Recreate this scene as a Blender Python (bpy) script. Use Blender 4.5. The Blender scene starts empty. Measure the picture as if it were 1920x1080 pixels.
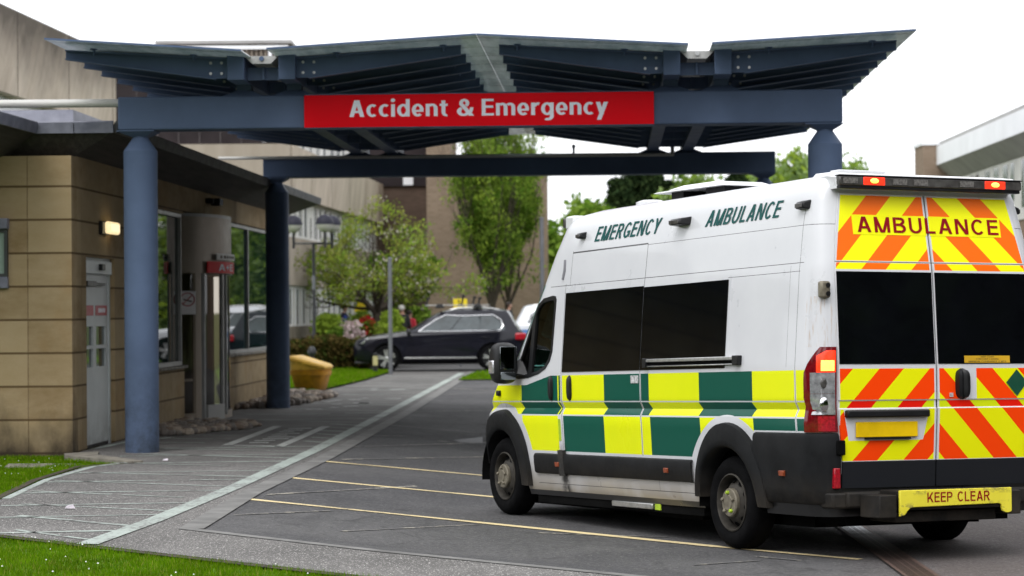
import bpy, bmesh, math, random
import numpy as np
from mathutils import Vector, Matrix, geometry
R = math.radians
random.seed(7); rng = np.random.default_rng(7)
scene = bpy.context.scene
COL = scene.collection

# ------------------------------------------------------------------ materials
def new_mat(name):
    m = bpy.data.materials.new(name); m.use_nodes = True
    nt = m.node_tree; b = nt.nodes['Principled BSDF']
    return m, nt, b

class NB:
    """small node builder"""
    def __init__(s, nt): s.nt = nt; s.n = nt.nodes; s.l = nt.links
    def add(s, t, **k):
        n = s.n.new(t)
        for a, v in k.items(): setattr(n, a, v)
        return n
    def put(s, sock, v):
        if isinstance(v, bpy.types.NodeSocket): s.l.new(v, sock)
        else:
            try: sock.default_value = v
            except Exception: sock.default_value = (*v, 1.0)
    def m(s, op, a, b=0.0, c=0.0, clamp=False):
        n = s.add('ShaderNodeMath', operation=op, use_clamp=clamp)
        s.put(n.inputs[0], a); s.put(n.inputs[1], b); s.put(n.inputs[2], c)
        return n.outputs[0]
    def mix(s, f, a, b):
        n = s.add('ShaderNodeMix', data_type='RGBA')
        s.put(n.inputs[0], f); s.put(n.inputs[6], a); s.put(n.inputs[7], b)
        return n.outputs[2]
    def band(s, v, lo, hi):
        return s.m('MULTIPLY', s.m('GREATER_THAN', v, lo), s.m('LESS_THAN', v, hi))
    def AND(s, a, b): return s.m('MULTIPLY', a, b)
    def OR(s, a, b): return s.m('MAXIMUM', a, b)
    def NOT(s, a): return s.m('SUBTRACT', 1.0, a)
    def coords(s, kind='Object'):
        t = s.add('ShaderNodeTexCoord'); return t.outputs[kind]
    def xyz(s, v):
        n = s.add('ShaderNodeSeparateXYZ'); s.put(n.inputs[0], v); return n.outputs
    def noise(s, vec, scale, detail=4, rough=.6, scl=None):
        if scl is not None:
            mp = s.add('ShaderNodeMapping'); s.l.new(vec, mp.inputs[0]); mp.inputs['Scale'].default_value = scl; vec = mp.outputs[0]
        n = s.add('ShaderNodeTexNoise'); s.l.new(vec, n.inputs['Vector'])
        n.inputs['Scale'].default_value = scale; n.inputs['Detail'].default_value = detail; n.inputs['Roughness'].default_value = rough
        return n.outputs[0]
    def ramp(s, v, lo, hi, a=0.0, b=1.0):
        n = s.add('ShaderNodeMapRange', clamp=True)
        s.put(n.inputs[0], v)
        for i, x in ((1, lo), (2, hi), (3, a), (4, b)): n.inputs[i].default_value = x
        return n.outputs[0]
    def bump(s, h, strength=.3, dist=.01):
        n = s.add('ShaderNodeBump'); n.inputs['Strength'].default_value = strength; n.inputs['Distance'].default_value = dist
        s.put(n.inputs['Height'], h); return n.outputs[0]

def c4(c): return (c[0], c[1], c[2], 1.0)

def mat(name, col, rough=.5, metal=0.0, var=.12, vscale=3.0, bump=0.0, bscale=60.0, spec=.5, coat=0.0, col2=None, streak=None, dirt=None):
    m, nt, b = new_mat(name); k = NB(nt); o = k.coords()
    base = c4(col)
    if var or col2:
        n = k.noise(o, vscale, 5, .62, streak)
        d = c4(col2) if col2 else c4([x*(1-var*1.6) for x in col])
        l = base if col2 else c4([min(1, x*(1+var*.7)) for x in col])
        base = k.mix(k.ramp(n, .32, .68), d, l)
    if dirt:   # (colour, z0, z1) weathering near the foot, broken by noise
        z = k.xyz(o)[2]
        f = k.m('MULTIPLY', k.ramp(z, dirt[1], dirt[2], 1.0, 0.0), k.ramp(k.noise(o, 4, 6, .7), .3, .7))
        base = k.mix(f, base, c4(dirt[0]))
    k.put(b.inputs['Base Color'], base)
    rn = k.noise(o, vscale*4, 3)
    k.put(b.inputs['Roughness'], k.ramp(rn, .3, .7, max(.02, rough*.85), min(1, rough*1.15)))
    b.inputs['Metallic'].default_value = metal
    b.inputs['Specular IOR Level'].default_value = spec
    b.inputs['Coat Weight'].default_value = coat
    b.inputs['Coat Roughness'].default_value = .05
    if bump:
        k.put(b.inputs['Normal'], k.bump(k.noise(o, bscale, 6, .65), bump, .01))
    return m

def glow(name, col, strength, base=(.3, .02, .01)):
    m, nt, b = new_mat(name); k = NB(nt)
    b.inputs['Base Color'].default_value = c4(base)
    b.inputs['Roughness'].default_value = .2
    n = k.noise(k.coords(), 60, 2)
    b.inputs['Emission Color'].default_value = c4(col)
    k.put(b.inputs['Emission Strength'], k.ramp(n, .3, .7, strength*.75, strength*1.2))
    return m

def glass(name, tint=(.55, .75, .68), rough=.02, refl=1.0, opacity=0.0, dark=(.01, .015, .015)):
    """thin pane: tinted see-through plus fresnel mirror reflection"""
    m = bpy.data.materials.new(name); m.use_nodes = True; nt = m.node_tree; nt.nodes.clear(); k = NB(nt)
    out = k.add('ShaderNodeOutputMaterial')
    tr = k.add('ShaderNodeBsdfTransparent'); tr.inputs[0].default_value = c4(tint)
    df = k.add('ShaderNodeBsdfDiffuse'); df.inputs[0].default_value = c4(dark)
    gl = k.add('ShaderNodeBsdfGlossy'); gl.inputs[0].default_value = (refl, refl, refl, 1); gl.inputs[1].default_value = rough
    fr = k.add('ShaderNodeFresnel'); fr.inputs[0].default_value = 1.5
    a = k.add('ShaderNodeMixShader'); a.inputs[0].default_value = opacity
    nt.links.new(tr.outputs[0], a.inputs[1]); nt.links.new(df.outputs[0], a.inputs[2])
    c = k.add('ShaderNodeMixShader')
    nt.links.new(fr.outputs[0], c.inputs[0])
    nt.links.new(a.outputs[0], c.inputs[1]); nt.links.new(gl.outputs[0], c.inputs[2])
    nt.links.new(c.outputs[0], out.inputs[0])
    return m

def leaf_mat(name, col, var=.35, trans=.35):
    m = bpy.data.materials.new(name); m.use_nodes = True; nt = m.node_tree; nt.nodes.clear(); k = NB(nt)
    out = k.add('ShaderNodeOutputMaterial'); o = k.coords()
    n = k.noise(o, 2.2, 4, .7)
    c = k.mix(k.ramp(n, .3, .7), c4([x*(1-var) for x in col]), c4([x*(1+var) for x in col]))
    d = k.add('ShaderNodeBsdfDiffuse'); t = k.add('ShaderNodeBsdfTranslucent')
    nt.links.new(c, d.inputs[0]); nt.links.new(c, t.inputs[0])
    x = k.add('ShaderNodeMixShader'); x.inputs[0].default_value = trans
    nt.links.new(d.outputs[0], x.inputs[1]); nt.links.new(t.outputs[0], x.inputs[2]); nt.links.new(x.outputs[0], out.inputs[0])
    return m

# ------------------------------------------------------------------ mesh builder
class MB:
    def __init__(s): s.v = []; s.f = []; s.mi = []; s.cur = 0
    def vert(s, p): s.v.append((float(p[0]), float(p[1]), float(p[2]))); return len(s.v)-1
    def face(s, idx): s.f.append(tuple(idx)); s.mi.append(s.cur)
    def poly(s, pts): s.face([s.vert(p) for p in pts])
    def box(s, x0, x1, y0, y1, z0, z1):
        p = [s.vert((x, y, z)) for z in (z0, z1) for y in (y0, y1) for x in (x0, x1)]
        for q in ((0, 2, 3, 1), (4, 5, 7, 6), (0, 1, 5, 4), (2, 6, 7, 3), (0, 4, 6, 2), (1, 3, 7, 5)): s.face([p[i] for i in q])
        return s
    def hexa(s, a, b):
        """a, b: 4 pts each (bottom/top or front/back loops)"""
        i = [s.vert(p) for p in a]; j = [s.vert(p) for p in b]
        s.face(i[::-1]); s.face(j)
        for k in range(len(a)):
            n = (k+1) % len(a); s.face((i[k], i[n], j[n], j[k]))
        return s
    def prism(s, pts, vec):
        vec = Vector(vec); return s.hexa(pts, [Vector(p)+vec for p in pts])
    def rings(s, rings, cap0=True, cap1=True, closed=True):
        ids = [[s.vert(p) for p in r] for r in rings]; n = len(rings[0])
        for a, b in zip(ids, ids[1:]):
            for k in range(n if closed else n-1):
                m = (k+1) % n; s.face((a[k], a[m], b[m], b[k]))
        if cap0: s.face(ids[0][::-1])
        if cap1: s.face(ids[-1])
        return s
    def tube(s, pts, rad, n=10, cap=True):
        pts = [Vector(p) for p in pts]
        if not hasattr(rad, '__len__'): rad = [rad]*len(pts)
        rr = []; prev = None
        for i, p in enumerate(pts):
            t = (pts[min(i+1, len(pts)-1)]-pts[max(i-1, 0)]).normalized()
            if prev is None:
                u = t.orthogonal().normalized()
            else:
                u = (prev - t*prev.dot(t)).normalized()
            prev = u; w = t.cross(u)
            rr.append([p+(u*math.cos(2*math.pi*k/n)+w*math.sin(2*math.pi*k/n))*rad[i] for k in range(n)])
        return s.rings(rr, cap, cap)
    def lathe(s, prof, n=24, c=(0, 0, 0), axis='z', cap=True):
        c = Vector(c); rr = []
        for r, h in prof:
            ring = []
            for k in range(n):
                a = 2*math.pi*k/n
                if axis == 'z': q = Vector((r*math.cos(a), r*math.sin(a), h))
                elif axis == 'y': q = Vector((r*math.sin(a), h, r*math.cos(a)))
                else: q = Vector((h, r*math.cos(a), r*math.sin(a)))
                ring.append(c+q)
            rr.append(ring)
        return s.rings(rr, cap, cap)
    def grid(s, P, skirt=None, flip=False):
        """P[i][j] points; optional skirt vector gives the sheet thickness at its rim"""
        ids = [[s.vert(p) for p in row] for row in P]
        A, B = len(P), len(P[0])
        for i in range(A-1):
            for j in range(B-1):
                q = (ids[i][j], ids[i][j+1], ids[i+1][j+1], ids[i+1][j])
                s.face(q[::-1] if flip else q)
        if skirt is not None:
            sk = Vector(skirt)
            loop = [(0, j) for j in range(B)]+[(i, B-1) for i in range(1, A)]+[(A-1, j) for j in range(B-2, -1, -1)]+[(i, 0) for i in range(A-2, 0, -1)]
            low = [s.vert(Vector(P[i][j])+sk) for i, j in loop]
            for k in range(len(loop)):
                m = (k+1) % len(loop)
                a, b = ids[loop[k][0]][loop[k][1]], ids[loop[m][0]][loop[m][1]]
                q = (a, low[k], low[m], b); s.face(q[::-1] if flip else q)
        return s
    def ball(s, c, r, nu=12, nv=8, sq=(1, 1, 1)):
        rr = []
        for i in range(1, nv):
            a = math.pi*i/nv
            rr.append([(c[0]+r*sq[0]*math.sin(a)*math.cos(2*math.pi*k/nu), c[1]+r*sq[1]*math.sin(a)*math.sin(2*math.pi*k/nu), c[2]-r*sq[2]*math.cos(a)) for k in range(nu)])
        return s.rings(rr)
    def add_raw(s, verts, faces):
        o = len(s.v); s.v += [tuple(map(float, v)) for v in verts]
        for f in faces: s.f.append(tuple(i+o for i in f)); s.mi.append(s.cur)
    def build(s, name, mats, parent=None, smooth=True, angle=35, bevel=0.0, fix=True, seg=2):
        me = bpy.data.meshes.new(name); me.from_pydata(s.v, [], s.f)
        if not isinstance(mats, (list, tuple)): mats = [mats]
        for m in mats: me.materials.append(m)
        if len(mats) > 1: me.polygons.foreach_set('material_index', s.mi)
        if fix:
            bm = bmesh.new(); bm.from_mesh(me); bmesh.ops.recalc_face_normals(bm, faces=bm.faces); bm.to_mesh(me); bm.free()
        if smooth:
            me.polygons.foreach_set('use_smooth', [True]*len(me.polygons)); me.set_sharp_from_angle(angle=R(angle))
        me.update()
        o = bpy.data.objects.new(name, me); COL.objects.link(o)
        if parent is not None: o.parent = parent
        if bevel:
            b = o.modifiers.new('bevel', 'BEVEL'); b.width = bevel; b.segments = seg; b.limit_method = 'ANGLE'; b.angle_limit = R(40)
            b.harden_normals = False
        return o

def tag(o, label=None, cat=None, group=None, kind=None):
    if label: o['label'] = label
    if cat: o['category'] = cat
    if group: o['group'] = group
    if kind: o['kind'] = kind
    return o

def empty(name, loc=(0, 0, 0), rz=0.0, mtx=None):
    o = bpy.data.objects.new(name, None); COL.objects.link(o)
    if mtx is not None: o.matrix_world = mtx
    else: o.location = loc; o.rotation_euler = (0, 0, rz)
    o.empty_display_size = .2
    return o

def copy_tree(o, parent=None):
    c = o.copy(); COL.objects.link(c)
    if parent is not None: c.parent = parent
    for ch in list(o.children): copy_tree(ch, c)
    return c

# --- letterforms drawn as flat polygons (cap height 1)
def _ring(cx, cy, rx, ry, a0, a1, wx, wy, n=None):
    n = n or max(4, int(abs(a1-a0)/9)); out = []
    for i in range(n):
        t0 = R(a0+(a1-a0)*i/n); t1 = R(a0+(a1-a0)*(i+1)/n)
        out.append([(cx+rx*math.cos(t0), cy+ry*math.sin(t0)), (cx+rx*math.cos(t1), cy+ry*math.sin(t1)), (cx+(rx-wx)*math.cos(t1), cy+(ry-wy)*math.sin(t1)), (cx+(rx-wx)*math.cos(t0), cy+(ry-wy)*math.sin(t0))])
    return out
def _rect(x0, y0, x1, y1): return [[(x0, y0), (x1, y0), (x1, y1), (x0, y1)]]
def _par(xb, yb, xt, yt, hw): return [[(xb-hw/2, yb), (xb+hw/2, yb), (xt+hw/2, yt), (xt-hw/2, yt)]]
def _rib(pts, w):
    out = []
    P = [Vector(p) for p in pts]; L = []
    for i, p in enumerate(P):
        t = (P[min(i+1, len(P)-1)]-P[max(i-1, 0)]).normalized(); n = Vector((-t.y, t.x))*w/2; L.append((p+n, p-n))
    for a, b in zip(L, L[1:]): out.append([a[0], a[1], b[1], b[0]])
    return out
def glyph(c, S, T, X):
    """(advance, strokes): S stem width, T thin width, X x-height"""
    H = S*1.12
    if c == ' ': return .34, []
    if c == 'A': W = .76; return W, [_par(H/2, 0, W/2-.02, 1, H), _par(W-H/2, 0, W/2+.02, 1, H), _rect(W*.24, .23, W*.76, .23+T)]
    if c == 'M': W = .86; return W, [_rect(0, 0, S, 1), _rect(W-S, 0, W, 1), _par(W/2-S*.28, 0, S*.55, 1, H*.95), _par(W/2+S*.28, 0, W-S*.55, 1, H*.95)]
    if c == 'N': W = .74; return W, [_rect(0, 0, S, 1), _rect(W-S, 0, W, 1), _par(W-S*.62, 0, S*.62, 1, H*1.1)]
    if c == 'E': W = .62; return W, [_rect(0, 0, S, 1), _rect(S, 0, W, T), _rect(S, 1-T, W*.98, 1), _rect(S, .53-T/2, W*.94, .53+T/2)]
    if c == 'L': W = .56; return W, [_rect(0, 0, S, 1), _rect(S, 0, W, T)]
    if c == 'U': W = .72; return W, [_rect(0, .36, S, 1), _rect(W-S, .36, W, 1), _ring(W/2, .36, W/2, .375, 180, 360, S, T)]
    if c == 'C': W = .74; return W, [_ring(.385, .5, .385, .515, 42, 318, S, T)]
    if c == 'O': W = .80; return W, [_ring(.40, .5, .40, .515, 0, 360, S, T)]
    if c == 'G': W = .78; return W, [_ring(.39, .5, .39, .515, 42, 330, S, T), _rect(W-S*.9, .06, W, .46), _rect(.42, .46-T, W-S*.9, .46)]
    if c == 'B': W = .69; return W, [_rect(0, 0, S, 1), _rect(S, 0, W-.27, T), _rect(S, 1-T, W-.29, 1), _rect(S, .53-T/2, W-.27, .53+T/2), _ring(W-.29, .757, .255, .243, -90, 90, S*.95, T), _ring(W-.27, .28, .27, .28, -90, 90, S, T)]
    if c == 'P': W = .66; return W, [_rect(0, 0, S, 1), _rect(S, 1-T, W-.29, 1), _rect(S, .42, W-.29, .42+T), _ring(W-.29, .71, .29, .29, -90, 90, S, T)]
    if c == 'R': W = .71; return W, [_rect(0, 0, S, 1), _rect(S, 1-T, W-.31, 1), _rect(S, .44, W-.31, .44+T), _ring(W-.31, .72, .28, .28, -90, 90, S, T), _par(W-H/2, 0, W*.52, .45, H)]
    if c == 'Y': W = .72; return W, [_par(W/2, .40, H/2, 1, H), _par(W/2, .40, W-H/2, 1, H), _rect(W/2-S/2, 0, W/2+S/2, .42)]
    if c == 'K': W = .72; return W, [_rect(0, 0, S, 1), _par(S*1.05, .33, W-H*.55, 1, H*1.15), _par(W-H*.5, 0, S*2.0, .58, H*1.1)]
    if c == 'T': W = .62; return W, [_rect(0, 1-T, W, 1), _rect(W/2-S/2, 0, W/2+S/2, 1-T)]
    if c == 'S': W = .66; return W, [_ring(.33, .73, .30, .285, 20, 270, S, T), _ring(.33, .275, .33, .29, -160, 90, S, T)]
    if c == 'H': W = .72; return W, [_rect(0, 0, S, 1), _rect(W-S, 0, W, 1), _rect(S, .5-T/2, W-S, .5+T/2)]
    if c == 'D': W = .74; return W, [_rect(0, 0, S, 1), _rect(S, 0, W-.40, T), _rect(S, 1-T, W-.40, 1), _ring(W-.40, .5, .40, .5, -90, 90, S, T)]
    if c == 'I': return S, [_rect(0, 0, S, 1)]
    if c == '4': W = .6; return W, [_rect(W-S*1.6, 0, W-S*.6, 1), _rect(0, .22, W, .22+T), _par(S*.5, .30, W-S*1.2, 1, H)]
    if c == '+': W = .56; return W, [_rect(0, .44, W, .44+T), _rect(W/2-S/2, .44+T, W/2+S/2, .80), _rect(W/2-S/2, .16, W/2+S/2, .44)]
    # lower case
    if c == 'c': W = .52; return W, [_ring(.31, X/2, .31, X/2+.012, 52, 308, S, T)]
    if c == 'e': W = .60; return W, [_ring(.30, X/2, .30, X/2+.012, 0, 312, S, T), _rect(S*.9, X/2-T*.75, .60-S*.05, X/2+T*.1)]
    if c == 'i': return S, [_rect(0, 0, S, X), _ring(S/2, .97, S*.58, S*.58, 0, 360, S*.58, S*.58)]
    if c == 'n': W = .60; return W, [_rect(0, 0, S, X), _rect(W-S, 0, W, X-.27), _ring(W-.285, X-.27, .285, .282, 0, 140, S, T)]
    if c == 'm': W = .98; return W, [_rect(0, 0, S, X), _rect(W/2-S/2, 0, W/2+S/2, X-.25), _rect(W-S, 0, W, X-.25), _ring(W/2+S/2-.26, X-.25, .26, .262, 0, 140, S, T), _ring(W-.26, X-.25, .26, .262, 0, 140, S, T)]
    if c == 'r': W = .40; return W, [_rect(0, 0, S, X), _ring(.35, X-.28, .30, .292, 72, 165, S, T*1.15)]
    if c == 't': W = .42; return W, [_rect(.09, .22, .09+S, .93), _rect(0, X-T, .40, X), _ring(.09+.23, .22, .23, .232, 180, 292, S, T)]
    if c == 'd': W = .64; return W, [_ring(.31, X/2, .31, X/2+.012, 25, 335, S, T), _rect(W-S, 0, W, 1.04)]
    if c == 'g': W = .64; return W, [_ring(.31, X/2, .31, X/2+.012, 25, 335, S, T), _rect(W-S, -.06, W, X), _ring(W-.30, -.06, .30, .27, -125, 0, S, T)]
    if c == 'y': W = .62; return W, [_par(W/2-.01, .02, H/2, X, H), _par(W*.25, -.32, W-H/2, X, H)]
    if c == '&': W = .74; return W, [_ring(.33, .76, .225, .25, -60, 215, S*.85, T), _ring(.30, .265, .30, .28, 115, 340, S, T), _par(.66, .0, .20, .70, H*1.05), _rib([(.555, .16), (.62, .27), (.655, .42), (.66, .50)], T*1.1)]
    return .5, [_rect(.1, 0, .4, X)]
def text_tris(s, width=None, height=None, bold=0.0, shear=0.0, space=1.0, S=.17, T=.145, X=.74, gap=.15):
    """lettering as flat polygons in (u, v, layer): u from 0 to width, cap height v from 0"""
    V = []; F = []; x = 0.0; lay = 0
    for ch in s:
        adv, st = glyph(ch, S, T, X)
        for k_, polys in enumerate(st):
            for p in polys:
                F.append(tuple(range(len(V), len(V)+len(p)))); V += [(x+q[0]+shear*q[1]*.0, q[1], k_*.0004) for q in p]
        x += adv+gap*space
    V = np.array([(float(a), float(b), c) for a, b, c in V]); V[:, 0] -= V[:, 0].min()
    if width: V[:, 0] *= width/V[:, 0].max()
    if height: V[:, 1] *= height
    if shear: V[:, 0] += shear*V[:, 1]
    return V, F

# ------------------------------------------------------------------ camera
FPX, H0, ROLL = 4500.0, 580.0, .0075
EYE = Vector((0, 0, 1.7))
_d = math.atan((H0-540)/FPX)
_f = Vector((0, math.cos(_d), math.sin(_d))); _u0 = Vector((0, -math.sin(_d), math.cos(_d))); _r0 = Vector((1, 0, 0))
_r = _r0*math.cos(ROLL)-_u0*math.sin(ROLL); _u = _u0*math.cos(ROLL)+_r0*math.sin(ROLL)
cam = bpy.data.cameras.new('camera'); co = bpy.data.objects.new('camera', cam); COL.objects.link(co)
M = Matrix((( _r.x, _u.x, -_f.x, EYE.x), (_r.y, _u.y, -_f.y, EYE.y), (_r.z, _u.z, -_f.z, EYE.z), (0, 0, 0, 1)))
co.matrix_world = M
cam.sensor_width = 36.0; cam.lens = 36.0*FPX/1920; cam.clip_end = 6000; cam.clip_start = .2
cam.dof.use_dof = True; cam.dof.focus_distance = 18.5; cam.dof.aperture_fstop = 2.9
scene.camera = co
def ray(px, py): return _f+_r*((px-960)/FPX)+_u*((540-py)/FPX)
def at(px, py, Y):
    """world point seen at a photograph pixel, Y metres ahead"""
    v = ray(px, py); return EYE+v*(Y/v.y)

# ------------------------------------------------------------------ world, sun
w = bpy.data.worlds.new('World'); scene.world = w; w.use_nodes = True
k = NB(w.node_tree); bg = w.node_tree.nodes['Background']
sky = k.add('ShaderNodeTexSky', sky_type='NISHITA'); sky.sun_disc = False
SUN_EL, SUN_AZ = 52.0, 205.0
sky.sun_elevation = R(SUN_EL); sky.sun_rotation = R(SUN_AZ); sky.dust_density = 6.0; sky.air_density = 1.2
hs = k.add('ShaderNodeHueSaturation'); hs.inputs['Saturation'].default_value = .10; hs.inputs['Value'].default_value = 1.0
w.node_tree.links.new(sky.outputs[0], hs.inputs['Color'])
cloud = k.mix(.80, hs.outputs[0], (9.9, 10.1, 10.5, 1.0))      # even overcast layer over the clear sky
w.node_tree.links.new(cloud, bg.inputs['Color'])
bg.inputs['Strength'].default_value = .14
sun = bpy.data.lights.new('sun', 'SUN'); so = bpy.data.objects.new('sun', sun); COL.objects.link(so)
sun.energy = .9; sun.angle = R(30); sun.color = (1.0, .985, .97)
# Nishita: rotation 0 = +Y, increasing towards +X (clockwise from above)
sd = Vector((math.sin(R(SUN_AZ))*math.cos(R(SUN_EL)), math.cos(R(SUN_AZ))*math.cos(R(SUN_EL)), math.sin(R(SUN_EL))))
so.rotation_euler = (-sd).to_track_quat('-Z', 'Y').to_euler()
scene.view_settings.view_transform = 'Standard'; scene.view_settings.look = 'None'; scene.view_settings.gamma = 1.0
scene.view_settings.exposure = 0.45
scene.cycles.max_bounces = 8; scene.cycles.transparent_max_bounces = 12
scene.cycles.use_denoising = True
scene.cycles.sample_clamp_indirect = 4.0
# ================================================================== AMBULANCE
# local frame: x forward from the rear doors, y to the near (left) side, z up
VAN_M = Matrix.Translation((3.04759, 17.24871, -.09153)) @ Matrix.Rotation(2.0074746, 4, 'Z') @ Matrix.Rotation(.0314851, 4, 'Y') @ Matrix.Rotation(.0133187, 4, 'X')
def ip(x, xs, ys): return float(np.interp(x, xs, ys))
YS = ([.30, .38, .60, .90, 1.0, 1.03, 1.058, 1.088, 1.115, 1.36, 2.05, 2.10, 2.38, 2.60, 2.66, 2.71, 2.745, 2.765, 2.772],
      [.94, .965, .99, 1.005, 1.012, 1.0, .985, 1.0, 1.012, 1.015, .965, .958, .925, .885, .855, .80, .70, .50, .2])
DX = ([.3, .54, .97, 1.05, 1.38, 2.04, 2.29, 2.44, 2.60, 2.66, 2.71, 2.745, 2.765, 2.772], [.04, .037, .006, 0, 0, .033, .077, .102, .131, .14, .17, .28, .6, 1.2])
YD = ([.3, .69, .83, 1.06, 1.46, 2.03, 2.29, 2.60, 2.66, 2.71, 2.745, 2.765, 2.772], [.80, .80, .815, .845, .835, .832, .80, .735, .71, .66, .58, .4, .15])
XE = ([.3, .64, .90, 1.15, 1.30, 1.40, 1.46, 2.02, 2.60, 2.66, 2.71, 2.745, 2.765, 2.772], [5.70, 5.80, 5.72, 5.56, 5.40, 5.16, 5.02, 4.57, 4.20, 4.14, 4.06, 3.9, 3.5, 2.9])
def ysd(z): return ip(z, *YS)
def dxr(z): return ip(z, *DX)
def xe(z): return ip(z, *XE)
def taper(x): return 1.0 if x < 4.4 else 1-.055*((x-4.4)/1.4)**2
def yside(x, z): return ysd(z)*taper(x)
def S(t, z, off=0.0):
    """body skin: t 0 rear centre, 1 door edge, 2 rear corner end, 3 front corner, 4 front centre"""
    d, yd, ys, x1 = dxr(z), ip(z, *YD), ysd(z), xe(z)
    x3 = x1-.1
    if t <= 1: return Vector((d-off, (yd+off*.3)*t, z))
    if t <= 2:
        s = t-1; a = Vector((d, yd)); b = Vector((d+.015, ys*.992)); c = Vector((d+.17, ys))
        q = a*(1-s)**2+b*2*s*(1-s)+c*s*s
        tg = (b-a)*(1-s)+(c-b)*s; n = Vector((-tg.y, tg.x)).normalized()
        return Vector((q.x+n.x*off, q.y+n.y*off, z))
    if t <= 3:
        s = t-2; x = (d+.17)*(1-s)+x3*s
        return Vector((x, yside(x, z)+off, z))
    th = (t-3)*math.pi/2; y3 = yside(x3, z); dep = .45
    return Vector((x3+(dep+off)*math.sin(th), (y3+off)*max(0, math.cos(th))**.7, z))

amb = tag(empty('ambulance', mtx=VAN_M), 'white ambulance van with yellow and green check livery and its red lights lit', 'ambulance')

# --- paint with the livery on it
def livery():
    m, nt, b = new_mat('ambulance paint'); k = NB(nt); o = k.coords(); X, Y, Z = k.xyz(o)
    AY = k.m('ABSOLUTE', Y)
    sd_ = k.m('GREATER_THAN', AY, .80)
    sd_ = k.AND(sd_, k.m('LESS_THAN', X, 5.62))
    r1 = k.band(Z, 1.12, 1.338); r2 = k.band(Z, 1.005, 1.110); r12 = k.OR(r1, r2)
    # the front door's coloured field dips under the window in a curve
    dip = k.m('SUBTRACT', 1.345, k.m('MULTIPLY', .085, k.ramp(X, 4.22, 4.75)))
    topok = k.m('LESS_THAN', Z, dip); r12 = k.AND(r12, topok)
    # slanted seat of the colour breaks in the recess
    kx = k.m('MULTIPLY', k.m('SUBTRACT', .03, k.m('ABSOLUTE', k.m('SUBTRACT', Z, 1.058))), k.band(Z, 1.005, 1.110))
    Xk = k.m('SUBTRACT', X, k.m('MULTIPLY', kx, -.6))
    g = None
    for a, c in ((4.126, 4.868), (2.475, 3.255), (.87, 1.665), (4.075, 4.105)):
        t = k.band(Xk, a, c); g = t if g is None else k.OR(g, t)
    green = k.AND(r12, g)
    yel = k.AND(r12, k.NOT(g))
    r3 = k.AND(k.m('LESS_THAN', Z, .993), k.m('GREATER_THAN', Z, k.m('ADD', .69, k.m('MULTIPLY', .215, k.m('LESS_THAN', X, .87)))))
    g3 = k.OR(k.band(X, 3.272, 4.03), k.OR(k.band(X, 1.663, 2.465), k.band(X, .10, .868)))
    green = k.OR(green, k.AND(r3, g3))
    y3 = k.OR(k.band(X, 4.13, 4.86), k.OR(k.band(X, 2.465, 3.272), k.band(X, .868, 1.663)))
    yel = k.OR(yel, k.AND(r3, y3))
    # white margins: seams and wheel arches
    white = k.OR(k.band(X, 2.607, 2.630), k.band(X, 4.035, 4.072))
    white = k.OR(white, k.band(X, .262, .285))
    for hx, hz in ((5.29, .444), (1.25, .36)):
        dd = k.m('SQRT', k.m('ADD', k.m('POWER', k.m('ABSOLUTE', k.m('SUBTRACT', X, hx)), 2.0), k.m('POWER', k.m('ABSOLUTE', k.m('SUBTRACT', Z, hz)), 2.0)))
        white = k.OR(white, k.m('LESS_THAN', dd, .655))
    white = k.OR(white, k.m('LESS_THAN', X, .085))
    keep = k.AND(sd_, k.NOT(white))
    n = k.noise(o, 2.5, 5)
    wcol = k.mix(k.ramp(n, .3, .7), c4((.575, .58, .605)), c4((.62, .625, .645)))
    # road film: beige low down
    film = k.m('MULTIPLY', k.ramp(Z, .34, .62, 1.0, 0.0), k.ramp(k.noise(o, 3, 3, .5), .0, .5))
    wcol = k.mix(film, wcol, c4((.30, .26, .20)))
    rust = k.m('MULTIPLY', k.m('MULTIPLY', k.band(X, .0, .16), k.band(Z, 1.5, 1.86)), k.ramp(k.noise(o, 9, 4, .6, (6, 6, .6)), .52, .7, 0, .6))
    wcol = k.mix(rust, wcol, c4((.42, .27, .16)))
    scuff = k.ramp(k.noise(o, 22, 5, .7, (1, 1, 2.2)), .70, .76)
    ycol = k.mix(k.ramp(k.noise(o, 1.3, 3), .3, .7), c4((.72, .80, .003)), c4((.80, .84, .004)))
    gcol = k.mix(scuff, c4((.003, .082, .055)), c4((.02, .13, .10)))
    col = k.mix(k.AND(green, keep), k.mix(k.AND(yel, keep), wcol, ycol), gcol)
    # shut lines and swage lines
    line = None
    def L(f):
        nonlocal line; line = f if line is None else k.OR(line, f)
    side_only = k.m('GREATER_THAN', AY, .70)
    L(k.AND(k.band(X, 2.615, 2.622), k.band(Z, .68, 2.385)))
    L(k.AND(k.band(X, 4.050, 4.056), k.band(Z, .42, 2.12)))
    L(k.AND(k.band(X, 3.972, 3.977), k.band(Z, 2.10, 2.40)))
    L(k.AND(k.band(X, .270, .275), k.band(Z, .90, 2.50)))
    L(k.AND(k.band(X, .390, .393), k.band(Z, 1.36, 2.09)))
    L(k.AND(k.band(X, 2.62, 3.975), k.band(Z, 2.378, 2.390)))
    L(k.AND(k.band(X, .05, 2.62), k.band(Z, 2.374, 2.378)))
    L(k.AND(k.band(X, .22, 4.35), k.band(Z, 2.104, 2.109)))
    L(k.AND(k.band(X, .26, 1.28), k.band(Z, 2.044, 2.048)))
    L(k.AND(k.band(X, 4.888, 4.892), k.band(Z, 1.0, 1.25)))
    L(k.AND(k.band(X, 1.62, 4.60), k.band(Z, .405, .410)))
    L(k.AND(k.band(X, 2.38, 2.384), k.band(Z, .405, .49)))
    line = k.AND(line, side_only)
    col = k.mix(line, col, c4((.035, .035, .035)))
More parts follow.
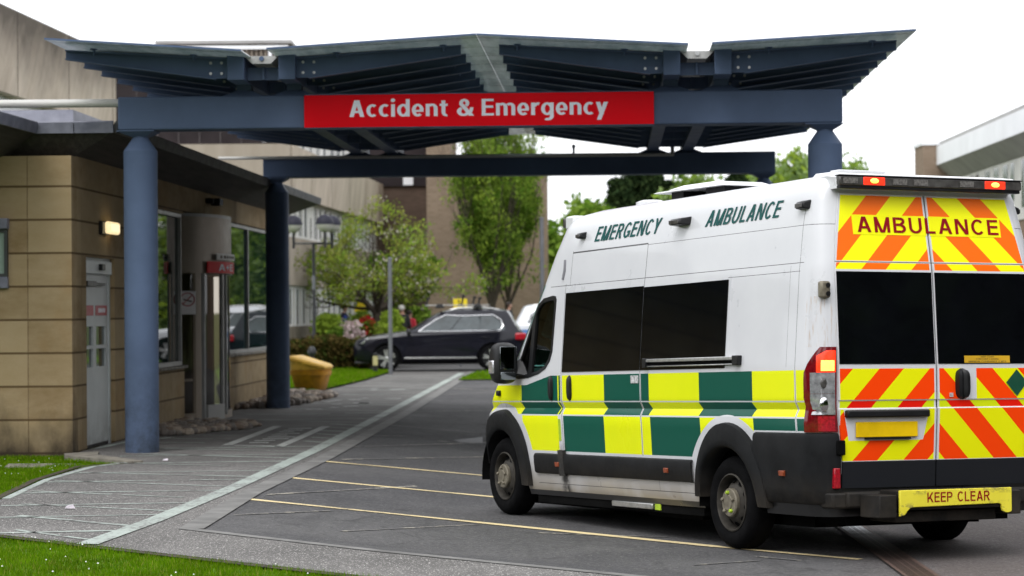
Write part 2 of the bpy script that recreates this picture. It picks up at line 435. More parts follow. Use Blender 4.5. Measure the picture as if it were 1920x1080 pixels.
    # soot below the fuel flap
    soot = k.m('MULTIPLY', k.m('MULTIPLY', k.ramp(k.m('ABSOLUTE', k.m('SUBTRACT', X, 4.06)), .03, .11, 1, 0), k.ramp(Z, .62, .78, 1, 0)), k.ramp(k.noise(o, 14, 5), .3, .55))
    col = k.mix(soot, col, c4((.015, .013, .011)))
    under = k.OR(k.m('LESS_THAN', Z, .345), k.AND(k.m('LESS_THAN', X, 1.3), k.m('LESS_THAN', Z, .60)))
    col = k.mix(under, col, c4((.012, .012, .012)))
    k.put(b.inputs['Base Color'], col)
    k.put(b.inputs['Roughness'], k.ramp(n, .3, .7, .26, .36))
    film = k.AND(k.OR(green, yel), keep)
    k.put(b.inputs['Specular IOR Level'], k.m('SUBTRACT', .5, k.m('MULTIPLY', film, .36)))
    k.put(b.inputs['Coat Weight'], k.m('SUBTRACT', .35, k.m('MULTIPLY', film, .31))); b.inputs['Coat Roughness'].default_value = .06
    k.put(b.inputs['Normal'], k.bump(k.NOT(line), .5, .006))
    return m

def chevrons():
    m, nt, b = new_mat('rear chevron paint'); k = NB(nt); o = k.coords(); X, Y, Z = k.xyz(o); AY = k.m('ABSOLUTE', Y)
    c = k.m('ADD', Z, AY)
    def fr(v, o0, per): return k.m('LESS_THAN', k.m('FRACT', k.m('DIVIDE', k.m('SUBTRACT', v, o0), per)), .482)
    lo = fr(c, .766-.43*2, .43); up = fr(c, 2.024-.427*3, .427)
    isup = k.m('GREATER_THAN', Z, 1.7)
    n = k.noise(o, 2, 4)
    ylo = k.mix(k.ramp(n, .3, .7), c4((.80, .80, .003)), c4((.84, .84, .004)))
    yup = c4((.94, .93, .003))
    col_lo = k.mix(lo, ylo, c4((.95, .058, .002))); col_up = k.mix(up, yup, c4((.95, .155, .003)))
    # recess row in a duller yellow and a darker red
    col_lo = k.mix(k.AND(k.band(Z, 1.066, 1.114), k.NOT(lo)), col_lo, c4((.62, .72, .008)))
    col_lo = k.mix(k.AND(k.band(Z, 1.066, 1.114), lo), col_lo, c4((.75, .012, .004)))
    col = k.mix(isup, col_lo, col_up)
    lo_f = k.AND(k.band(Z, .692, 1.345), k.NOT(k.OR(k.band(Z, 1.115, 1.124), k.band(Z, 1.057, 1.066))))
    # white number plate field on the near door, rounded lower corners
    pf = k.AND(k.band(Y, .075+0.0, .80), k.band(Z, .835, 1.057))
    slant = k.m('MULTIPLY', k.m('SUBTRACT', 1.057, Z), .22)
    pf = k.AND(pf, k.AND(k.m('LESS_THAN', Y, k.m('SUBTRACT', .795, slant)), k.m('GREATER_THAN', Y, k.m('ADD', .068, slant))))
    lo_f = k.AND(lo_f, k.NOT(pf))
    up_f = k.AND(k.band(Z, 2.052, 2.588), k.NOT(k.band(Z, 2.100, 2.114)))
    field = k.AND(k.OR(lo_f, up_f), k.AND(k.m('GREATER_THAN', AY, .022), k.m('LESS_THAN', AY, k.m('SUBTRACT', .822, k.m('MULTIPLY', .195, k.m('MAXIMUM', 0.0, k.m('SUBTRACT', Z, 2.04)))))))
    hnd = k.AND(k.band(Y, -.345, -.215), k.band(Z, 1.115, 1.36))
    wht = k.mix(k.ramp(n, .3, .7), c4((.60, .60, .62)), c4((.66, .66, .68)))
    col = k.mix(k.AND(field, k.NOT(hnd)), wht, col)
    plast = k.m('LESS_THAN', Z, .684)
    col = k.mix(plast, col, c4((.012, .013, .016)))
    seam = k.OR(k.band(Z, 2.103, 2.108), k.OR(k.band(Z, .684, .688), k.m('GREATER_THAN', AY, 5)))
    col = k.mix(seam, col, c4((.05, .05, .05)))
    k.put(b.inputs['Base Color'], col)
    k.put(b.inputs['Roughness'], k.m('ADD', .32, k.m('MULTIPLY', plast, .25)))
    b.inputs['Specular IOR Level'].default_value = .15
    k.put(b.inputs['Normal'], k.bump(k.NOT(seam), .4, .005))
    return m

P_body = livery(); P_chev = chevrons()
P_white = mat('white gloss paint', (.66, .665, .68), .3, var=.05, coat=.3)
P_black = mat('black window film', (.003, .0035, .0045), .04, var=.2, spec=.45)
P_plast = mat('grey black plastic', (.0105, .011, .012), .55, var=.25, vscale=5, spec=.14, bump=.08, bscale=300, dirt=((.05, .042, .033), .3, .62))
P_dark = mat('underside black', (.006, .006, .006), .9, var=.3, spec=.04)
P_tyre = mat('tyre rubber', (.006, .006, .0065), .9, var=.3, vscale=9, spec=.06, bump=.15, bscale=80)
P_rim = mat('dirty dark steel', (.075, .068, .058), .6, .3, var=.3, vscale=9, col2=(.03, .027, .023), spec=.2)
P_hub = mat('hub cap grey', (.24, .215, .165), .5, .2, var=.3, vscale=14, col2=(.11, .095, .068), spec=.3)
P_alu = mat('brushed aluminium', (.55, .55, .54), .35, .9, var=.15, vscale=20)
P_chrome = mat('chrome', (.75, .75, .76), .12, 1.0, var=.05)
P_redlens = mat('dark red lens', (.16, .004, .008), .12, var=.25, vscale=40, coat=.5)
P_redlens2 = mat('bright red lens', (.42, .008, .02), .15, var=.3, vscale=60, coat=.5)
P_clear = mat('clear lamp lens', (.62, .62, .64), .10, .55, var=.5, vscale=26, col2=(.26, .26, .27), coat=.6)
P_smoke = mat('smoked clear lens', (.11, .105, .10), .15, .1, var=.5, vscale=11, col2=(.045, .042, .04), coat=.5)
P_amber = mat('dull amber lens', (.26, .055, .02), .3, var=.2, vscale=30)
P_yplate = mat('yellow number plate', (.80, .52, .004), .35, var=.1, vscale=4, spec=.2)
P_ystep = mat('scuffed yellow paint', (.78, .68, .035), .5, var=.15, vscale=5)
P_lit = glow('lit brake lamp', (1, .03, .004), 1.0, (.6, .03, .01)); P_litcore = glow('lit brake lamp core', (1, .30, .05), 2.6, (.8, .3, .1))
P_halo = glow('lit red beacon', (1, .03, .01), 1.2, (.5, .02, .01)); P_core = glow('lit beacon core', (1, .24, .03), 5, (.8, .3, .1))
P_letterg = mat('dark green lettering', (.003, .075, .070), .4, var=.05, spec=.1)
P_letterr = mat('dark red lettering', (.26, .002, .012), .4, var=.08, spec=.1)
P_padyel = mat('yellow lettering pad', (.94, .93, .003), .35, var=.03, spec=.15)
P_labely = mat('ochre label', (.62, .36, .008), .5, var=.08)
P_ink = mat('label ink', (.06, .04, .01), .6, var=.05)
P_hiviz = mat('green reflective vest yellow', (.38, .55, .02), .5, var=.2)
P_seat = mat('seat cloth', (.03, .035, .045), .9, var=.2)
P_glass = glass('green tinted glass', (.60, .84, .79), .02)
P_gskt = mat('black rubber gasket', (.009, .009, .010), .4, var=.2, spec=.3)
P_mirror = mat('mirror glass', (.25, .27, .28), .05, 1.0, var=.03)

# --- body shell
zs = sorted(set([.30, .345, .38, .48, .60, .75, .90, 1.0, 1.015, 1.03, 1.044, 1.058, 1.073, 1.088, 1.102, 1.115, 1.15, 1.22, 1.30, 1.36, 1.40, 1.46, 1.6, 1.75, 1.9, 2.05, 2.1, 2.2, 2.29, 2.38, 2.48, 2.55, 2.60, 2.635, 2.66, 2.69, 2.71, 2.73, 2.745, 2.757, 2.765, 2.772]))
ts = [0, .25, .5, .75, .94, 1, 1.15, 1.3, 1.45, 1.6, 1.75, 1.88, 2]+[2+i/16 for i in range(1, 17)]+[3+i/12 for i in range(1, 13)]
mb = MB(); RG = []
for z in zs:
    L = [S(t, z) for t in ts]
    RG.append(L+[Vector((p.x, -p.y, p.z)) for p in L[-2:0:-1]])
mb.rings(RG)
body = mb.build('body', [P_body, P_dark], amb, angle=28)
def cut(o, mbx, matl):
    c = mbx.build('cutter', matl, None, smooth=False); c.matrix_world = VAN_M
    md = o.modifiers.new('cut', 'BOOLEAN'); md.operation = 'DIFFERENCE'; md.object = c; md.solver = 'EXACT'; md.material_mode = 'TRANSFER'
    bpy.context.view_layer.update()
    dg = bpy.context.evaluated_depsgraph_get()
    me = bpy.data.meshes.new_from_object(o.evaluated_get(dg)); o.modifiers.clear(); old = o.data; o.data = me; bpy.data.meshes.remove(old)
    cm = c.data; bpy.data.objects.remove(c); bpy.data.meshes.remove(cm)
HUBS = ((5.29, .444), (1.25, .36))
for hx, hz in HUBS:
    for s in (1, -1):
        c = MB(); pr = [(hx+.46*math.cos(a), .55*s, hz+.46*math.sin(a)) for a in np.linspace(0, math.pi, 25)]
        pr = [(hx+.46, .55*s, -.2)]+pr+[(hx-.46, .55*s, -.2)]
        c.prism(pr, (0, .6*s, 0)); cut(body, c, P_dark)
# cab interior and its window openings
c = MB(); c.prism([(3.95, -.86, z) if 0 else (x, -.87, z) for x, z in ((3.95, .85), (5.15, .85), (5.15, 1.43), (5.7, 1.43), (5.1, 2.10), (3.95, 2.10))], (0, 1.74, 0)); cut(body, c, P_dark)
CABW = [(4.225, 1.985), (4.245, 2.012), (4.30, 2.018), (4.47, 2.0), (4.56, 1.955), (4.66, 1.82), (4.80, 1.61), (4.985, 1.335), (4.90, 1.325), (4.70, 1.335), (4.50, 1.365), (4.37, 1.405), (4.29, 1.47), (4.25, 1.55)]
for s in (1, -1):
    c = MB(); c.prism([(x, .8*s, z) for x, z in CABW], (0, .4*s, 0)); cut(body, c, P_dark)
body.data.set_sharp_from_angle(angle=R(28))

def side_pt(x, z, off, s=1): return Vector((x, (yside(x, z)+off)*s, z))
def side_patch(mb, x0, x1, z0, z1, off, thick, s=1, nx=8, nz=8, fx=None, rc=0.0):
    """piece of sheet lying off the side, corners rounded by rc"""
    P = []
    for j in range(nz+1):
        z = z0+(z1-z0)*j/nz; a, b_ = (x0, x1) if fx is None else fx(z)
        e = min(z-z0, z1-z)
        if rc and e < rc:
            q = rc-math.sqrt(max(0, rc*rc-(rc-e)**2)); a += q; b_ -= q
        P.append([side_pt(a+(b_-a)*i/nx, z, off, s) for i in range(nx+1)])
    mb.grid(P, (0, -thick*s, 0), flip=(s > 0))
def zrows(z0, z1, n, rc):
    return None
# black side window in two panes, each side
for s in (1, -1):
    for a, c_ in ((2.625, 4.03), (1.268, 2.613)):
        mb = MB()
        side_patch(mb, a, c_, 1.366, 2.032+(a > 2)*.01, .006, .012, s, 10, 12)
        mb.build('side_window', P_black, amb)
# cab window: pane, gasket, divider bar
for s in (1, -1):
    mb = MB(); lo, hi = [], []
    W2 = [side_pt(x, z, -.012, s) for x, z in CABW]
    i = [mb.vert(p) for p in W2]; j = [mb.vert(p+Vector((0, -.005*s, 0))) for p in W2]
    mb.face(i); mb.face(j[::-1])
    pane = mb.build('cab_window', P_glass, amb, smooth=False)
    mb = MB(); cx, cz = 4.55, 1.66
    for a in range(len(CABW)):
        (x0, z0), (x1, z1) = CABW[a], CABW[(a+1) % len(CABW)]
        def sh(x, z, f): return (cx+(x-cx)*f, cz+(z-cz)*f)
        q = [side_pt(*sh(x0, z0, 1.035), .006, s), side_pt(*sh(x1, z1, 1.035), .006, s), side_pt(*sh(x1, z1, .93), .003, s), side_pt(*sh(x0, z0, .93), .003, s)]
        mb.hexa(q, [p+Vector((0, -.02*s, 0)) for p in q])
    mb.hexa([side_pt(4.60, 1.92, .004, s), side_pt(4.66, 1.84, .004, s), side_pt(4.72, 1.335, .004, s), side_pt(4.64, 1.34, .004, s)], [side_pt(4.60, 1.92, -.02, s), side_pt(4.66, 1.84, -.02, s), side_pt(4.72, 1.335, -.02, s), side_pt(4.64, 1.34, -.02, s)])
    mb.build('gasket', P_gskt, pane, smooth=False)
# windscreen
mb = MB(); rows = []
for z in np.linspace(1.40, 2.13, 9):
    tt = list(np.linspace(3.10, 4, 9)); L = [S(t, z, .004) for t in tt]; rows.append(L+[Vector((p.x, -p.y, p.z)) for p in L[-2::-1]])
mb.grid(rows, (-.006, 0, 0)); mb.build('windscreen', P_glass, amb)
# cab interior: seats, dashboard, steering wheel
for y in (.42, -.42):
    mb = MB(); mb.box(4.05, 4.55, y-.25, y+.25, 1.0, 1.16); mb.hexa([(4.02, y-.24, 1.1), (4.16, y-.24, 1.1), (4.16, y+.24, 1.1), (4.02, y+.24, 1.1)], [(3.97, y-.20, 1.66), (4.05, y-.20, 1.66), (4.05, y+.20, 1.66), (3.97, y+.20, 1.66)])
    mb.box(3.97, 4.05, y-.12, y+.12, 1.70, 1.90); mb.build('cab_seat', P_seat, amb, bevel=.03)
mb = MB(); mb.hexa([(4.85, -.85, .9), (5.14, -.85, .9), (5.14, .85, .9), (4.85, .85, .9)], [(4.92, -.85, 1.36), (5.14, -.85, 1.42), (5.14, .85, 1.42), (4.92, .85, 1.36)]); mb.build('dashboard', P_gskt, amb, bevel=.02)
mb = MB(); mb.tube([(4.74+.06*math.sin(a), -.42+.2*math.cos(a), 1.38+.19*math.sin(a)) for a in np.linspace(0, 2*math.pi, 25)], .014, 8, False); mb.tube([(4.74, -.42, 1.38), (4.92, -.42, 1.3)], .03); mb.build('steering_wheel', P_gskt, amb)

# --- wheel arches
for (hx, hz), front in zip(HUBS, (True, False)):
    for s in (1, -1):
        P = []; n = 30
        a0, a1 = (R(-4), R(184)) if front else (R(184), R(-4))
        a0, a1 = R(14 if front else 4), R(182)
        for i in range(n+1):
            a = a0+(a1-a0)*i/n; ca, sa = math.cos(a), math.sin(a)
            ax = (.50 if ca > 0 and not front else .56)
            ro = 1/math.sqrt((ca/ax)**2+(sa/.605)**2)
            row = []
            for r, off in ((.415, -.09), (.418, .045), (.435, .058), (.47, .062), (ro-.05, .056), (ro-.012, .045), (ro, -.03)):
                x, z = hx+r*ca, hz+r*sa
                if i == n and front: z -= .05
                xx = min(x, xe(max(z, .3))+.30)
                yy = yside(min(xx, 5.72), max(z, .3))
                if xx > 5.62: yy -= .55*(xx-5.62)
                row.append(Vector((xx, (yy+off)*s, z)))
            P.append(row)
        mb = MB(); mb.grid(P, None, flip=(s < 0)); mb.build('wheel_arch', P_plast, amb, angle=50)
        well = MB(); W_ = []
        for yy in (1.0*s, .5*s): W_.append([(hx+.455*math.cos(a), yy, hz+.455*math.sin(a)) for a in np.linspace(-.1, math.pi+.1, 20)])
        well.grid(W_, None)
        well.build('wheel_well', P_dark, amb)
# --- wheels
def wheel(hx, hz, s, steer=0.0):
    r = hz - (.097 if hx > 3 else .012)
    e = empty('wheel', (hx, .985*s, hz), 0); e.parent = amb; e.rotation_euler = (0, 0, steer)
    o = lambda y: y*s
    mb = MB(); mb.lathe([(.215, o(-.20)), (.30, o(-.215)), (r-.03, o(-.205)), (r-.006, o(-.18)), (r, o(-.15)), (r, o(-.05)), (r-.006, o(-.03)), (r-.03, o(-.004)), (.30, o(.008)), (.25, o(.004)), (.215, o(-.012))], 48, axis='y', cap=False)
    mb.build('tyre', P_tyre, e, angle=50)
    mb = MB(); prof = [(.217, o(-.19)), (.217, o(-.004)), (.208, o(.0)), (.198, o(-.02)), (.190, o(-.085)), (.165, o(-.055)), (.125, o(-.02)), (.10, o(-.012)), (.02, o(-.012))]
    mb.lathe(prof, 40, axis='y'); mb.build('rim', P_rim, e, angle=40)
    for i in range(10):
        mb = MB(); a = 2*math.pi*i/10+.2; ca, sa = math.cos(a), math.sin(a)
        ring = []
        for q in range(10):
            b_ = 2*math.pi*q/10; rr = .163+.017*math.cos(b_); tt = .024*math.sin(b_)
            ring.append((rr*ca-tt*sa, o(-.046-(rr-.163)*.9), rr*sa+tt*ca))
        mb.prism(ring, (0, o(.004), 0))
        mb.build('vent_hole', P_dark, e, smooth=False)
    mb = MB(); mb.lathe([(.108, o(-.02)), (.108, o(.008)), (.100, o(.018)), (.06, o(.022)), (.055, o(.030)), (.03, o(.031))], 32, axis='y'); mb.build('hub_cap', P_hub, e, angle=30)
    for i in range(5):
        a = 2*math.pi*i/5+.3
        mb = MB(); mb.lathe([(.014, o(.018)), (.014, o(.036)), (.009, o(.042))], 8, c=(.075*math.cos(a), 0, .075*math.sin(a)), axis='y')
        mb.build('wheel_nut', P_hiviz if (hx < 3 and i in (1, 3)) else P_hub, e)
for hx, hz in HUBS:
    for s in (1, -1): wheel(hx, hz, s)
# underside: axle, exhaust, tow frame; floor pan widened to block light beneath the van
mb = MB(); mb.box(1.75, 4.7, -.93, .93, .235, .33); mb.box(.5, 5.9, -.72, .72, .20, .34); mb.box(.12, .5, -.7, .7, .24, .36); mb.tube([(1.25, -.9, .36), (1.25, .9, .36)], .05); mb.tube([(5.29, -.9, .42), (5.29, .9, .42)], .05)
mb.tube([(3.6, .3, .24), (1.9, .35, .24), (1.0, .6, .25), (.3, .62, .25)], .04); mb.box(2.0, 2.9, .42, .80, .19, .34)
mb.build('chassis', P_dark, amb, smooth=False)

# --- lower cladding
for s in (1, -1):
    for a, c_ in ((1.80, 4.60),):
        mb = MB()
        zz = [.490, .495, .51, .58, .64, .658, .667]; of = [.0, .022, .03, .032, .03, .022, .0]
        P = [[side_pt(a+.02*(o_ < .01)+(c_-a)*i/14, z, o_, s) for i in range(15)] for z, o_ in zip(zz, of)]
        mb.grid(P, (0, -.01*s, 0), flip=(s > 0)); clad = mb.build('side_moulding', P_plast, amb)
    # rear corner skirt and corner bumper
    mb = MB(); P = []
    tt = [1.0, 1.2, 1.4, 1.6, 1.8, 1.9, 2.0]+[2+.0085*i*2 for i in range(1, 8)]
    for z, o_ in ((.385, .01), (.40, .03), (.50, .04), (.70, .042), (.86, .036), (.884, .028), (.893, .004)):
        row = [S(t, z, o_) for t in tt]
        row[0].x += .012
        P.append([Vector((p.x, p.y*s, p.z)) for p in row])
    mb.grid(P, None, flip=(s > 0)); mb.build('corner_skirt', P_plast, amb, angle=45)
    mb = MB(); mb.hexa([(-.075, .55*s, .36), (.09, .55*s, .36), (.09, .93*s, .36), (-.01, .88*s, .36)], [(-.085, .55*s, .47), (.09, .55*s, .47), (.09, .95*s, .47), (-.015, .90*s, .47)])
    mb.build('rear_bumper', P_plast, amb, bevel=.015)
    mb = MB(); mb.hexa([(-.012, .825*s, .50), (-.02, .88*s, .50), (.03, .88*s, .50), (.03, .825*s, .50)], [(-.012, .825*s, .645), (-.02, .88*s, .645), (.03, .88*s, .645), (.03, .825*s, .645)])
    mb.build('fog_lamp', P_redlens2, amb, bevel=.006)
    mb = MB(); mb.box(-.022, .02, .82*s-.035, .82*s+.035, .735, .84); mb.build('door_catch', P_dark, amb, bevel=.008)
    # side marker lamps
    for x, z in ((4.13, .575), (2.19, .575), (.435, .60)):
        mb = MB(); yy = yside(x, z)+.03+(.012 if x < 1 else 0)
        mb.hexa([(x-.035, (yy-.02)*s, z-.022), (x+.035, (yy-.02)*s, z-.022), (x+.04, (yy-.02)*s, z+.022), (x-.04, (yy-.02)*s, z+.022)][::1], [(x-.03, (yy+.012)*s, z-.018), (x+.03, (yy+.012)*s, z-.018), (x+.036, (yy+.014)*s, z+.02), (x-.036, (yy+.014)*s, z+.02)])
        mb.build('marker_lamp', P_amber, amb, bevel=.004)
    # tail lamp cluster
    tl = None
    def tlamp(name, z0, z1, ta, tb, off, matl, parent, n=6, ztop=None):
        mb = MB(); P = []
        for j in range(n+1):
            z = z0+(z1-z0)*j/n; hi = tb
            if ztop and z > ztop: hi = ta+(tb-ta)*(1-.55*((z-ztop)/(z1-ztop))**1.4)
            row = [S(ta+(hi-ta)*i/8, z, off) for i in range(9)]
            P.append([Vector((p.x, p.y*s, p.z)) for p in row])
        cen = P[n//2][4]; mb.grid(P, (.02, -.02*s, 0), flip=(s > 0)); return mb.build(name, matl, parent, angle=40)
    tl = tlamp('tail_lamp', .897, 1.50, 1.02, 1.93, .012, P_redlens, amb, 10, 1.30)
    tlamp('brake_lens', 1.32, 1.475, 1.05, 1.52, .017, P_lit if s > 0 else P_redlens2, tl, 4, 1.44)
    if s > 0: tlamp('bulb_glow', 1.33, 1.405, 1.08, 1.40, .020, P_litcore, tl, 3)
    tlamp('reverse_lens', 1.17, 1.318, 1.06, 1.70, .017, P_clear, tl, 5)
    tlamp('indicator_lens', 1.022, 1.168, 1.06, 1.70, .018, P_clear, tl, 5)
    for zc, rr_, mm_ in ((1.095, .052, P_chrome), (1.245, .038, P_smoke)):
        q = S(1.33, zc, .019); mb = MB(); mb.ball((q.x, q.y*s, q.z), rr_, 14, 10, (.28, .75, 1)); mb.build('bulb_reflector', mm_, tl)
    tlamp('reflector', .905, 1.01, 1.08, 1.50, .016, P_redlens2, tl, 3)
    # side repeater lamps along the roof edge
    for x, w_, hgt, dp in ((3.82, .05, .032, .06), (2.06, .105, .036, .10), (.29, .065, .036, .055)):
        z = 2.525; yy = yside(x, z)
        mb = MB(); mb.hexa([(x-w_, (yy-.01)*s, z-hgt), (x+w_, (yy-.01)*s, z-hgt), (x+w_, (yy-.02)*s, z+hgt), (x-w_, (yy-.02)*s, z+hgt)],
                           [(x-w_*.8, (yy+dp)*s, z-hgt*.8), (x+w_*.8, (yy+dp)*s, z-hgt*.8), (x+w_*.8, (yy+dp*.85)*s, z+hgt*.5), (x-w_*.8, (yy+dp*.85)*s, z+hgt*.5)])
        h_ = mb.build('side_beacon', P_gskt, amb, bevel=.01)
        mb = MB(); mb.box(x-w_*.7, x+w_*.7, (yy+dp)*s, (yy+dp+.006)*s, z-hgt*.62, z+hgt*.22); mb.build('beacon_lens', P_smoke, h_, bevel=.003)
    # lettering along the roof edge
    for word, x0, x1 in (('EMERGENCY', 3.60, 2.43), ('AMBULANCE', 1.72, .585)):
        V, F = text_tris(word, width=abs(x1-x0)-.05, height=.124, shear=.42, S=.185, T=.14)
        mb = MB()
        pts = [side_pt((x0-u) if s > 0 else (x1+u), 2.458+v, .004+d, s) for u, v, d in V]
        mb.add_raw(pts, F); mb.build('lettering', P_letterg, amb, smooth=False, fix=False)
    # hinges and door handles
    mb = MB(); mb.box(.0, .055, .905*s-.03, .905*s+.05*s, 1.845, 1.965)
    hg = mb.build('door_hinge', P_hub, amb, bevel=.015)
    for z in (1.875, 1.935):
        mb = MB(); mb.lathe([(.018, -.004), (.018, .004)], 10, c=(-.002, .90*s, z), axis='x'); mb.build('hinge_bolt', P_gskt, hg)
    for x in (4.245, 3.885):
        mb = MB(); n = 12; P = []
        for j in range(n+1):
            a = -1+2*j/n; wv = .033*math.sqrt(max(0.02, 1-abs(a)**5)); dp = .008+.022*math.sqrt(max(0, 1-abs(a)**3))
            z = 1.229+.108*a
            P.append([side_pt(x-wv, z, .0, s), side_pt(x-wv*.8, z, dp*.8, s), side_pt(x-wv*.25, z, dp, s), side_pt(x+wv*.25, z, dp, s), side_pt(x+wv*.8, z, dp*.8, s), side_pt(x+wv, z, .0, s)])
        mb.grid(P, None, flip=(s > 0)); mb.build('door_handle', P_gskt, amb)
    # slide rail over the belt line
    mb = MB(); mb.box(1.10, 2.49, (1.012)*s, (1.045)*s, 1.425, 1.452); mb.box(1.10, 2.49, (1.012)*s, (1.04)*s, 1.388, 1.398)
    rl = mb.build('slide_rail', P_alu, amb, bevel=.006)
    mb = MB(); mb.box(1.10, 2.46, (1.008)*s, (1.022)*s, 1.399, 1.424); mb.build('rail_slot', P_dark, rl)
    for a, c_ in ((1.02, 1.10), (2.46, 2.52)):
        mb = MB(); mb.box(a, c_, 1.006*s, 1.052*s, 1.384, 1.458); mb.build('rail_cap', P_gskt, rl, bevel=.006)
    # vent slot by the door top, drawn as a grey tube
    mb = MB(); mb.tube([side_pt(4.12, 2.16, .004, s), side_pt(4.10, 2.24, .004, s), side_pt(4.11, 2.33, .004, s)], [.012, .014, .012], 8); mb.build('roof_strip_slot', mat('vent slot grey', (.2, .2, .22), .5), amb)
    # mirror
    me_ = empty('door_mirror', (0, 0, 0)); me_.parent = amb
    mb = MB(); rr = []
    for q, (xx, sc) in enumerate(((4.83, .82), (4.86, .95), (4.93, 1.0), (5.0, .95), (5.06, .75))):
        ring = []
        for a in np.linspace(0, 2*math.pi, 25)[:-1]:
            ca, sa = math.cos(a), math.sin(a)
            yy = 1.150+.108*sc*math.copysign(abs(ca)**.55, ca); z = 1.455+.185*sc*math.copysign(abs(sa)**.6, sa)
            ring.append((xx, yy*s, z))
        rr.append(ring)
    mb.rings(rr); mb.build('mirror_housing', P_gskt, me_, angle=50)
    mb = MB(); mb.box(4.822, 4.829, 1.07*s, 1.232*s, 1.40, 1.60); mb.box(4.822, 4.829, 1.08*s, 1.225*s, 1.305, 1.375); mb.build('mirror_glass', P_mirror, me_, bevel=.003)
    mb = MB(); mb.box(4.90, 5.0, 1.24*s, 1.27*s, 1.36, 1.48); mb.build('repeater_lens', P_clear, me_, bevel=.012)
    mb = MB(); mb.hexa([(4.72, .98*s, 1.33), (5.05, .96*s, 1.33), (5.05, .96*s, 1.47), (4.90, .985*s, 1.50)], [(4.86, 1.09*s, 1.36), (5.0, 1.09*s, 1.36), (5.0, 1.09*s, 1.46), (4.86, 1.09*s, 1.46)]); mb.build('mirror_arm', P_gskt, me_, bevel=.01)
    # front wing badge lamp
    mb = MB(); mb.box(5.34, 5.40, .955*s, 1.015*s, 1.165, 1.215); mb.build('wing_repeater', P_gskt, amb, bevel=.01)

# number tag and fuel flap, near side
mb = MB(); side_patch(mb, 2.645, 2.775, 1.262, 1.325, .004, .004, 1, 2, 2); mb.build('white_sticker', mat('sticker white', (.6, .6, .6), .5, vscale=40, var=.4), amb)
mb = MB(); side_patch(mb, 4.085, 4.125, .78, .965, .004, .006, 1, 2, 4); mb.build('fuel_flap', P_hiviz, amb)
mb = MB(); side_patch(mb, 4.01, 4.11, .48, .70, .034, .03, 1, 3, 6); mb.build('soot_patch', mat('soot black', (.008, .007, .006), .8, col2=(.03, .027, .024), vscale=12), amb)
# small folding step under the sill
mb = MB(); mb.box(2.55, 3.25, .92, .955, .255, .30); st = mb.build('side_step', P_alu, amb, bevel=.006)
for a in ((2.44, 2.53, .90, .94, .25, .31), (3.235, 3.26, .90, .94, .27, .31)):
    mb = MB(); mb.box(*a); mb.build('step_bracket', P_hiviz, st, bevel=.004)

# --- rear doors
def rear_pt(y, z, off): return Vector((dxr(z)-off, y, z))
for s in (1, -1):
    rows = []
    zz = sorted(set(list(np.linspace(.50, 2.60, 22))+[.684, .69, 1.066, 1.09, 1.114, 1.058, 1.124, 2.10, 2.106, 2.112]))
    for z in zz:
        yd = ip(z, *YD)-.008; dpt = .016
        if 1.066 <= z <= 1.114: dpt = .008
        rows.append([rear_pt(s*(.007+(yd-.007)*q), z, dpt) for q in (0, .008, .2, .4, .6, .8, .985, 1.0)])
    mb = MB(); mb.grid(rows, (.014, 0, 0), flip=(s < 0)); dr = mb.build('rear_door', P_chev, amb, angle=30)
    rows = []
    for z in np.linspace(1.377, 2.036, 10):
        yd = ip(z, *YD)-.012
        rows.append([rear_pt(s*(.014+(yd-.014)*q), z, .019) for q in (0, .25, .5, .75, 1)])
    mb = MB(); mb.grid(rows, (.004, 0, 0), flip=(s < 0)); mb.build('rear_window', P_black, dr)
    # seam between the doors
    rows = [[rear_pt(s*(.0005+q*.0055), z, .004) for q in (0, 1)] for z in zz]
    mb = MB(); mb.grid(rows, None, flip=(s < 0)); mb.build('door_seal', P_gskt, dr)
    # lettering pad: half on each door
    rows = [[rear_pt(s*(.014+(.628)*q), z, .0185) for q in (0, .33, .66, 1)] for z in (2.304, 2.35, 2.4, 2.447)]
    mb = MB(); mb.grid(rows, (.002, 0, 0), flip=(s < 0)); mb.build('lettering_pad', P_padyel, dr)
    if s > 0: door_l = dr
    else: door_r = dr
V, F = text_tris('AMBULANCE', width=1.225, height=.112, S=.16, T=.15, gap=.20)
mb = MB(); mb.add_raw([rear_pt(.603-u, 2.322+v, .0215+d) for u, v, d in V], F); mb.build('lettering', P_letterr, amb, smooth=False, fix=False)
# number plate with its black lamp bar
mb = MB(); mb.hexa([(-.024, .695, .858), (-.024, .175, .858), (-.024, .175, .967), (-.024, .695, .967)], [(-.010, .695, .858), (-.010, .175, .858), (-.010, .175, .967), (-.010, .695, .967)]); mb.build('number_plate', P_yplate, door_l, bevel=.004)
mb = MB(); mb.box(-.024, .02, .235, .615, .842, .856); mb.build('plate_strip', P_gskt, door_l)
mb = MB(); mb.box(-.055, .0, .085, .785, .998, 1.052); mb.build('plate_lamp_bar', P_gskt, door_l, bevel=.012)
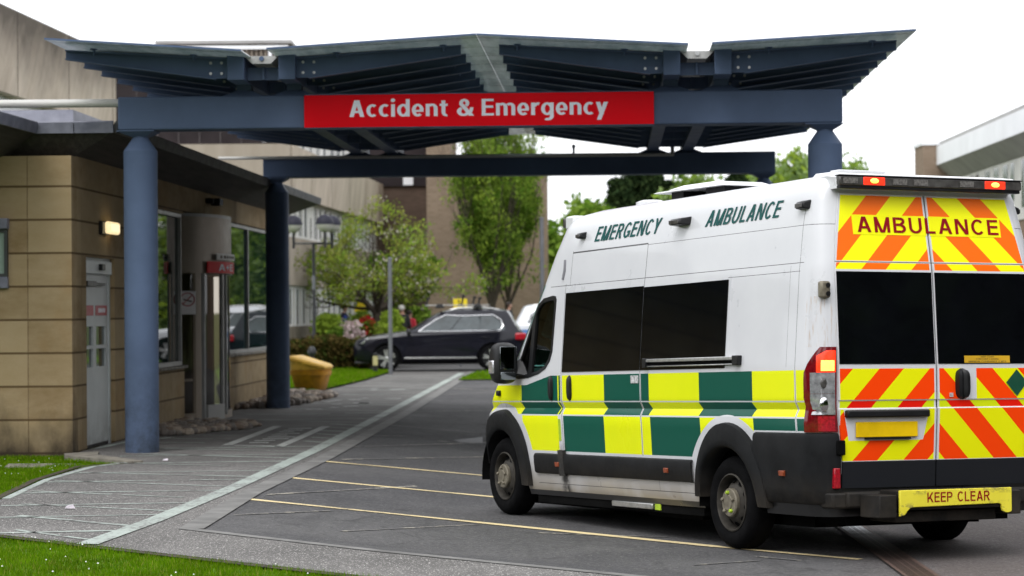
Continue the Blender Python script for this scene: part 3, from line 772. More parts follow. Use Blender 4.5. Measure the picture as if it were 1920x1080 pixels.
# rear handle on the far door
mb = MB(); n = 12; P = []
for j in range(n+1):
    a = -1+2*j/n; wv = .058*math.sqrt(max(.05, 1-abs(a)**5)); dp = .018+.035*math.sqrt(max(0, 1-abs(a)**4)); z = 1.232+.112*a
    P.append([rear_pt(-.217-wv, z, .016), rear_pt(-.217-wv*.85, z, dp), rear_pt(-.217-wv*.4, z, dp*1.05), rear_pt(-.217, z, dp*.75), rear_pt(-.217+wv*.4, z, dp*1.05), rear_pt(-.217+wv*.85, z, dp), rear_pt(-.217+wv, z, .016)])
mb.grid(P, None); mb.build('door_handle', P_gskt, door_r)
mb = MB(); rows = [[rear_pt(y, z, .0225) for y in (-.24, -.64)] for z in (1.384, 1.435)]; mb.grid(rows, (.003, 0, 0), flip=True); lb = mb.build('clearance_label', P_labely, door_r)
for word, wd, z in (('KEEP CLEAR', .115, 1.422), ('STRETCHER LOADING', .20, 1.406), ('MINIMUM CLEARANCE 4 MTS', .33, 1.389)):
    V, F = text_tris(word, width=wd, height=.0095)
    mb = MB(); mb.add_raw([rear_pt(-.44+wd/2-u, z+v, .024+d*.5) for u, v, d in V], F); mb.build('lettering', P_ink, lb, smooth=False, fix=False)
mb = MB(); mb.poly([rear_pt(y, z, .021) for y, z in ((-.70, 1.335), (-.605, 1.24), (-.70, 1.14), (-.795, 1.24))]); mb.build('green_diamond_label', mat('green diamond label', (.006, .075, .04), .4), door_r, smooth=False)
mb = MB(); mb.box(-.024, -.0185, -.135, -.105, 1.138, 1.168); mb.build('white_sticker', mat('tiny label', (.6, .5, .48), .5, vscale=90, var=.6), door_r)
# rear sill bar, yellow step
mb = MB(); mb.box(-.06, .10, -.8, .8, .365, .475); mb.build('bumper_beam', P_plast, amb, bevel=.015)
stp = empty('rear_step', (0, 0, 0)); stp.parent = amb
mb = MB(); mb.hexa([(-.32, .535, .352), (-.32, -.385, .352), (-.06, -.385, .352), (-.06, .535, .352)], [(-.32, .535, .488), (-.32, -.385, .488), (-.06, -.385, .488), (-.06, .535, .488)])
mb.build('step_tread', P_plast, stp, bevel=.01)
def ystep():
    m, nt, b = new_mat('scuffed yellow step'); k = NB(nt); o = k.coords(); X, Y, Z = k.xyz(o)
    n1 = k.noise(o, 16, 6, .72, (1, .7, 1.6)); edge = k.ramp(k.m('ABSOLUTE', k.m('SUBTRACT', Z, .43)), .02, .075)
    f = k.m('MULTIPLY', k.ramp(n1, .54, .60), edge)
    col = k.mix(f, k.mix(k.ramp(k.noise(o, 4), .3, .7), c4((.72, .62, .03)), c4((.82, .72, .05))), c4((.10, .085, .06)))
    k.put(b.inputs['Base Color'], col); b.inputs['Roughness'].default_value = .5
    return m
P_ystp = ystep()
mb = MB(); out = [(.555, .492), (-.395, .492), (-.395, .33), (-.388, .318), (-.365, .313), (-.335, .315), (-.315, .328), (-.308, .35), (-.305, .372), (-.29, .382), (.44, .372), (.47, .366), (.495, .345), (.515, .32), (.555, .310)]
mb.prism([(-.345, y, z) for y, z in out], (.02, 0, 0)); mb.build('step_face', P_ystp, stp, bevel=.004)
V, F = text_tris('KEEP CLEAR', width=.53, height=.068, S=.15, T=.13)
mb = MB(); mb.add_raw([(-.3475-d, .328-u, .405+v) for u, v, d in V], F); mb.build('lettering', P_letterr, stp, smooth=False, fix=False)
for a in ((-.31, -.06, .555, .70, .30, .46), (-.31, -.06, -.50, -.40, .30, .47), (-.2, .2, -.36, .5, .26, .34)):
    mb = MB(); mb.box(*a); mb.build('step_bracket', P_plast, stp, bevel=.008)
# --- roof: rear light bar, vent hood, antenna puck, front marker
e_ = empty('light_bar', (0, 0, 0)); e_.parent = amb
mb = MB(); rr = []
for x, zt, yw in ((.045, 2.722, .775), (.06, 2.738, .785), (.20, 2.758, .765), (.50, 2.772, .70)):
    rr.append([(x, yw, 2.628), (x, yw, zt-.03), (x, yw-.03, zt), (x, -yw+.03, zt), (x, -yw, zt-.03), (x, -yw, 2.63)])
mb.rings(rr); mb.build('light_bar_housing', P_white, e_, angle=40)
mb = MB(); mb.box(-.0, .05, -.79, .79, 2.648, 2.716); mb.build('light_bar_lens', P_smoke, e_, bevel=.01)
mb = MB(); mb.box(-.008, .06, -.795, .795, 2.716, 2.724); mb.box(.01, .06, -.78, .78, 2.627, 2.6475); mb.build('light_bar_trim', P_gskt, e_, bevel=.003)
for y in (.50, -.55):
    mb = MB(); mb.box(-.006, .002, y-.09, y+.09, 2.654, 2.710); bl = mb.build('beacon_lamp', P_halo, e_, bevel=.006)
    mb = MB(); mb.ball((-.007, y, 2.684), .045, 12, 8, (.2, .8, .42)); mb.build('beacon_core', P_core, bl)
for y, c_ in ((.28, P_clear), (.10, P_clear), (-.30, P_clear), (.70, P_clear)):
    mb = MB(); mb.box(-.004, .001, y-.06, y+.06, 2.662, 2.702); mb.build('lamp_module', P_smoke if c_ is P_smoke else mat('unlit lamp module', (.17, .16, .15), .3, vscale=60, var=.4), e_)
for y in (.3, -.1, -.5): pass
mb = MB(); mb.box(.30, .42, .2, .6, 2.77, 2.79); mb.build('roof_joint', P_white, e_, bevel=.004)
mb = MB(); mb.hexa([(1.98, .02, 2.815), (1.98, .60, 2.815), (3.14, .60, 2.832), (3.14, .02, 2.832)], [(2.02, .05, 2.835), (2.02, .57, 2.835), (3.12, .57, 2.845), (3.12, .05, 2.845)])
mb.hexa([(2.10, .06, 2.836), (2.10, .56, 2.836), (2.95, .56, 2.848), (2.95, .06, 2.848)], [(2.2, .10, 2.868), (2.2, .52, 2.868), (2.75, .52, 2.875), (2.75, .10, 2.875)])
vh = mb.build('roof_vent', P_white, amb, bevel=.008)
for a in ((2.72, 2.92, .1, .54, 2.76, 2.838), (2.05, 2.35, .1, .54, 2.76, 2.822)):
    mb = MB(); mb.box(*a); mb.build('vent_base', P_plast, vh)
mb = MB(); mb.lathe([(.13, 2.76), (.13, 2.79), (.09, 2.806), (.0, 2.808)], 24, c=(3.44, .45, 0)); mb.build('antenna_puck', P_white, amb)
mb = MB(); mb.box(4.13, 4.30, .60, .84, 2.60, 2.72); fb = mb.build('front_beacon', P_white, amb, bevel=.02)
mb = MB(); mb.box(4.30, 4.345, .60, .84, 2.625, 2.705); mb.build('beacon_lens', P_smoke, fb, bevel=.006)
# ================================================================== ENTRANCE CANOPY (local frame: e along the sign, d away, z up)
MD = .0423783
CAN_M = Matrix.Translation((-4.49684, 29.11189, 0)) @ Matrix.Rotation(-math.atan(MD), 4, 'Z')
CAN_I = CAN_M.inverted()
def cw(e, d, z): return CAN_M @ Vector((e, d, z))
C_blue = mat('slate blue painted steel', (.090, .126, .205), .5, var=.10, vscale=1.2, spec=.10, dirt=((.03, .036, .045), .0, 1.3))
C_dark = C_blue
C_bolt = mat('zinc bolt', (.5, .5, .5), .35, .8, var=.1)
C_gut = mat('galvanised gutter', (.42, .42, .41), .45, .3, var=.2, vscale=6)
C_pipe = mat('pale grey pipe', (.52, .51, .48), .45, var=.15, vscale=5, streak=(.2, 1, 1))
def roofglass():
    m = bpy.data.materials.new('weathered wired glass'); m.use_nodes = True; nt = m.node_tree; nt.nodes.clear(); k = NB(nt); o = k.coords()
    out = k.add('ShaderNodeOutputMaterial')
    n = k.noise(o, 2.2, 6, .7, (3.0, .35, 1)); n2 = k.noise(o, .8, 4)
    X, Y, Z = k.xyz(o)
    joint = k.m('LESS_THAN', k.m('FRACT', k.m('ADD', Y, .2)), .025)
    c = k.mix(k.ramp(n, .3, .7), c4((.42, .49, .49)), c4((.70, .76, .75)))
    c = k.mix(k.ramp(n2, .55, .75, 0, .6), c, c4((.16, .20, .21)))
    c = k.mix(joint, c, c4((.02, .025, .03)))
    d = k.add('ShaderNodeBsdfDiffuse'); t = k.add('ShaderNodeBsdfTranslucent'); g = k.add('ShaderNodeBsdfGlossy'); g.inputs[1].default_value = .12
    nt.links.new(c, d.inputs[0]); nt.links.new(c, t.inputs[0])
    a = k.add('ShaderNodeMixShader'); a.inputs[0].default_value = .72; nt.links.new(d.outputs[0], a.inputs[1]); nt.links.new(t.outputs[0], a.inputs[2])
    b = k.add('ShaderNodeMixShader'); fr = k.add('ShaderNodeFresnel'); nt.links.new(fr.outputs[0], b.inputs[0]); nt.links.new(a.outputs[0], b.inputs[1]); nt.links.new(g.outputs[0], b.inputs[2])
    nt.links.new(b.outputs[0], out.inputs[0]); return m
C_glass = roofglass(); S_block = mat('grey light blocking sheet', (.16, .165, .17), .7)
can = tag(empty('entrance_canopy', mtx=CAN_M), 'slate blue steel canopy with winged glass roof on round columns over the ambulance bay', 'canopy')
E1, DB = 8.27, 12.98      # column spacing, depth of the rear frame
for e_base in (0.0, E1):
    for d, zc in ((0, 3.66), (DB, 3.79)):
        e = e_base if d == 0 else (-.165 if e_base == 0 else 8.345)
        mb = MB(); mb.lathe([(.205, 0 if e < 5 else -.2), (.205, zc-.01), (.198, zc), (.098, zc+.145), (.098, zc+.165)], 40, c=(e, d, 0)); mb.build('column', C_blue, can, angle=30)
        ztop = 3.895 if d == 0 else 4.03
        mb = MB(); a = .09; b_ = .20
        e0, e1 = e-.25+.0, e+.20
        mb.hexa([(e-a, d-a, zc+.16), (e+a, d-a, zc+.16), (e+a, d+a, zc+.16), (e-a, d+a, zc+.16)], [(e0 if e < 5 else e-.2, d-b_, ztop-.012), (e1, d-b_, ztop-.012), (e1, d+b_, ztop-.012), (e0 if e < 5 else e-.2, d+b_, ztop-.012)])
        mb.hexa([(e0, d-b_, ztop-.012), (e1, d-b_, ztop-.012), (e1, d+b_, ztop-.012), (e0, d+b_, ztop-.012)], [(e0, d-b_, ztop), (e1, d-b_, ztop), (e1, d+b_, ztop), (e0, d+b_, ztop)])
        mb.build('column_cap', C_blue, can, smooth=False)
mb = MB(); mb.box(-.235, E1+.195, -.2, .2, 3.897, 4.295); mb.build('cross_beam', C_blue, can, bevel=.02, seg=3)
mb = MB(); mb.box(-.38, E1+.27, DB-.2, DB+.2, 4.032, 4.405); mb.build('cross_beam', C_blue, can, bevel=.02, seg=3)
PUR = (1.283, 1.893, 6.425, 7.026)
D0, D1 = -.75, 13.9
for p in PUR:
    mb = MB(); mb.box(p-.10, p+.10, D0, D1, 4.432, 4.728); mb.build('long_beam', C_blue, can, bevel=.008)
    for d, z0 in ((0, 4.295), (DB, 4.405)):
        mb = MB(); mb.hexa([(p-.25, d-.18, z0), (p+.25, d-.18, z0), (p+.25, d+.18, z0), (p-.25, d+.18, z0)], [(p-.09, d-.1, z0+.07), (p+.09, d-.1, z0+.07), (p+.09, d+.1, z0+.07), (p-.09, d+.1, z0+.07)])
        if d == 0: mb.box(p-.085, p+.085, d-.10, d+.1, z0+.071, 4.431)
        mb.build('beam_saddle', C_blue, can, smooth=False)
# gutters between the long beams
for c_ in (1.588, 6.725):
    mb = MB(); prof = [(-.20, 4.715), (-.185, 4.715), (-.10, 4.64), (.10, 4.64), (.185, 4.715), (.20, 4.715), (.11, 4.625), (-.11, 4.625)]
    mb.prism([(c_+x, D0+.04, z) for x, z in prof], (0, D1-D0-.08, 0)); mb.prism([(c_-.19, D0+.05, 4.716), (c_-.10, D0+.05, 4.641), (c_+.10, D0+.05, 4.641), (c_+.19, D0+.05, 4.716)], (0, .01, 0))
    gt = mb.build('gutter', C_gut, can, smooth=False)
    mb = MB(); mb.lathe([(.028, D0+.03), (.028, D0+.055)], 12, c=(c_, 0, 4.685), axis='y'); mb.build('gutter_bolt', C_bolt if c_ > 3 else C_blue, gt)
    for d in np.arange(D0+.25, D1, 1.8):
        mb = MB(); mb.box(c_-.20, c_+.20, d, d+.03, 4.45, 4.60); mb.box(c_-.012, c_+.012, d-.06, d, 4.45, 4.60); mb.build('tie_plate', C_blue, can, smooth=False)
# tapered rafters, four wings
NR = 14
DR = [D0+.12+i*1.0 for i in range(NR)]
WING = ((PUR[0]-.10, -.76, 4.66, 4.805), (PUR[1]+.10, 3.945, 4.66, 4.808), (PUR[2]-.10, 4.397, 4.66, 4.808), (PUR[3]+.10, 9.055, 4.66, 4.803))
for d in DR:
    for a, t, za, zt in WING:
        sg = 1 if t > a else -1
        za2 = 4.686
        mb = MB()
        L = [(a, za2), (t, zt), (t, zt-.088), (a+sg*.15, 4.462), (a, 4.462)]
        mb.prism([(x, d-.008, z) for x, z in L], (0, .016, 0))
        def fl(p, q, h):   # flange
            (x0, z0), (x1, z1) = p, q
            mb.hexa([(x0, d-.06, z0), (x1, d-.06, z1), (x1, d+.06, z1), (x0, d+.06, z0)], [(x0, d-.06, z0+h), (x1, d-.06, z1+h), (x1, d+.06, z1+h), (x0, d+.06, z0+h)])
        fl(L[0], L[1], .014); fl(L[3], L[2], -.014)
        rf = mb.build('rafter', C_blue, can, smooth=False)
        if d < 3:
            for bx, bz in ((.08, 4.52), (.08, 4.645), (.21, 4.52), (.21, 4.645)):
                mb = MB(); mb.lathe([(.017, d-.026), (.017, d-.012), (.012, d-.008)], 8, c=(a+sg*bx, 0, bz), axis='y'); mb.build('bolt', C_bolt, rf)
# glass roof sheets and their clamps
for (a, za), (t, zt) in (((1.46, 4.712), (-.83, 4.872)), ((1.75, 4.726), (4.172, 4.864)), ((6.60, 4.722), (4.176, 4.864)), ((6.87, 4.730), (9.19, 4.850))):
    mb = MB(); mb.hexa([(a, -1.42, za-.012), (t, -1.42, zt-.012), (t, 14.2, zt-.012), (a, 14.2, za-.012)], [(a, -1.42, za), (t, -1.42, zt), (t, 14.2, zt), (a, 14.2, za)])
    rg = mb.build('roof_glass', C_glass, can, smooth=False)
    mb = MB(); mb.hexa([(a, -1.43, za-.014), (t, -1.43, zt-.014), (t, -1.42, zt-.014), (a, -1.42, za-.014)], [(a, -1.43, za+.008), (t, -1.43, zt+.008), (t, -1.42, zt+.008), (a, -1.42, za+.008)]); mb.build('glass_edge', C_blue, rg, smooth=False)
    sg_ = 1 if t > a else -1
    mb = MB(); A_, T_ = a+sg_*.05, t-sg_*.42; zA, zT = za+(zt-za)*.02+.006, za+(zt-za)*((T_-a)/(t-a))+.006
    mb.hexa([(A_, -.55, zA), (T_, -.55, zT), (T_, 14.1, zT), (A_, 14.1, zA)], [(A_, -.55, zA+.01), (T_, -.55, zT+.01), (T_, 14.1, zT+.01), (A_, 14.1, zA+.01)]); mb.build('light_block_sheet', S_block, can, smooth=False)  # added opaque sheet over the rafters, keeps sky light from the underside
    for f in (.30, .82):
        x = a+(t-a)*f; z = za+(zt-za)*f-.012
        for d in (DR[0],)+tuple(DR[1:4]):
            mb = MB(); mb.lathe([(.018, z-.075), (.022, z-.02), (.045, z-.012), (.045, z)], 12, c=(x, d-.03, 0)); mb.build('glass_clamp', C_blue, rg)
# services along the rear beam and down pipe
mb = MB(); mb.tube([(-1.15, DB-.24, 4.375), (2.0, DB-.24, 4.368), (6.79, DB-.24, 4.36)], .028, 10); mb.build('service_pipe', C_pipe, can)
mb = MB(); mb.tube([(6.76, DB-.25, 4.62), (6.76, DB-.25, 4.36)], .035, 10); mb.box(6.58, 6.94, DB-.5, DB-.3, 4.53, 4.61); mb.build('down_pipe', C_gut, can)
mb = MB(); mb.tube([(-2.6, -.05, 4.245), (-.235, -.05, 4.235)], .05, 14); mb.build('drain_pipe', C_pipe, can)
for e in (-1.98, -1.0):
    pass
mb = MB(); mb.tube([(5.05, DB-.24, 4.40), (5.05, DB-.24, 4.50)], .02); mb.ball((5.05, DB-.24, 4.52), .035); mb.build('small_sensor', C_dark, can)

# the sign
SG_M = CAN_M @ Matrix.Translation((2.03, -.245, 3.885))
P_red = mat('red sign enamel', (.78, .0006, .008), .42, var=.04, vscale=1.2, spec=.08); P_lwhite = mat('white sign lettering', (.86, .87, .95), .45, var=.03, spec=.2)
sg = tag(empty('hospital_sign', mtx=SG_M), 'long red sign board with white lettering reading Accident & Emergency', 'sign')
mb = MB(); mb.box(0, 4.192, 0, .035, .012, .402); mb.build('sign_panel', P_red, sg, bevel=.004)
mb = MB(); mb.box(-.004, 4.196, -.004, .04, 0, .0115); mb.box(-.004, 4.196, .0, .04, .4025, .416); mb.build('sign_frame', C_blue, sg, smooth=False)
for word, x0, x1 in (('Accident', .545, 1.728), ('&', 1.838, 2.045), ('Emergency', 2.135, 3.645)):
    V, F = text_tris(word, width=x1-x0, height=.200, S=.195, T=.14, gap=.105)
    mb = MB(); mb.add_raw([(x0+u, -.003-d, .135+v) for u, v, d in V], F); mb.build('lettering', P_lwhite, sg, smooth=False, fix=False)

# ================================================================== A&E BUILDING (same frame)
def stone(name, du, dv, bw=.66, damp=1.0):
    m, nt, b = new_mat(name); k = NB(nt); o = k.coords(); X, Y, Z = k.xyz(o)
    cb = k.add('ShaderNodeCombineXYZ'); k.put(cb.inputs[0], k.m('ADD', k.m('ADD', X, Y), du)); k.put(cb.inputs[1], k.m('ADD', Z, dv)); cb.inputs[2].default_value = 0
    br = k.add('ShaderNodeTexBrick'); br.offset = 0; nt.links.new(cb.outputs[0], br.inputs['Vector'])
    br.inputs['Scale'].default_value = 1; br.inputs['Brick Width'].default_value = bw; br.inputs['Row Height'].default_value = .4055
    br.inputs['Mortar Size'].default_value = .007; br.inputs['Mortar Smooth'].default_value = .35; br.inputs['Bias'].default_value = 0
    br.inputs['Color1'].default_value = c4((.36, .275, .155)); br.inputs['Color2'].default_value = c4((.215, .145, .068)); br.inputs['Mortar'].default_value = c4((.16, .10, .045))
    n = k.noise(o, 2.2, 6, .65, (1, 1, 2)); n2 = k.noise(o, .9, 4, .6); n3 = k.noise(o, 90, 3, .6)
    col = k.mix(k.ramp(n, .35, .7, 0, .7), br.outputs['Color'], c4((.40, .31, .19)))
    col = k.mix(k.ramp(n2, .55, .72, 0, .55), col, c4((.30, .18, .07)))
    col = k.mix(k.ramp(n3, .4, .75, 0, .18), col, c4((.15, .11, .06)))
    # damp staining at the foot: a real dark stain with its own ragged outline
    bed = k.m('FRACT', k.m('DIVIDE', k.m('ADD', Z, dv), .4055)); bed = k.OR(k.m('LESS_THAN', bed, .032), k.m('GREATER_THAN', bed, .968))
    col = k.mix(k.m('MULTIPLY', bed, .85), col, c4((.085, .052, .022)))
    ns = k.noise(o, 1.5, 5, .6, (1.3, 1.3, .8))
    st = k.ramp(k.m('ADD', Z, k.m('MULTIPLY', k.m('SUBTRACT', ns, .5), 1.5)), -.05, .62, .95, 0)
    col = k.mix(k.m('MULTIPLY', st, damp), col, c4((.035, .026, .017)))
    k.put(b.inputs['Base Color'], col); b.inputs['Roughness'].default_value = .9; b.inputs['Specular IOR Level'].default_value = .2
    h = k.m('ADD', k.m('MULTIPLY', k.NOT(k.OR(bed, br.outputs['Fac'])), 1.0), k.m('MULTIPLY', n3, .08))
    k.put(b.inputs['Normal'], k.bump(h, .9, .02)); return m
S_stone = stone('sandstone blocks', 1.39-.66+.66*3, .007+.4055)
S_stone2 = stone('sandstone blocks long', .3, .007+.4055, 1.5, .35)
S_soff = mat('dark slatted soffit', (.035, .03, .026), .8, var=.35, vscale=14, streak=(1, .06, 1))
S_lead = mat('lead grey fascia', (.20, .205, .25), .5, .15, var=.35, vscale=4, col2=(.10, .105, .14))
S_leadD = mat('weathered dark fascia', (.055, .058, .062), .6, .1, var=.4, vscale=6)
S_frame = mat('grey aluminium frame', (.30, .30, .29), .45, .25, var=.1)
S_bronze = mat('bronze grey metal cladding', (.25, .205, .16), .42, .35, var=.12, vscale=1.5, streak=(1, 1, .1))
S_door = mat('pale grey door paint', (.52, .55, .55), .45, var=.06, dirt=((.2, .2, .19), 0, .5))
S_gl = glass('dark green reflective glass', (.10, .18, .15), .015, .8, .8, (.008, .028, .022))
S_gl2 = glass('dark reflective window', (.10, .16, .15), .012, 1.0, .8, (.014, .038, .034))
S_conc = mat('concrete edging', (.22, .20, .165), .9, var=.3, vscale=6, bump=.4, bscale=80)
AE_M = CAN_M.copy()
ae = tag(empty('emergency_building', mtx=AE_M), 'low sandstone emergency department with flat dark eaves and a curved bronze entrance', 'building')
WE = -.85; TH = .32
mb = MB()
for d0, d1, z0, z1 in ((.302, .80, -.25, 3.62), (.80, 2.50, 2.40, 3.62), (2.50, 5.45, -.25, 3.62), (5.45, 7.60, -.25, .84), (5.45, 7.60, 3.20, 3.62), (7.60, 11.6, 3.24, 3.62), (11.6, 18.9, -.25, .92), (11.6, 18.9, 3.24, 3.62), (18.9, 19.3, -.25, 3.62)):
    mb.box(WE-TH, WE, d0, d1, z0, z1)
mb.box(-9, WE-TH, 19.0, 19.3, -.25, 3.62)
mb.build('side_wall', S_stone2, ae, smooth=False)
mb = MB(); mb.box(-12, WE, 0, .30, -.30, 3.61); mb.build('front_wall', S_stone, ae, smooth=False)
# sills and heads
for d0, d1 in ((5.45, 7.60), (11.6, 18.9)):
    mb = MB(); mb.box(WE-.2, WE+.06, d0, d1, .842 if d0 < 8 else .922, .885 if d0 < 8 else .965); mb.build('window_sill', S_conc, ae, bevel=.008)
# dark window by the column
def window(d0, d1, z0, z1, mull, gl, bolts=False):
    w_ = MB(); f = .06
    w_.box(WE-.12, WE-.03, d0, d0+f, z0, z1); w_.box(WE-.12, WE-.03, d1-f, d1, z0, z1)
    w_.box(WE-.12, WE-.03, d0+f, d1-f, z1-f, z1); w_.box(WE-.12, WE-.03, d0+f, d1-f, z0, z0+f)
    for q in mull: w_.box(WE-.12, WE-.035, q-.04, q+.04, z0+f, z1-f)
    o = w_.build('window', S_frame, ae, smooth=False)
    cuts = [d0+f]+[x for q in mull for x in (q-.04, q+.04)]+[d1-f]
    for a, c_ in zip(cuts[::2], cuts[1::2]):
        p = MB(); p.box(WE-.085, WE-.075, a+.002, c_-.002, z0+f+.002, z1-f-.002); p.build('pane', gl, o, smooth=False)
    if bolts:
        for z in np.arange(z0+.3, z1, .43):
            p = MB(); p.lathe([(.03, WE-.03), (.03, WE-.005)], 8, c=(0, d0+.03, z), axis='x'); p.build('frame_bolt', P_gskt, o)
    return o
window(5.46, 7.58, .886, 3.198, (), S_gl, True)
window(11.62, 18.88, .966, 3.238, (14.35, 17.4), S_gl2)
mb = MB(); mb.box(-6, WE-.34, .4, 19.6, -.2, 3.5); mb.build('inner_room', mat('dim interior', (.05, .05, .048), .9), ae, smooth=False) if False else None
# side door with panes
dw = empty('door', (0, 0, 0)); dw.parent = ae
mb = MB(); mb.box(WE-.2, WE-.06, .80, .87, -.1, 2.22); mb.box(WE-.2, WE-.06, 2.43, 2.50, -.1, 2.40); mb.box(WE-.2, WE-.06, .87, 2.43, 2.36, 2.40); mb.build('door_frame', S_door, dw, smooth=False)
mb = MB(); mb.box(WE-.18, WE-.02, .80, 2.43, 2.19, 2.36); mb.build('door_closer_box', S_door, dw, bevel=.01)
mb = MB(); mb.box(WE-.02, WE+.03, 1.62, 1.82, 2.24, 2.32); mb.build('door_sensor', P_gskt, dw, bevel=.01)
mb = MB()
mb.box(WE-.13, WE-.08, .87, 2.43, .02, 1.0); mb.box(WE-.13, WE-.08, .87, 2.43, 1.52, 1.585)
for a, c_ in ((.87, .95), (1.55, 1.72), (2.32, 2.43)): mb.box(WE-.13, WE-.08, a, c_, 1.0, 1.52)
for a, c_ in ((.95, 1.55), (1.72, 2.32)): mb.box(WE-.13, WE-.08, a, c_, 1.235, 1.28)
mb.box(WE-.13, WE-.08, .87, 2.43, 1.585, 2.19)
lf = mb.build('door_leaf', S_door, dw, smooth=False)
for a, c_ in ((.95, 1.55), (1.72, 2.32)):
    for z0, z1 in ((1.0, 1.235), (1.28, 1.52)):
        p = MB(); p.box(WE-.115, WE-.108, a, c_, z0, z1); p.build('door_pane', S_gl2, lf, smooth=False)
mb = MB(); mb.box(WE-.079, WE-.02, .98, 1.5, 2.03, 2.10); mb.box(WE-.079, WE-.03, 1.55, 2.1, 2.045, 2.08); mb.build('door_closer', P_gskt, dw, bevel=.006)
mb = MB(); mb.box(WE-.14, WE-.079, .88, 2.42, -.02, .018); mb.build('door_threshold', P_gskt, dw)
S_redn = mat('red notice', (.45, .05, .06), .5, var=.1)
for a, c_ in ((.93, 1.55), (1.68, 2.36)):
    mb = MB(); mb.box(WE-.079, WE-.074, a, c_, 1.66, 1.79); dn = mb.build('door_notice', S_redn, dw, smooth=False)
mb = MB()
for q in range(5): mb.box(WE-.0735, WE-.072, 1.84+q*.085, 1.90+q*.085, 1.70, 1.755)
mb.build('lettering', P_lwhite, dn, smooth=False)
# curved entrance drum
dr_ = empty('entrance_drum', (0, 0, 0)); dr_.parent = ae
DC, RAD = (WE-.75, 9.45), 1.9
def arc(a0, a1, n): return [(DC[0]+1.15*math.cos(a)*1.0, DC[1]+RAD*math.sin(a)) for a in np.linspace(a0, a1, n)]
A0, A1 = R(-78), R(78)
mb = MB(); P = []
for z in (2.30, 2.32, 3.16, 3.18): P.append([Vector((x, y, z)) for x, y in arc(A0, A1, 32)])
mb.grid(P, (-.04, 0, 0)); mb.build('drum_head', S_bronze, dr_)
mb = MB(); top = [Vector((x, y, 3.181)) for x, y in arc(A0, A1, 32)]; mb.prism(top, (0, 0, .05)); mb.build('drum_cap', S_frame, dr_, smooth=False)
def post(a, w_, name, z1=2.30, z0=0.0, matl=None):
    mb = MB(); L = arc(a-w_, a+w_, 6); mb.grid([[Vector((x, y, z)) for x, y in L] for z in (z0, z1)], (-.06, 0, 0)); return mb.build(name, matl or S_bronze, dr_)
for a, w_, mm in ((-74, .02, S_bronze), (-63, .015, S_bronze), (-41, .045, S_bronze), (-35, .012, S_frame), (-12.5, .018, S_frame), (-6, .010, S_frame), (35, .03, S_bronze), (74, .03, S_bronze)): post(R(a), w_, 'drum_post', matl=mm)
S_gl3 = glass('bronze tinted glass', (.55, .50, .42), .015, .9, .15, (.05, .045, .035))
for a0, a1, z0 in ((-73, -64, .12), (-62, -44, .12), (-34, -14, .24), (-11, -6.7, .06), (-5, 33, .12), (37, 72, .12)):
    L = arc(R(a0), R(a1), 8)
    mb = MB(); mb.grid([[Vector((x-.03, y, z)) for x, y in L] for z in (z0+.01, 2.28)], (-.008, 0, 0)); mb.build('curved_pane', S_gl3, dr_)
    mb = MB(); mb.grid([[Vector((x+(.03 if z0 == .24 else 0), y, z)) for x, y in L] for z in (.0, z0)], (-.05, 0, 0)); mb.build('kick_panel', S_frame if z0 == .24 else S_bronze, dr_)
mb = MB(); mb.grid([[Vector((x-.05, y, z)) for x, y in arc(R(-38.5), R(-36), 3)] for z in (.0, 2.29)], (-.04, 0, 0)); mb.build('door_gap', P_gskt, dr_)
mb = MB(); mb.grid([[Vector((x-.02, y, z)) for x, y in arc(R(-60), R(-45), 6)] for z in (.62, .66)], (-.04, 0, 0)); mb.build('mid_rail', S_bronze, dr_)
mb = MB(); L = arc(R(-70), R(70), 16); mb.prism([Vector((x-.45, y, .0)) for x, y in L], (0, 0, 3.1)); mb.build('lobby_wall', mat('dim lobby', (.16, .125, .085), .9), dr_, smooth=False)
# roof slab: soffit, fascias
ZE0, ZE1 = 3.875, 4.0
mb = MB(); EV = -.28
ol = [(-1.35, -2.6), (-1.28, -.05), (EV-.03, -.05), (EV-.03, 20.2), (-12, 20.2), (-12, -2.6)]
rooftop = mb; mb.hexa([(x, y, ZE0+.02) for x, y in ol], [(x, y, ZE1-.02) for x, y in ol]); mb.build('roof', S_leadD, ae, smooth=False)
mb = MB()
inn = [(-1.75, -2.2), (-1.7, .25), (WE-.05, .25), (WE-.05, 19.25), (-11.9, 19.25), (-11.9, -2.2)]
ids = [mb.vert((x, y, ZE0+.018)) for x, y in ol]; jd = [mb.vert((x, y, 3.60)) for x, y in inn]
for q in range(6): mb.face((ids[q], ids[(q+1) % 6], jd[(q+1) % 6], jd[q]))
mb.face(jd); mb.build('soffit', S_soff, ae, smooth=False, fix=False)
def fascia(p, q, matl, npan, z0=ZE0, z1=ZE1):
    p = Vector((*p, 0)); q = Vector((*q, 0)); u = (q-p).normalized(); n_ = Vector((u.y, -u.x, 0)); L = (q-p).length
    mb = MB()
    for i in range(npan):
        a = p+u*(L*i/npan+.006); b_ = p+u*(L*(i+1)/npan-.006)
        mb.hexa([a+Vector((0, 0, z0)), b_+Vector((0, 0, z0)), b_+n_*.03+Vector((0, 0, z0)), a+n_*.03+Vector((0, 0, z0))], [a+Vector((0, 0, z1)), b_+Vector((0, 0, z1)), b_+n_*.05+Vector((0, 0, z1)), a+n_*.05+Vector((0, 0, z1))])
    mb.tube([p+n_*.03+Vector((0, 0, z1+.004)), q+n_*.03+Vector((0, 0, z1+.004))], .018, 8)
    mb.build('fascia', matl, ae, smooth=False)
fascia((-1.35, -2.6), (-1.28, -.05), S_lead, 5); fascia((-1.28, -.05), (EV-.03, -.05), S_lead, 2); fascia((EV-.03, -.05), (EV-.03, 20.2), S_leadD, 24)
fascia((EV-.03, 20.2), (-3.0, 20.2), S_leadD, 4)
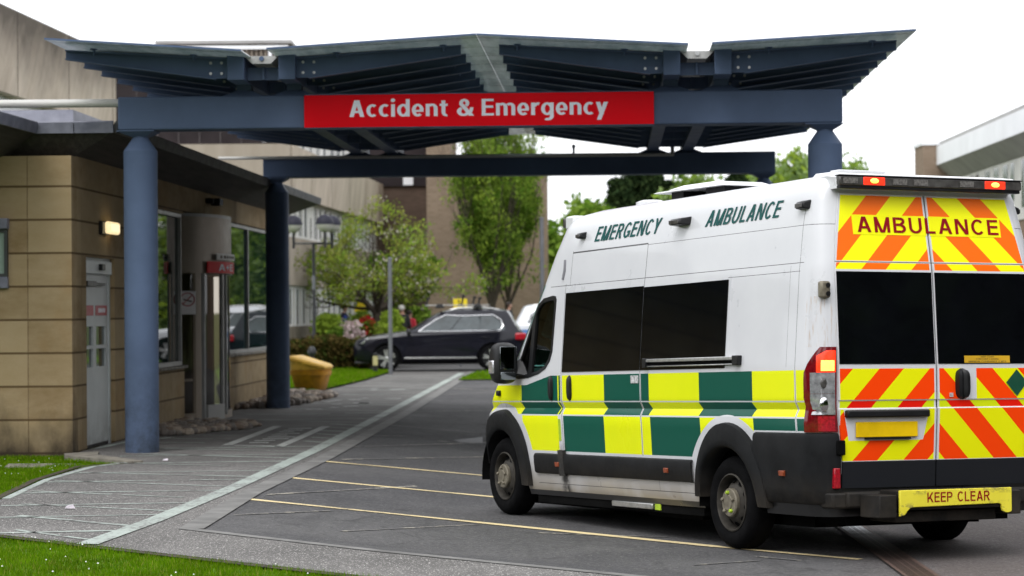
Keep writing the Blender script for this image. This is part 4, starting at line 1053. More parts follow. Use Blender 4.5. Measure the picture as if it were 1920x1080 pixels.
# shallow upstand (roof light kerb)
mb = MB(); mb.hexa([(-9, 2.2, 4.0), (-1.3, 2.2, 4.0), (-1.3, 12, 4.0), (-9, 12, 4.0)], [(-9, 2.25, 4.2), (-1.35, 2.25, 4.2), (-1.35, 12, 4.2), (-9, 12, 4.2)]); mb.build('roof_upstand', S_leadD, ae, smooth=False)
mb = MB(); mb.hexa([(-9, 4.5, 4.2), (-1.82, 4.5, 4.2), (-1.82, 12, 4.2), (-9, 12, 4.2)], [(-9, 4.6, 4.56), (-1.87, 4.6, 4.56), (-1.87, 12, 4.56), (-9, 12, 4.56)]); mb.build('roof_upstand', S_lead, ae, smooth=False)
# --- things on the building
wl = tag(empty('wall_lamp', mtx=CAN_M @ Matrix.Translation((WE, 1.55, 2.70))), 'small lit bulkhead lamp on the sandstone above the grey side door', 'lamp')
mb = MB(); mb.box(0, .05, 0, .42, 0, .17); mb.build('lamp_base', P_gskt, wl, bevel=.01)
mb = MB(); mb.box(.05, .13, .12, .72, .012, .17); mb.build('lamp_lens', glow('lit warm lamp', (1, .78, .42), .8, (.8, .7, .5)), wl, bevel=.03)
sp = tag(empty('security_light', mtx=CAN_M @ Matrix.Translation((WE, 9.6, 3.42))), 'small grey floodlight under the eaves above the curved entrance', 'lamp')
mb = MB(); mb.box(0, .12, 0, .18, .03, .11); mb.box(.05, .2, .18, .50, 0, .12); mb.build('lamp_body', P_gskt, sp, bevel=.01)
mb = MB(); mb.box(.201, .21, .2, .48, .01, .11); mb.build('lamp_glass', P_clear, sp, bevel=.004)
nb = tag(empty('wall_window', mtx=CAN_M @ Matrix.Translation((-1.62, 0, 2.0))), 'frosted pale green framed panel on the sandstone at the left edge', 'panel')
mb = MB(); mb.box(-2.2, 0, -.07, 0, .0, .14); mb.box(-2.2, .01, -.12, 0, .72, .85); mb.build('panel_ledge', S_lead, nb, bevel=.01)
mb = MB(); mb.box(-.045, -.005, -.06, 0, .14, .72); mb.box(-2.2, -.045, -.06, 0, .14, .18); mb.box(-2.2, -.045, -.06, 0, .68, .72); mb.build('panel_frame', mat('dark green frame', (.03, .035, .033), .5), nb)
mb = MB(); mb.box(-2.2, -.046, -.03, -.02, .18, .68); mb.build('frosted_pane', mat('frosted green glass', (.24, .32, .27), .25, var=.06, vscale=2), nb)
es = tag(empty('entrance_sign', mtx=CAN_M @ Matrix.Translation((-.46, 7.9, 2.30))), 'red sign reading A+E over the curved entrance door', 'sign')
def arcsheet(mb, d0, d1, z0, z1, off, mtx, n=8):
    P = []
    for z in (z0, z1):
        row = []
        for q in range(n+1):
            d = d0+(d1-d0)*q/n; x = DC[0]+1.15*math.sqrt(max(0, 1-((d-DC[1])/RAD)**2))+off
            row.append(mtx @ Vector((x, d, z)))
        P.append(row)
    mb.grid(P, (-.012, 0, 0))
li = Matrix.Translation((.46, -7.9, -2.30))
mb = MB(); arcsheet(mb, 8.36, 9.70, 2.305, 2.49, .05, li); mb.build('sign_panel', P_red, es)
V, F = text_tris('A+E', width=.75, height=.105)
mb = MB(); mb.add_raw([li @ Vector((DC[0]+1.15*math.sqrt(max(0, 1-((8.70+u-DC[1])/RAD)**2))+.056+d, 8.70+u, 2.345+v)) for u, v, d in V], F); mb.build('lettering', P_lwhite, es, smooth=False, fix=False)
ws = tag(empty('notice_sign', mtx=CAN_M @ Matrix.Translation((-.46, 8.4, 2.50))), 'small white notice plate above the red A+E sign', 'sign')
li = Matrix.Translation((.46, -8.4, -2.50))
mb = MB(); arcsheet(mb, 8.62, 9.70, 2.515, 2.615, .06, li); mb.build('sign_panel', mat('white plate', (.62, .62, .62), .4, var=.04), ws)
for q in range(6):
    mb = MB(); arcsheet(mb, 8.75+q*.14, 8.75+q*.14+(.07 if q == 0 else .10), 2.54, 2.585, .064, li, 2); mb.build('lettering', P_ink, ws, smooth=False)
ns = tag(empty('no_smoking_sign', mtx=CAN_M @ Matrix.Translation((-.9, 7.7, 1.66))), 'white no smoking notice on the glass left of the entrance door', 'sign')
mb = MB()
L = arc(R(-60), R(-46), 5); base = Vector((-.9, 7.7, 1.66))
mb.grid([[Vector((x+.05, y, z))-base for x, y in L] for z in (1.66, 2.02)], (-.01, 0, 0)); mb.build('sign_panel', mat('white notice', (.66, .63, .63), .5, var=.05), ns)
mid = Vector((L[2][0]+.056, L[2][1], 1.89))-base; tan = (Vector((*L[3], 0))-Vector((*L[1], 0))).normalized()
mb = MB(); mb.tube([mid+tan*.14*math.cos(a)+Vector((0, 0, .10*math.sin(a))) for a in np.linspace(0, 2*math.pi, 25)], .008, 6, False); mb.tube([mid+tan*.09+Vector((0, 0, .065)), mid-tan*.09-Vector((0, 0, .065))], .008, 6); mb.build('prohibition_ring', mat('red ring', (.4, .05, .05), .5), ns)
mb = MB(); mb.tube([mid-tan*.08, mid+tan*.08-Vector((0, 0, .03))], .010, 6)
mb.build('cigarette_mark', P_ink, ns)
# raised concrete step at the corner and a slab on the lawn
stp2 = MB(); q = [(-5.35, 28.6), (-5.25, 28.15), (-4.26, 26.95), (-4.18, 27.12), (-4.9, 28.3), (-5.0, 29.0)]
stp2.hexa([(x, y, -.2) for x, y in q], [(x, y, .025) for x, y in q]); tag(stp2.build('concrete_step', S_conc, None, smooth=False), 'low concrete edging step at the corner of the sandstone wall', 'step')
sb = MB(); sb.box(-.42, .42, -.18, .18, 0, .07); sbo = sb.build('stone_slab', S_conc, None, bevel=.015); sbo.location = (-5.32, 27.2, -.09); sbo.rotation_euler = (.02, .01, .1); tag(sbo, 'flat stone slab lying on the lawn against the sandstone wall', 'slab')
# ================================================================== GROUND
KY = [10, 18.75, 22.44, 27.61, 39.57, 65.74, 70]; KX = [-3.0, -2.62, -2.56, -2.28, -1.86, -1.19, -1.1]
def sm(t): t = max(0, min(1, t)); return t*t*(3-2*t)
def gz(x, y):
    """the drive falls away gently from the dropped kerb"""
    s = sm((x-float(np.interp(y, KY, KX)))/2.4)*(1-sm((y-27)/25.0))
    yy = max(13, min(27, y))
    if y < 19.0:      # near edge runs up to the flush footway
        s *= sm((x+y-15.9)/1.6) if x < 3 else 1
    return s*(-.109+.001*(x-1.68)-.0107*(yy-17.98))
def gpx(px, py, dz=0.0):
    z = 0.0
    for _ in range(12):
        v = ray(px, py); t = (z-EYE.z)/v.z; p = EYE+v*t; z = gz(p.x, p.y)+dz
    return Vector((p.x, p.y, z))
def sheet(name, poly, off, matl, res=.6, label=None, kind='structure', flat=False, zf=None, edge=0.0):
    zf = zf or gz
    pts = []
    n = len(poly)
    for i in range(n):
        a = Vector(poly[i]); b = Vector(poly[(i+1) % n]); L = (b-a).length; kx = max(1, int(L/res)) if not flat else 1
        kx = min(kx, 80)
        for q in range(kx): pts.append(a+(b-a)*q/kx)
    m = len(pts); edges = [(i, (i+1) % m) for i in range(m)]
    if not flat:
        xs = [p.x for p in pts]; ys = [p.y for p in pts]
        from mathutils.geometry import delaunay_2d_cdt
        x0, x1, y0, y1 = min(xs), min(max(xs), 14), min(ys), min(max(ys), 60)
        y = y0+res/2
        while y < y1:
            x = x0+res/2+(res/3 if int(y/res) % 2 else 0); rr = res*(1 if y < 32 else 2.5)
            while x < x1:
                inside = False; j = m-1
                for i in range(m):
                    if (pts[i].y > y) != (pts[j].y > y) and x < (pts[j].x-pts[i].x)*(y-pts[i].y)/(pts[j].y-pts[i].y)+pts[i].x: inside = not inside
                    j = i
                if inside: pts.append(Vector((x, y)))
                x += rr
            y += rr
    V, E_, F, *_ = geometry.delaunay_2d_cdt([Vector((p.x, p.y)) for p in pts], edges, [list(range(m))], 1, 1e-4)
    mb = MB(); mb.v = [(p.x, p.y, zf(p.x, p.y)+off) for p in V]
    for f in F: mb.face(f)
    o = mb.build(name, matl, None, smooth=True, angle=60)
    for p in o.data.polygons:
        pass
    bm = bmesh.new(); bm.from_mesh(o.data)
    for f in bm.faces:
        if f.normal.z < 0: f.normal_flip()
    bm.to_mesh(o.data); bm.free()
    if kind: o['kind'] = kind
    return o

def asphalt():
    m, nt, b = new_mat('worn asphalt'); k = NB(nt); o = k.coords()
    n1 = k.noise(o, .35, 5, .6); n2 = k.noise(o, 4, 6, .7, (1, .45, 1)); n3 = k.noise(o, 30, 5, .8); n4 = k.noise(o, 60, 2, .5)
    col = k.mix(k.ramp(n1, .35, .65), c4((.060, .059, .062)), c4((.094, .091, .092)))
    col = k.mix(k.ramp(n2, .45, .75, 0, .5), col, c4((.036, .036, .038)))
    X, Y, Z = k.xyz(o)
    pink = k.m('MULTIPLY', k.ramp(k.m('ADD', X, k.m('MULTIPLY', n1, 1.2)), 2.9, 3.6), k.ramp(Y, 20, 23, 1, 0))
    col = k.mix(k.m('MULTIPLY', pink, .7), col, c4((.105, .085, .08)))
    col = k.mix(k.ramp(n3, .54, .64, 0, .85), col, c4((.16, .155, .15)))
    col = k.mix(k.ramp(n3, .34, .46, .8, 0), col, c4((.016, .016, .017)))
    col = k.mix(k.ramp(n4, .70, .74, 0, .8), col, c4((.32, .31, .29)))
    oil = k.ramp(k.noise(o, 1.25, 4, .55), .66, .74, 0, .75)
    col = k.mix(oil, col, c4((.022, .021, .021)))
    trk = k.ramp(k.noise(o, 1.0, 4, .6, (2.6, .16, 1)), .56, .7, 0, .45)
    col = k.mix(trk, col, c4((.035, .034, .035)))
    vo = k.add('ShaderNodeTexVoronoi', feature='DISTANCE_TO_EDGE'); k.l.new(o, vo.inputs['Vector']); vo.inputs['Scale'].default_value = .42
    crk = k.m('MULTIPLY', k.m('LESS_THAN', k.m('ADD', vo.outputs['Distance'], k.m('MULTIPLY', k.m('SUBTRACT', k.noise(o, 3.5, 5, .7), .5), .10)), .006), k.ramp(n1, .5, .58))
    col = k.mix(k.m('MULTIPLY', crk, .45), col, c4((.03, .03, .03)))
    wet = k.ramp(n1, .45, .6)
    k.put(b.inputs['Base Color'], col); k.put(b.inputs['Roughness'], k.m('SUBTRACT', .92, k.m('MULTIPLY', wet, .12)))
    b.inputs['Specular IOR Level'].default_value = .3
    k.put(b.inputs['Normal'], k.bump(k.m('ADD', n3, k.m('MULTIPLY', n4, .5)), .7, .012)); return m
def paving():
    m, nt, b = new_mat('speckled concrete paving'); k = NB(nt); o = k.coords()
    n1 = k.noise(o, .6, 5, .6); n2 = k.noise(o, 5, 6, .7, (1, .35, 1)); n3 = k.noise(o, 38, 3, .65, (1, .5, 1)); n4 = k.noise(o, 80, 2, .5, (1, .5, 1))
    X, Y, Z = k.xyz(o)
    near = k.ramp(Y, 22, 33, 1, .25)
    col = k.mix(k.ramp(n1, .35, .65), c4((.080, .076, .072)), c4((.145, .138, .131)))
    col = k.mix(k.ramp(n2, .45, .72, 0, .55), col, c4((.075, .072, .069)))
    # exposed white chips
    col = k.mix(k.m('MULTIPLY', k.ramp(n3, .60, .66, 0, .75), near), col, c4((.40, .38, .36)))
    col = k.mix(k.m('MULTIPLY', k.ramp(n4, .62, .67, 0, .9), near), col, c4((.52, .50, .48)))
    col = k.mix(k.ramp(n3, .30, .40, .5, 0), col, c4((.055, .052, .05)))
    k.put(b.inputs['Base Color'], col); b.inputs['Roughness'].default_value = .9; b.inputs['Specular IOR Level'].default_value = .3
    k.put(b.inputs['Normal'], k.bump(n3, .6, .012)); return m
def paint(name, col, wear=.5, under=(.09, .088, .082), scl=(1, .5, 1), sc=14):
    m, nt, b = new_mat(name); k = NB(nt); o = k.coords()
    n = k.noise(o, sc, 6, .75, scl); n2 = k.noise(o, 1.1, 3)
    f = k.ramp(k.m('ADD', n, k.m('MULTIPLY', k.m('SUBTRACT', n2, .5), .5)), wear-.07, wear+.07)
    k.put(b.inputs['Base Color'], k.mix(f, c4(under), k.mix(k.ramp(n2, .3, .7), c4([x*.8 for x in col]), c4(col))))
    b.inputs['Roughness'].default_value = .8; return m
G_asph = asphalt(); G_pave = paving()
G_white = paint('worn white road paint', (.34, .385, .35), .44, (.15, .148, .142), (1, .6, 1), 26)
G_faint = paint('faint worn white paint', (.35, .395, .36), .45, (.15, .147, .14), (.5, .8, 1), 24)
G_box = paint('worn white box paint', (.42, .43, .41), .36)
G_yel = paint('worn cream yellow road paint', (.74, .60, .33), .36, (.09, .087, .083), (1, 1, 1), 22)
G_ghost = paint('ghost road paint', (.42, .39, .32), .55, (.09, .088, .088), (1, 1, 1), 14)
G_kerb = mat('grey concrete kerb', (.17, .166, .158), .9, var=.25, vscale=3, bump=.4, bscale=60)
G_soil = mat('soil', (.05, .036, .02), .95, var=.4, vscale=8, bump=.6, bscale=30)
def turf(name, a, b_, sc=1.2):
    m, nt, b = new_mat(name); k = NB(nt); o = k.coords()
    n = k.noise(o, sc, 5, .65); n2 = k.noise(o, 22, 4, .7)
    col = k.mix(k.ramp(n, .3, .7), c4(a), c4(b_)); col = k.mix(k.ramp(n2, .4, .7, 0, .6), col, c4([x*.45 for x in a]))
    k.put(b.inputs['Base Color'], col); b.inputs['Roughness'].default_value = .95; b.inputs['Specular IOR Level'].default_value = .1
    k.put(b.inputs['Normal'], k.bump(n2, .8, .03)); return m
G_turf = turf('lawn turf', (.085, .165, .014), (.13, .22, .026))
G_far = turf('far ground', (.05, .07, .02), (.09, .11, .035), .05)

mb = MB(); mb.grid([[(x, y, -.40) for x in (-2500, -60, 60, 2500)] for y in (-300, 60, 300, 4000)]); g = mb.build('ground', G_far, None, smooth=False); tag(g, kind='structure')
kerbp = [(-2.62, 18.75), (-2.56, 22.44), (-2.28, 27.61), (-1.86, 39.57), (-1.19, 65.7)]
near_e = [(3.4, 12.4), (.47, 15.44), (-.99, 16.9)]
sheet('road', [(30, 9), (30, 63.5), (60, 64), (60, 79), (-5.2, 78), (-5.2, 68.8), (-3.4, 66.0)]+[(-1.15, 65.7)]+kerbp[-2::-1]+[(-.99, 16.9), (.47, 15.44), (3.4, 12.4), (6.5, 9)], .0, G_asph, .45)
def wpt(e, d): p = cw(e, d, 0); return (p.x, p.y)
pathpoly = [(-7.5, 22.15), (-3.94, 18.42), (-2.5, 16.94), (-.97, 15.38), (2.2, 12.2), (3.4, 12.4), (.47, 15.44), (-.99, 16.9)]+kerbp+[(-3.26, 66.2), (-3.55, 58), (-4.05, 50.5), (-4.25, 47.4), wpt(-.80, 18.4), wpt(-.80, .35), (-5.25, 28.15), (-4.28, 26.98), (-4.72, 26.4), (-4.79, 24.43), (-4.67, 21.9), (-7.5, 24.9)]
sheet('path', pathpoly, .003, G_pave, .5)
# flush kerb between path and drive
def strip(name, pts, width, off, matl, parent=None, side=0.0, kind='structure'):
    P = []; pts = [Vector(p[:2]) for p in pts]
    dense = []
    for a, b in zip(pts, pts[1:]):
        n = max(1, int((b-a).length/.5)); dense += [a+(b-a)*i/n for i in range(n)]
    dense.append(pts[-1])
    for i, p in enumerate(dense):
        t = (dense[min(i+1, len(dense)-1)]-dense[max(i-1, 0)]).normalized(); nn = Vector((t.y, -t.x))
        a = p+nn*(width*(side+.5)); b = p+nn*(width*(side-.5))
        P.append([(a.x, a.y, gz(a.x, a.y)+off), (b.x, b.y, gz(b.x, b.y)+off)])
    return P
def strips(name, lst, off, matl):
    mb = MB()
    for pts, w_, side in lst: mb.grid(strip(name, pts, w_, off, matl, None, side))
    o = mb.build(name, matl, None, smooth=False, fix=False)
    bm = bmesh.new(); bm.from_mesh(o.data)
    for f in bm.faces:
        if f.normal.z < 0: f.normal_flip()
    bm.to_mesh(o.data); bm.free(); o['kind'] = 'structure'; return o
strips('kerb', [(kerbp, .20, .5), ([(-2.62, 18.75), (-.99, 16.9), (.47, 15.44), (2.9, 12.95)], .11, -.5)], .008, G_kerb)
wl_pts = [(-3.06, 17.55), (-2.87, 19.48), (-2.63, 23.12), (-2.35, 29.18), (-1.96, 41.73), (-1.30, 64.1)]
wl_pts = [(x-.06, y) for x, y in wl_pts]
wlx = lambda y: float(np.interp(y, [p[1] for p in wl_pts], [p[0] for p in wl_pts]))
strips('path_edge_line', [(wl_pts, .17, 0)], .010, G_white)
left = lambda y: float(np.interp(y, [17.6, 18.42, 21.9, 24.4, 26.5, 27.5, 30, 48, 66], [-3.2, -3.94, -4.62, -4.74, -4.68, -4.4, -4.9, -4.1, -3.3]))
hl = []; y = 17.9; i = 0
def brk(a, b, w_):
    # worn lines survive in pieces
    t = 0.0
    while t < 1:
        L = random.uniform(.25, .8); u = min(1, t+L)
        p = (a[0]+(b[0]-a[0])*t, a[1]+(b[1]-a[1])*t); q = (a[0]+(b[0]-a[0])*u, a[1]+(b[1]-a[1])*u)
        if math.hypot(q[0]-p[0], q[1]-p[1]) > .15: hl.append(([p, q], w_*random.uniform(.7, 1.15), 0))
        t = u+(random.uniform(.02, .12) if random.random() < .15 else 0)
while y < 62:
    st_ = .66*(1+(y-18)*.03)*random.uniform(.85, 1.2)
    lo, hi = random.uniform(-.15, .15), random.uniform(.75, 1.25)
    a = (left(min(y+st_*.9, 65))+.06, y+st_*(hi+.3 if i % 2 == 0 else lo+.1)); b = (wlx(y), y+st_*(lo if i % 2 == 0 else lo+.35))
    w_ = .05+.05*random.random()
    if not (30.0 < y < 36.0): brk(a, b, w_)
    else:
        brk((-2.72, y+st_*.5), (wlx(y), y), .08); brk((-4.7, y+st_*.4), (-3.75, y+st_*.2), .06)
    y += st_*.95; i += 1
hl.append(([(-4.64, 21.95), (-4.74, 24.4), (-4.62, 26.4), (-4.30, 27.3)], .08, 0))
hl.append(([(-5.2, 29.9), (-5.05, 31.4), (-4.6, 32.5)], .10, 0))
strips('path_hatching', hl, .007, G_faint)
bx = [([(-3.62, 30.3), (-3.46, 35.3)], .13, 0), ([(-2.92, 30.0), (-2.74, 35.1)], .13, 0), ([(-3.62, 30.35), (-2.92, 30.05)], .12, 0)]
for q in range(9):
    yy = 30.9+q*.45; x0 = -3.38+.02*q+random.uniform(-.03, .03)
    bx.append(([(x0, yy), (x0+random.uniform(.2, .38), yy+random.uniform(-.06, .06))], .20, 0))
for q in range(14):
    yy = 41+random.uniform(0, 11); x0 = random.uniform(-3.6, -2.4); bx.append(([(x0, yy), (x0+random.uniform(.1, .35), yy+random.uniform(-.1, .1))], .28, 0))
strips('path_lettering', bx, .0105, G_box)
def pxline(a, b, n=10): return [gpx(a[0]+(b[0]-a[0])*i/n, a[1]+(b[1]-a[1])*i/n) for i in range(n+1)]
yl = [(pxline((590, 864), (905, 892)), .105, 0), (pxline((530, 895), (1290, 967)), .105, 0), (pxline((450, 935), (1345, 1026)), .105, 0), (pxline((1345, 1026), (1612, 1050), 6), .075, 0)]
strips('bay_lines', yl, .006, G_yel)
gh = [(pxline((758, 772), (925, 770)), .06, 0), (pxline((725, 797), (900, 812)), .07, 0), (pxline((700, 817), (760, 818)), .06, 0), (pxline((660, 838), (930, 830)), .07, 0), (pxline((820, 740), (930, 737)), .07, 0), (pxline((835, 728), (930, 733)), .07, 0),
      (pxline((640, 862), (910, 857)), .06, 0), (pxline((500, 928), (780, 912)), .05, 0), (pxline((440, 966), (620, 958)), .05, 0), (pxline((640, 997), (900, 984)), .05, 0), (pxline((820, 827), (905, 834)), .07, 0), (pxline((1010, 1000), (1250, 1008)), .05, 0), (pxline((1300, 1060), (1420, 1052)), .06, 0), (pxline((1420, 1044), (1500, 1052)), .05, 0)]
strips('ghost_lines', gh, .005, G_ghost)
# patched asphalt and manhole frame near the van
mh = sheet('manhole_cover', [tuple(gpx(*p)[:2]) for p in ((850, 826), (905, 820), (905, 832), (862, 830))], .006, mat('iron cover', (.055, .055, .06), .6, .2, vscale=30), 9, flat=True)
tag(mh, 'small iron cover set in the asphalt beside the front wheel of the ambulance', 'cover', kind='thing')
# slot drain
DRA = gpx(1548, 972); DRB = gpx(1712, 1092)
def drain():
    e = tag(empty('slot_drain', DRA), 'narrow slotted metal drain channel running across the drive behind the ambulance', 'drain')
    u = (DRB-DRA); L = u.length; u = u/L; n_ = Vector((u.y, -u.x, 0)).normalized()
    u.z = 0; u.normalize()
    if n_.x < 0: n_ = -n_
    def P(s, t, z): q = u*s+n_*t; w_ = DRA+q; return Vector((q.x, q.y, gz(w_.x, w_.y)+z-DRA.z))
    mb = MB(); mb.grid([[P(s, t, .006) for t in (-.02, .22)] for s in np.linspace(-.5, L, 20)]); mb.build('channel', mat('drain bed', (.02, .017, .015), .8), e, smooth=False)
    for t in (-.015, .19):
        mb = MB(); mb.grid([[P(s, t, .012), P(s, t+.03, .012)] for s in np.linspace(-.5, L, 20)]); mb.build('drain_rail', mat('rusty rail', (.10, .06, .045), .7, vscale=20, col2=(.05, .03, .025)), e, smooth=False)
    gm, nt, b = new_mat('galvanised and rusted grating'); k = NB(nt); o = k.coords(); X, Y, Z = k.xyz(o)
    f = k.ramp(k.m('ADD', Y, k.m('MULTIPLY', k.noise(o, 4), .5)), -1.6, -1.1)
    k.put(b.inputs['Base Color'], k.mix(f, c4((.085, .055, .045)), c4((.85, .85, .88)))); b.inputs['Roughness'].default_value = .55; b.inputs['Metallic'].default_value = .3
    mb = MB(); s = -.5
    while s < L:
        mb.grid([[P(s, t, .014) for t in (.012, .188)], [P(s+.035, t, .014) for t in (.012, .188)]]); s += .062
    for t in (.075, .125):
        mb.grid([[P(s, t, .0145), P(s, t+.012, .0145)] for s in np.linspace(-.5, L, 20)])
    mb.build('grating', gm, e, smooth=False)
drain()
# lawns
LAWN_N = [(-9, 23.5), (-7.5, 22.1), (-3.96, 18.38), (-2.52, 16.90), (-.99, 15.34), (2.2, 12.15), (-9, 11)]
LAWN_L = [(-4.72, 21.9), (-4.86, 24.4), (-4.80, 26.5), (-4.36, 27.0), (-5.3, 28.15), (-5.4, 29.35), (-13, 29.6), (-13, 26), (-7.5, 24.95)]
LAWN_F = [(-4.27, 47.4), (-4.07, 50.5), (-3.57, 58), (-3.3, 66.1), (-5.1, 68.6), (-5.3, 78), (-3, 80), (10, 80), (10, 110), (-30, 110), (-30, 52)]
LAWN_I = [(-1.3, 57.5), (-1.1, 62), (-.95, 64.5), (2.5, 64.5), (2.5, 57.5)]
lz = lambda x, y: -.075+.06*math.exp(-((x+4.8)/.25)**2)*0
sheet('lawn', LAWN_N, -.015, G_turf, .5)
sheet('lawn', LAWN_L, 0, G_turf, .5, zf=lambda x, y: -.06 if x < -5.2 else -.03)
fz = lambda x, y: .04+(.22*sm((y-66)/9) if x < -4 else 0)
sheet('lawn', LAWN_F, 0, G_turf, 1.5, zf=fz); sheet('lawn', LAWN_I, .03, G_turf, 2)
def tri_field(name, pos, hgt, wid, mats, midx, label=None, cat=None, lean=.5):
    n = len(pos); a = rng.uniform(0, 2*math.pi, n); ld = rng.uniform(0, 2*math.pi, n); ll = rng.uniform(.1, lean, n)*hgt
    dx = np.cos(a)*wid; dy = np.sin(a)*wid
    V = np.empty((n, 3, 3)); V[:, 0] = pos+np.stack([dx, dy, 0*dx], 1); V[:, 1] = pos-np.stack([dx, dy, 0*dx], 1)
    V[:, 2] = pos+np.stack([np.cos(ld)*ll, np.sin(ld)*ll, hgt], 1)
    me = bpy.data.meshes.new(name); me.vertices.add(n*3); me.vertices.foreach_set('co', V.reshape(-1)); me.loops.add(n*3); me.loops.foreach_set('vertex_index', np.arange(n*3, dtype=np.int32))
    me.polygons.add(n); me.polygons.foreach_set('loop_start', np.arange(0, n*3, 3, dtype=np.int32)); me.polygons.foreach_set('loop_total', np.full(n, 3, dtype=np.int32))
    for m in mats: me.materials.append(m)
    me.polygons.foreach_set('material_index', midx.astype(np.int32)); me.update(calc_edges=True)
    o = bpy.data.objects.new(name, me); COL.objects.link(o); o['kind'] = 'stuff'; return o
def in_poly(P, poly):
    x, y = P[:, 0], P[:, 1]; r = np.zeros(len(P), bool); j = len(poly)-1
    for i in range(len(poly)):
        xi, yi = poly[i]; xj, yj = poly[j]
        c = ((yi > y) != (yj > y)) & (x < (xj-xi)*(y-yi)/(yj-yi+1e-12)+xi); r ^= c; j = i
    return r
GR = [leaf_mat('grass blade', (.125, .235, .006)), leaf_mat('grass blade deep', (.075, .165, .004)), leaf_mat('grass blade straw', (.25, .26, .045)), mat('daisy white', (.8, .8, .76), .8, var=.02)]
def grass(name, poly, n, zf, h, w_, box):
    P = np.stack([rng.uniform(box[0], box[1], n), rng.uniform(box[2], box[3], n)], 1); P = P[in_poly(P, poly)]
    cl = np.sin(P[:, 0]*3.1+1)*np.cos(P[:, 1]*2.3)+.6*np.sin(P[:, 0]*7.7+P[:, 1]*5.1)
    r = rng.uniform(0, 1, len(P)); mi = np.where(r < .47+.12*cl, 0, np.where(r < .93, 1, 2))
    z = np.array([zf(x, y) for x, y in P])
    hh = rng.uniform(.5, 1.2, len(P))*h*(1+.18*cl)
    o = tri_field(name, np.column_stack([P, z]), hh, np.full(len(P), w_), GR, mi); return P, z
grass('grass', LAWN_N, 120000, lambda x, y: -.02, .045, .004, (-4.4, .6, 13.6, 19.2))
grass('grass', LAWN_L, 60000, lambda x, y: -.06 if x < -5.2 else -.035, .05, .005, (-6.6, -4.2, 21.8, 29.4))
grass('grass', LAWN_F, 60000, lambda x, y: fz(x, y)-.01, .06, .014, (-7.5, -3.0, 47, 72))
grass('grass', LAWN_I, 9000, lambda x, y: .02, .06, .014, (-1.3, 2.5, 57, 64.6))
strips('soil_edge', [([(-4.74, 22.0), (-4.86, 24.4), (-4.80, 26.5), (-4.40, 27.0)], .08, 0)], .006, G_soil)
def daisies(box, n, poly, z):
    mb = MB()
    for _ in range(n):
        x, y = random.uniform(*box[:2]), random.uniform(*box[2:])
        if not in_poly(np.array([[x, y]]), poly)[0]: continue
        r = random.uniform(.004, .0075); zz = z+random.uniform(.035, .055)
        mb.lathe([(r, zz), (r*.5, zz+.006)], 6, c=(x, y, 0))
    o = mb.build('daisies', GR[3], None); o['kind'] = 'stuff'
daisies((-4.4, .6, 14.0, 19.0), 130, LAWN_N, -.015); daisies((-6.4, -4.8, 22, 28), 60, LAWN_L, -.04)
# pebble strips at the wall foot
def pebbles(name, poly, n, r0, r1, box):
    mb = MB()
    for _ in range(n):
        x, y = random.uniform(*box[:2]), random.uniform(*box[2:])
        if not in_poly(np.array([[x, y]]), poly)[0]: continue
        r = random.uniform(r0, r1); mb.cur = random.randint(0, 2)
        mb.ball((x, y, r*.35+random.uniform(0, .04)), r, 7, 5, (random.uniform(.8, 1.3), random.uniform(.8, 1.3), random.uniform(.6, .9)))
    o = mb.build(name, [mat('cobble brown', (.20, .15, .115), .85), mat('cobble grey', (.15, .13, .115), .85), mat('cobble pale', (.30, .25, .20), .85)], None); o['kind'] = 'stuff'
q = [wpt(-.85, 3.2), wpt(-.15, 4.0), wpt(.45, 5.6), wpt(.5, 6.4), wpt(-.1, 7.0), wpt(-.85, 7.4)]
pebbles('pebbles', q, 900, .05, .085, (min(p[0] for p in q), max(p[0] for p in q), min(p[1] for p in q), max(p[1] for p in q)))
q = [wpt(-.85, 12.4), wpt(-.3, 12.9), wpt(.05, 14.2), wpt(.25, 18.2), wpt(-.85, 20.5)]
pebbles('pebbles', q, 1000, .06, .10, (min(p[0] for p in q), max(p[0] for p in q), min(p[1] for p in q), max(p[1] for p in q)))
# scrap of litter on the path
mb = MB(); mb.hexa([(-.04, -.02, 0), (.05, -.015, 0), (.04, .03, 0), (-.03, .02, 0)], [(-.03, -.01, .02), (.03, -.01, .035), (.02, .02, .03), (-.02, .02, .025)]); lt = mb.build('litter', mat('crumpled paper', (.6, .55, .6), .6, vscale=30, var=.3), None); lt.location = gpx(131, 953, .012); tag(lt, 'small crumpled pale scrap of litter on the hatched path', 'litter')
for i_, (px_, lab) in enumerate((((310, 863), 'tiny white scrap of litter near the foot of the blue column'),)):
    mb = MB(); mb.hexa([(-.03, -.02, 0), (.03, -.02, 0), (.03, .03, 0), (-.03, .02, 0)], [(-.02, -.01, .012), (.03, -.01, .02), (.02, .02, .02), (-.02, .02, .015)]); o_ = mb.build('litter', bpy.data.materials['crumpled paper'], None); o_.location = gpx(*px_, .012); tag(o_, lab, 'litter')

strips('soil_edge', [([(-7.4, 22.05), (-3.96, 18.39), (-2.52, 16.91), (-.99, 15.36), (2.0, 12.35)], .09, .5)], .006, G_soil)
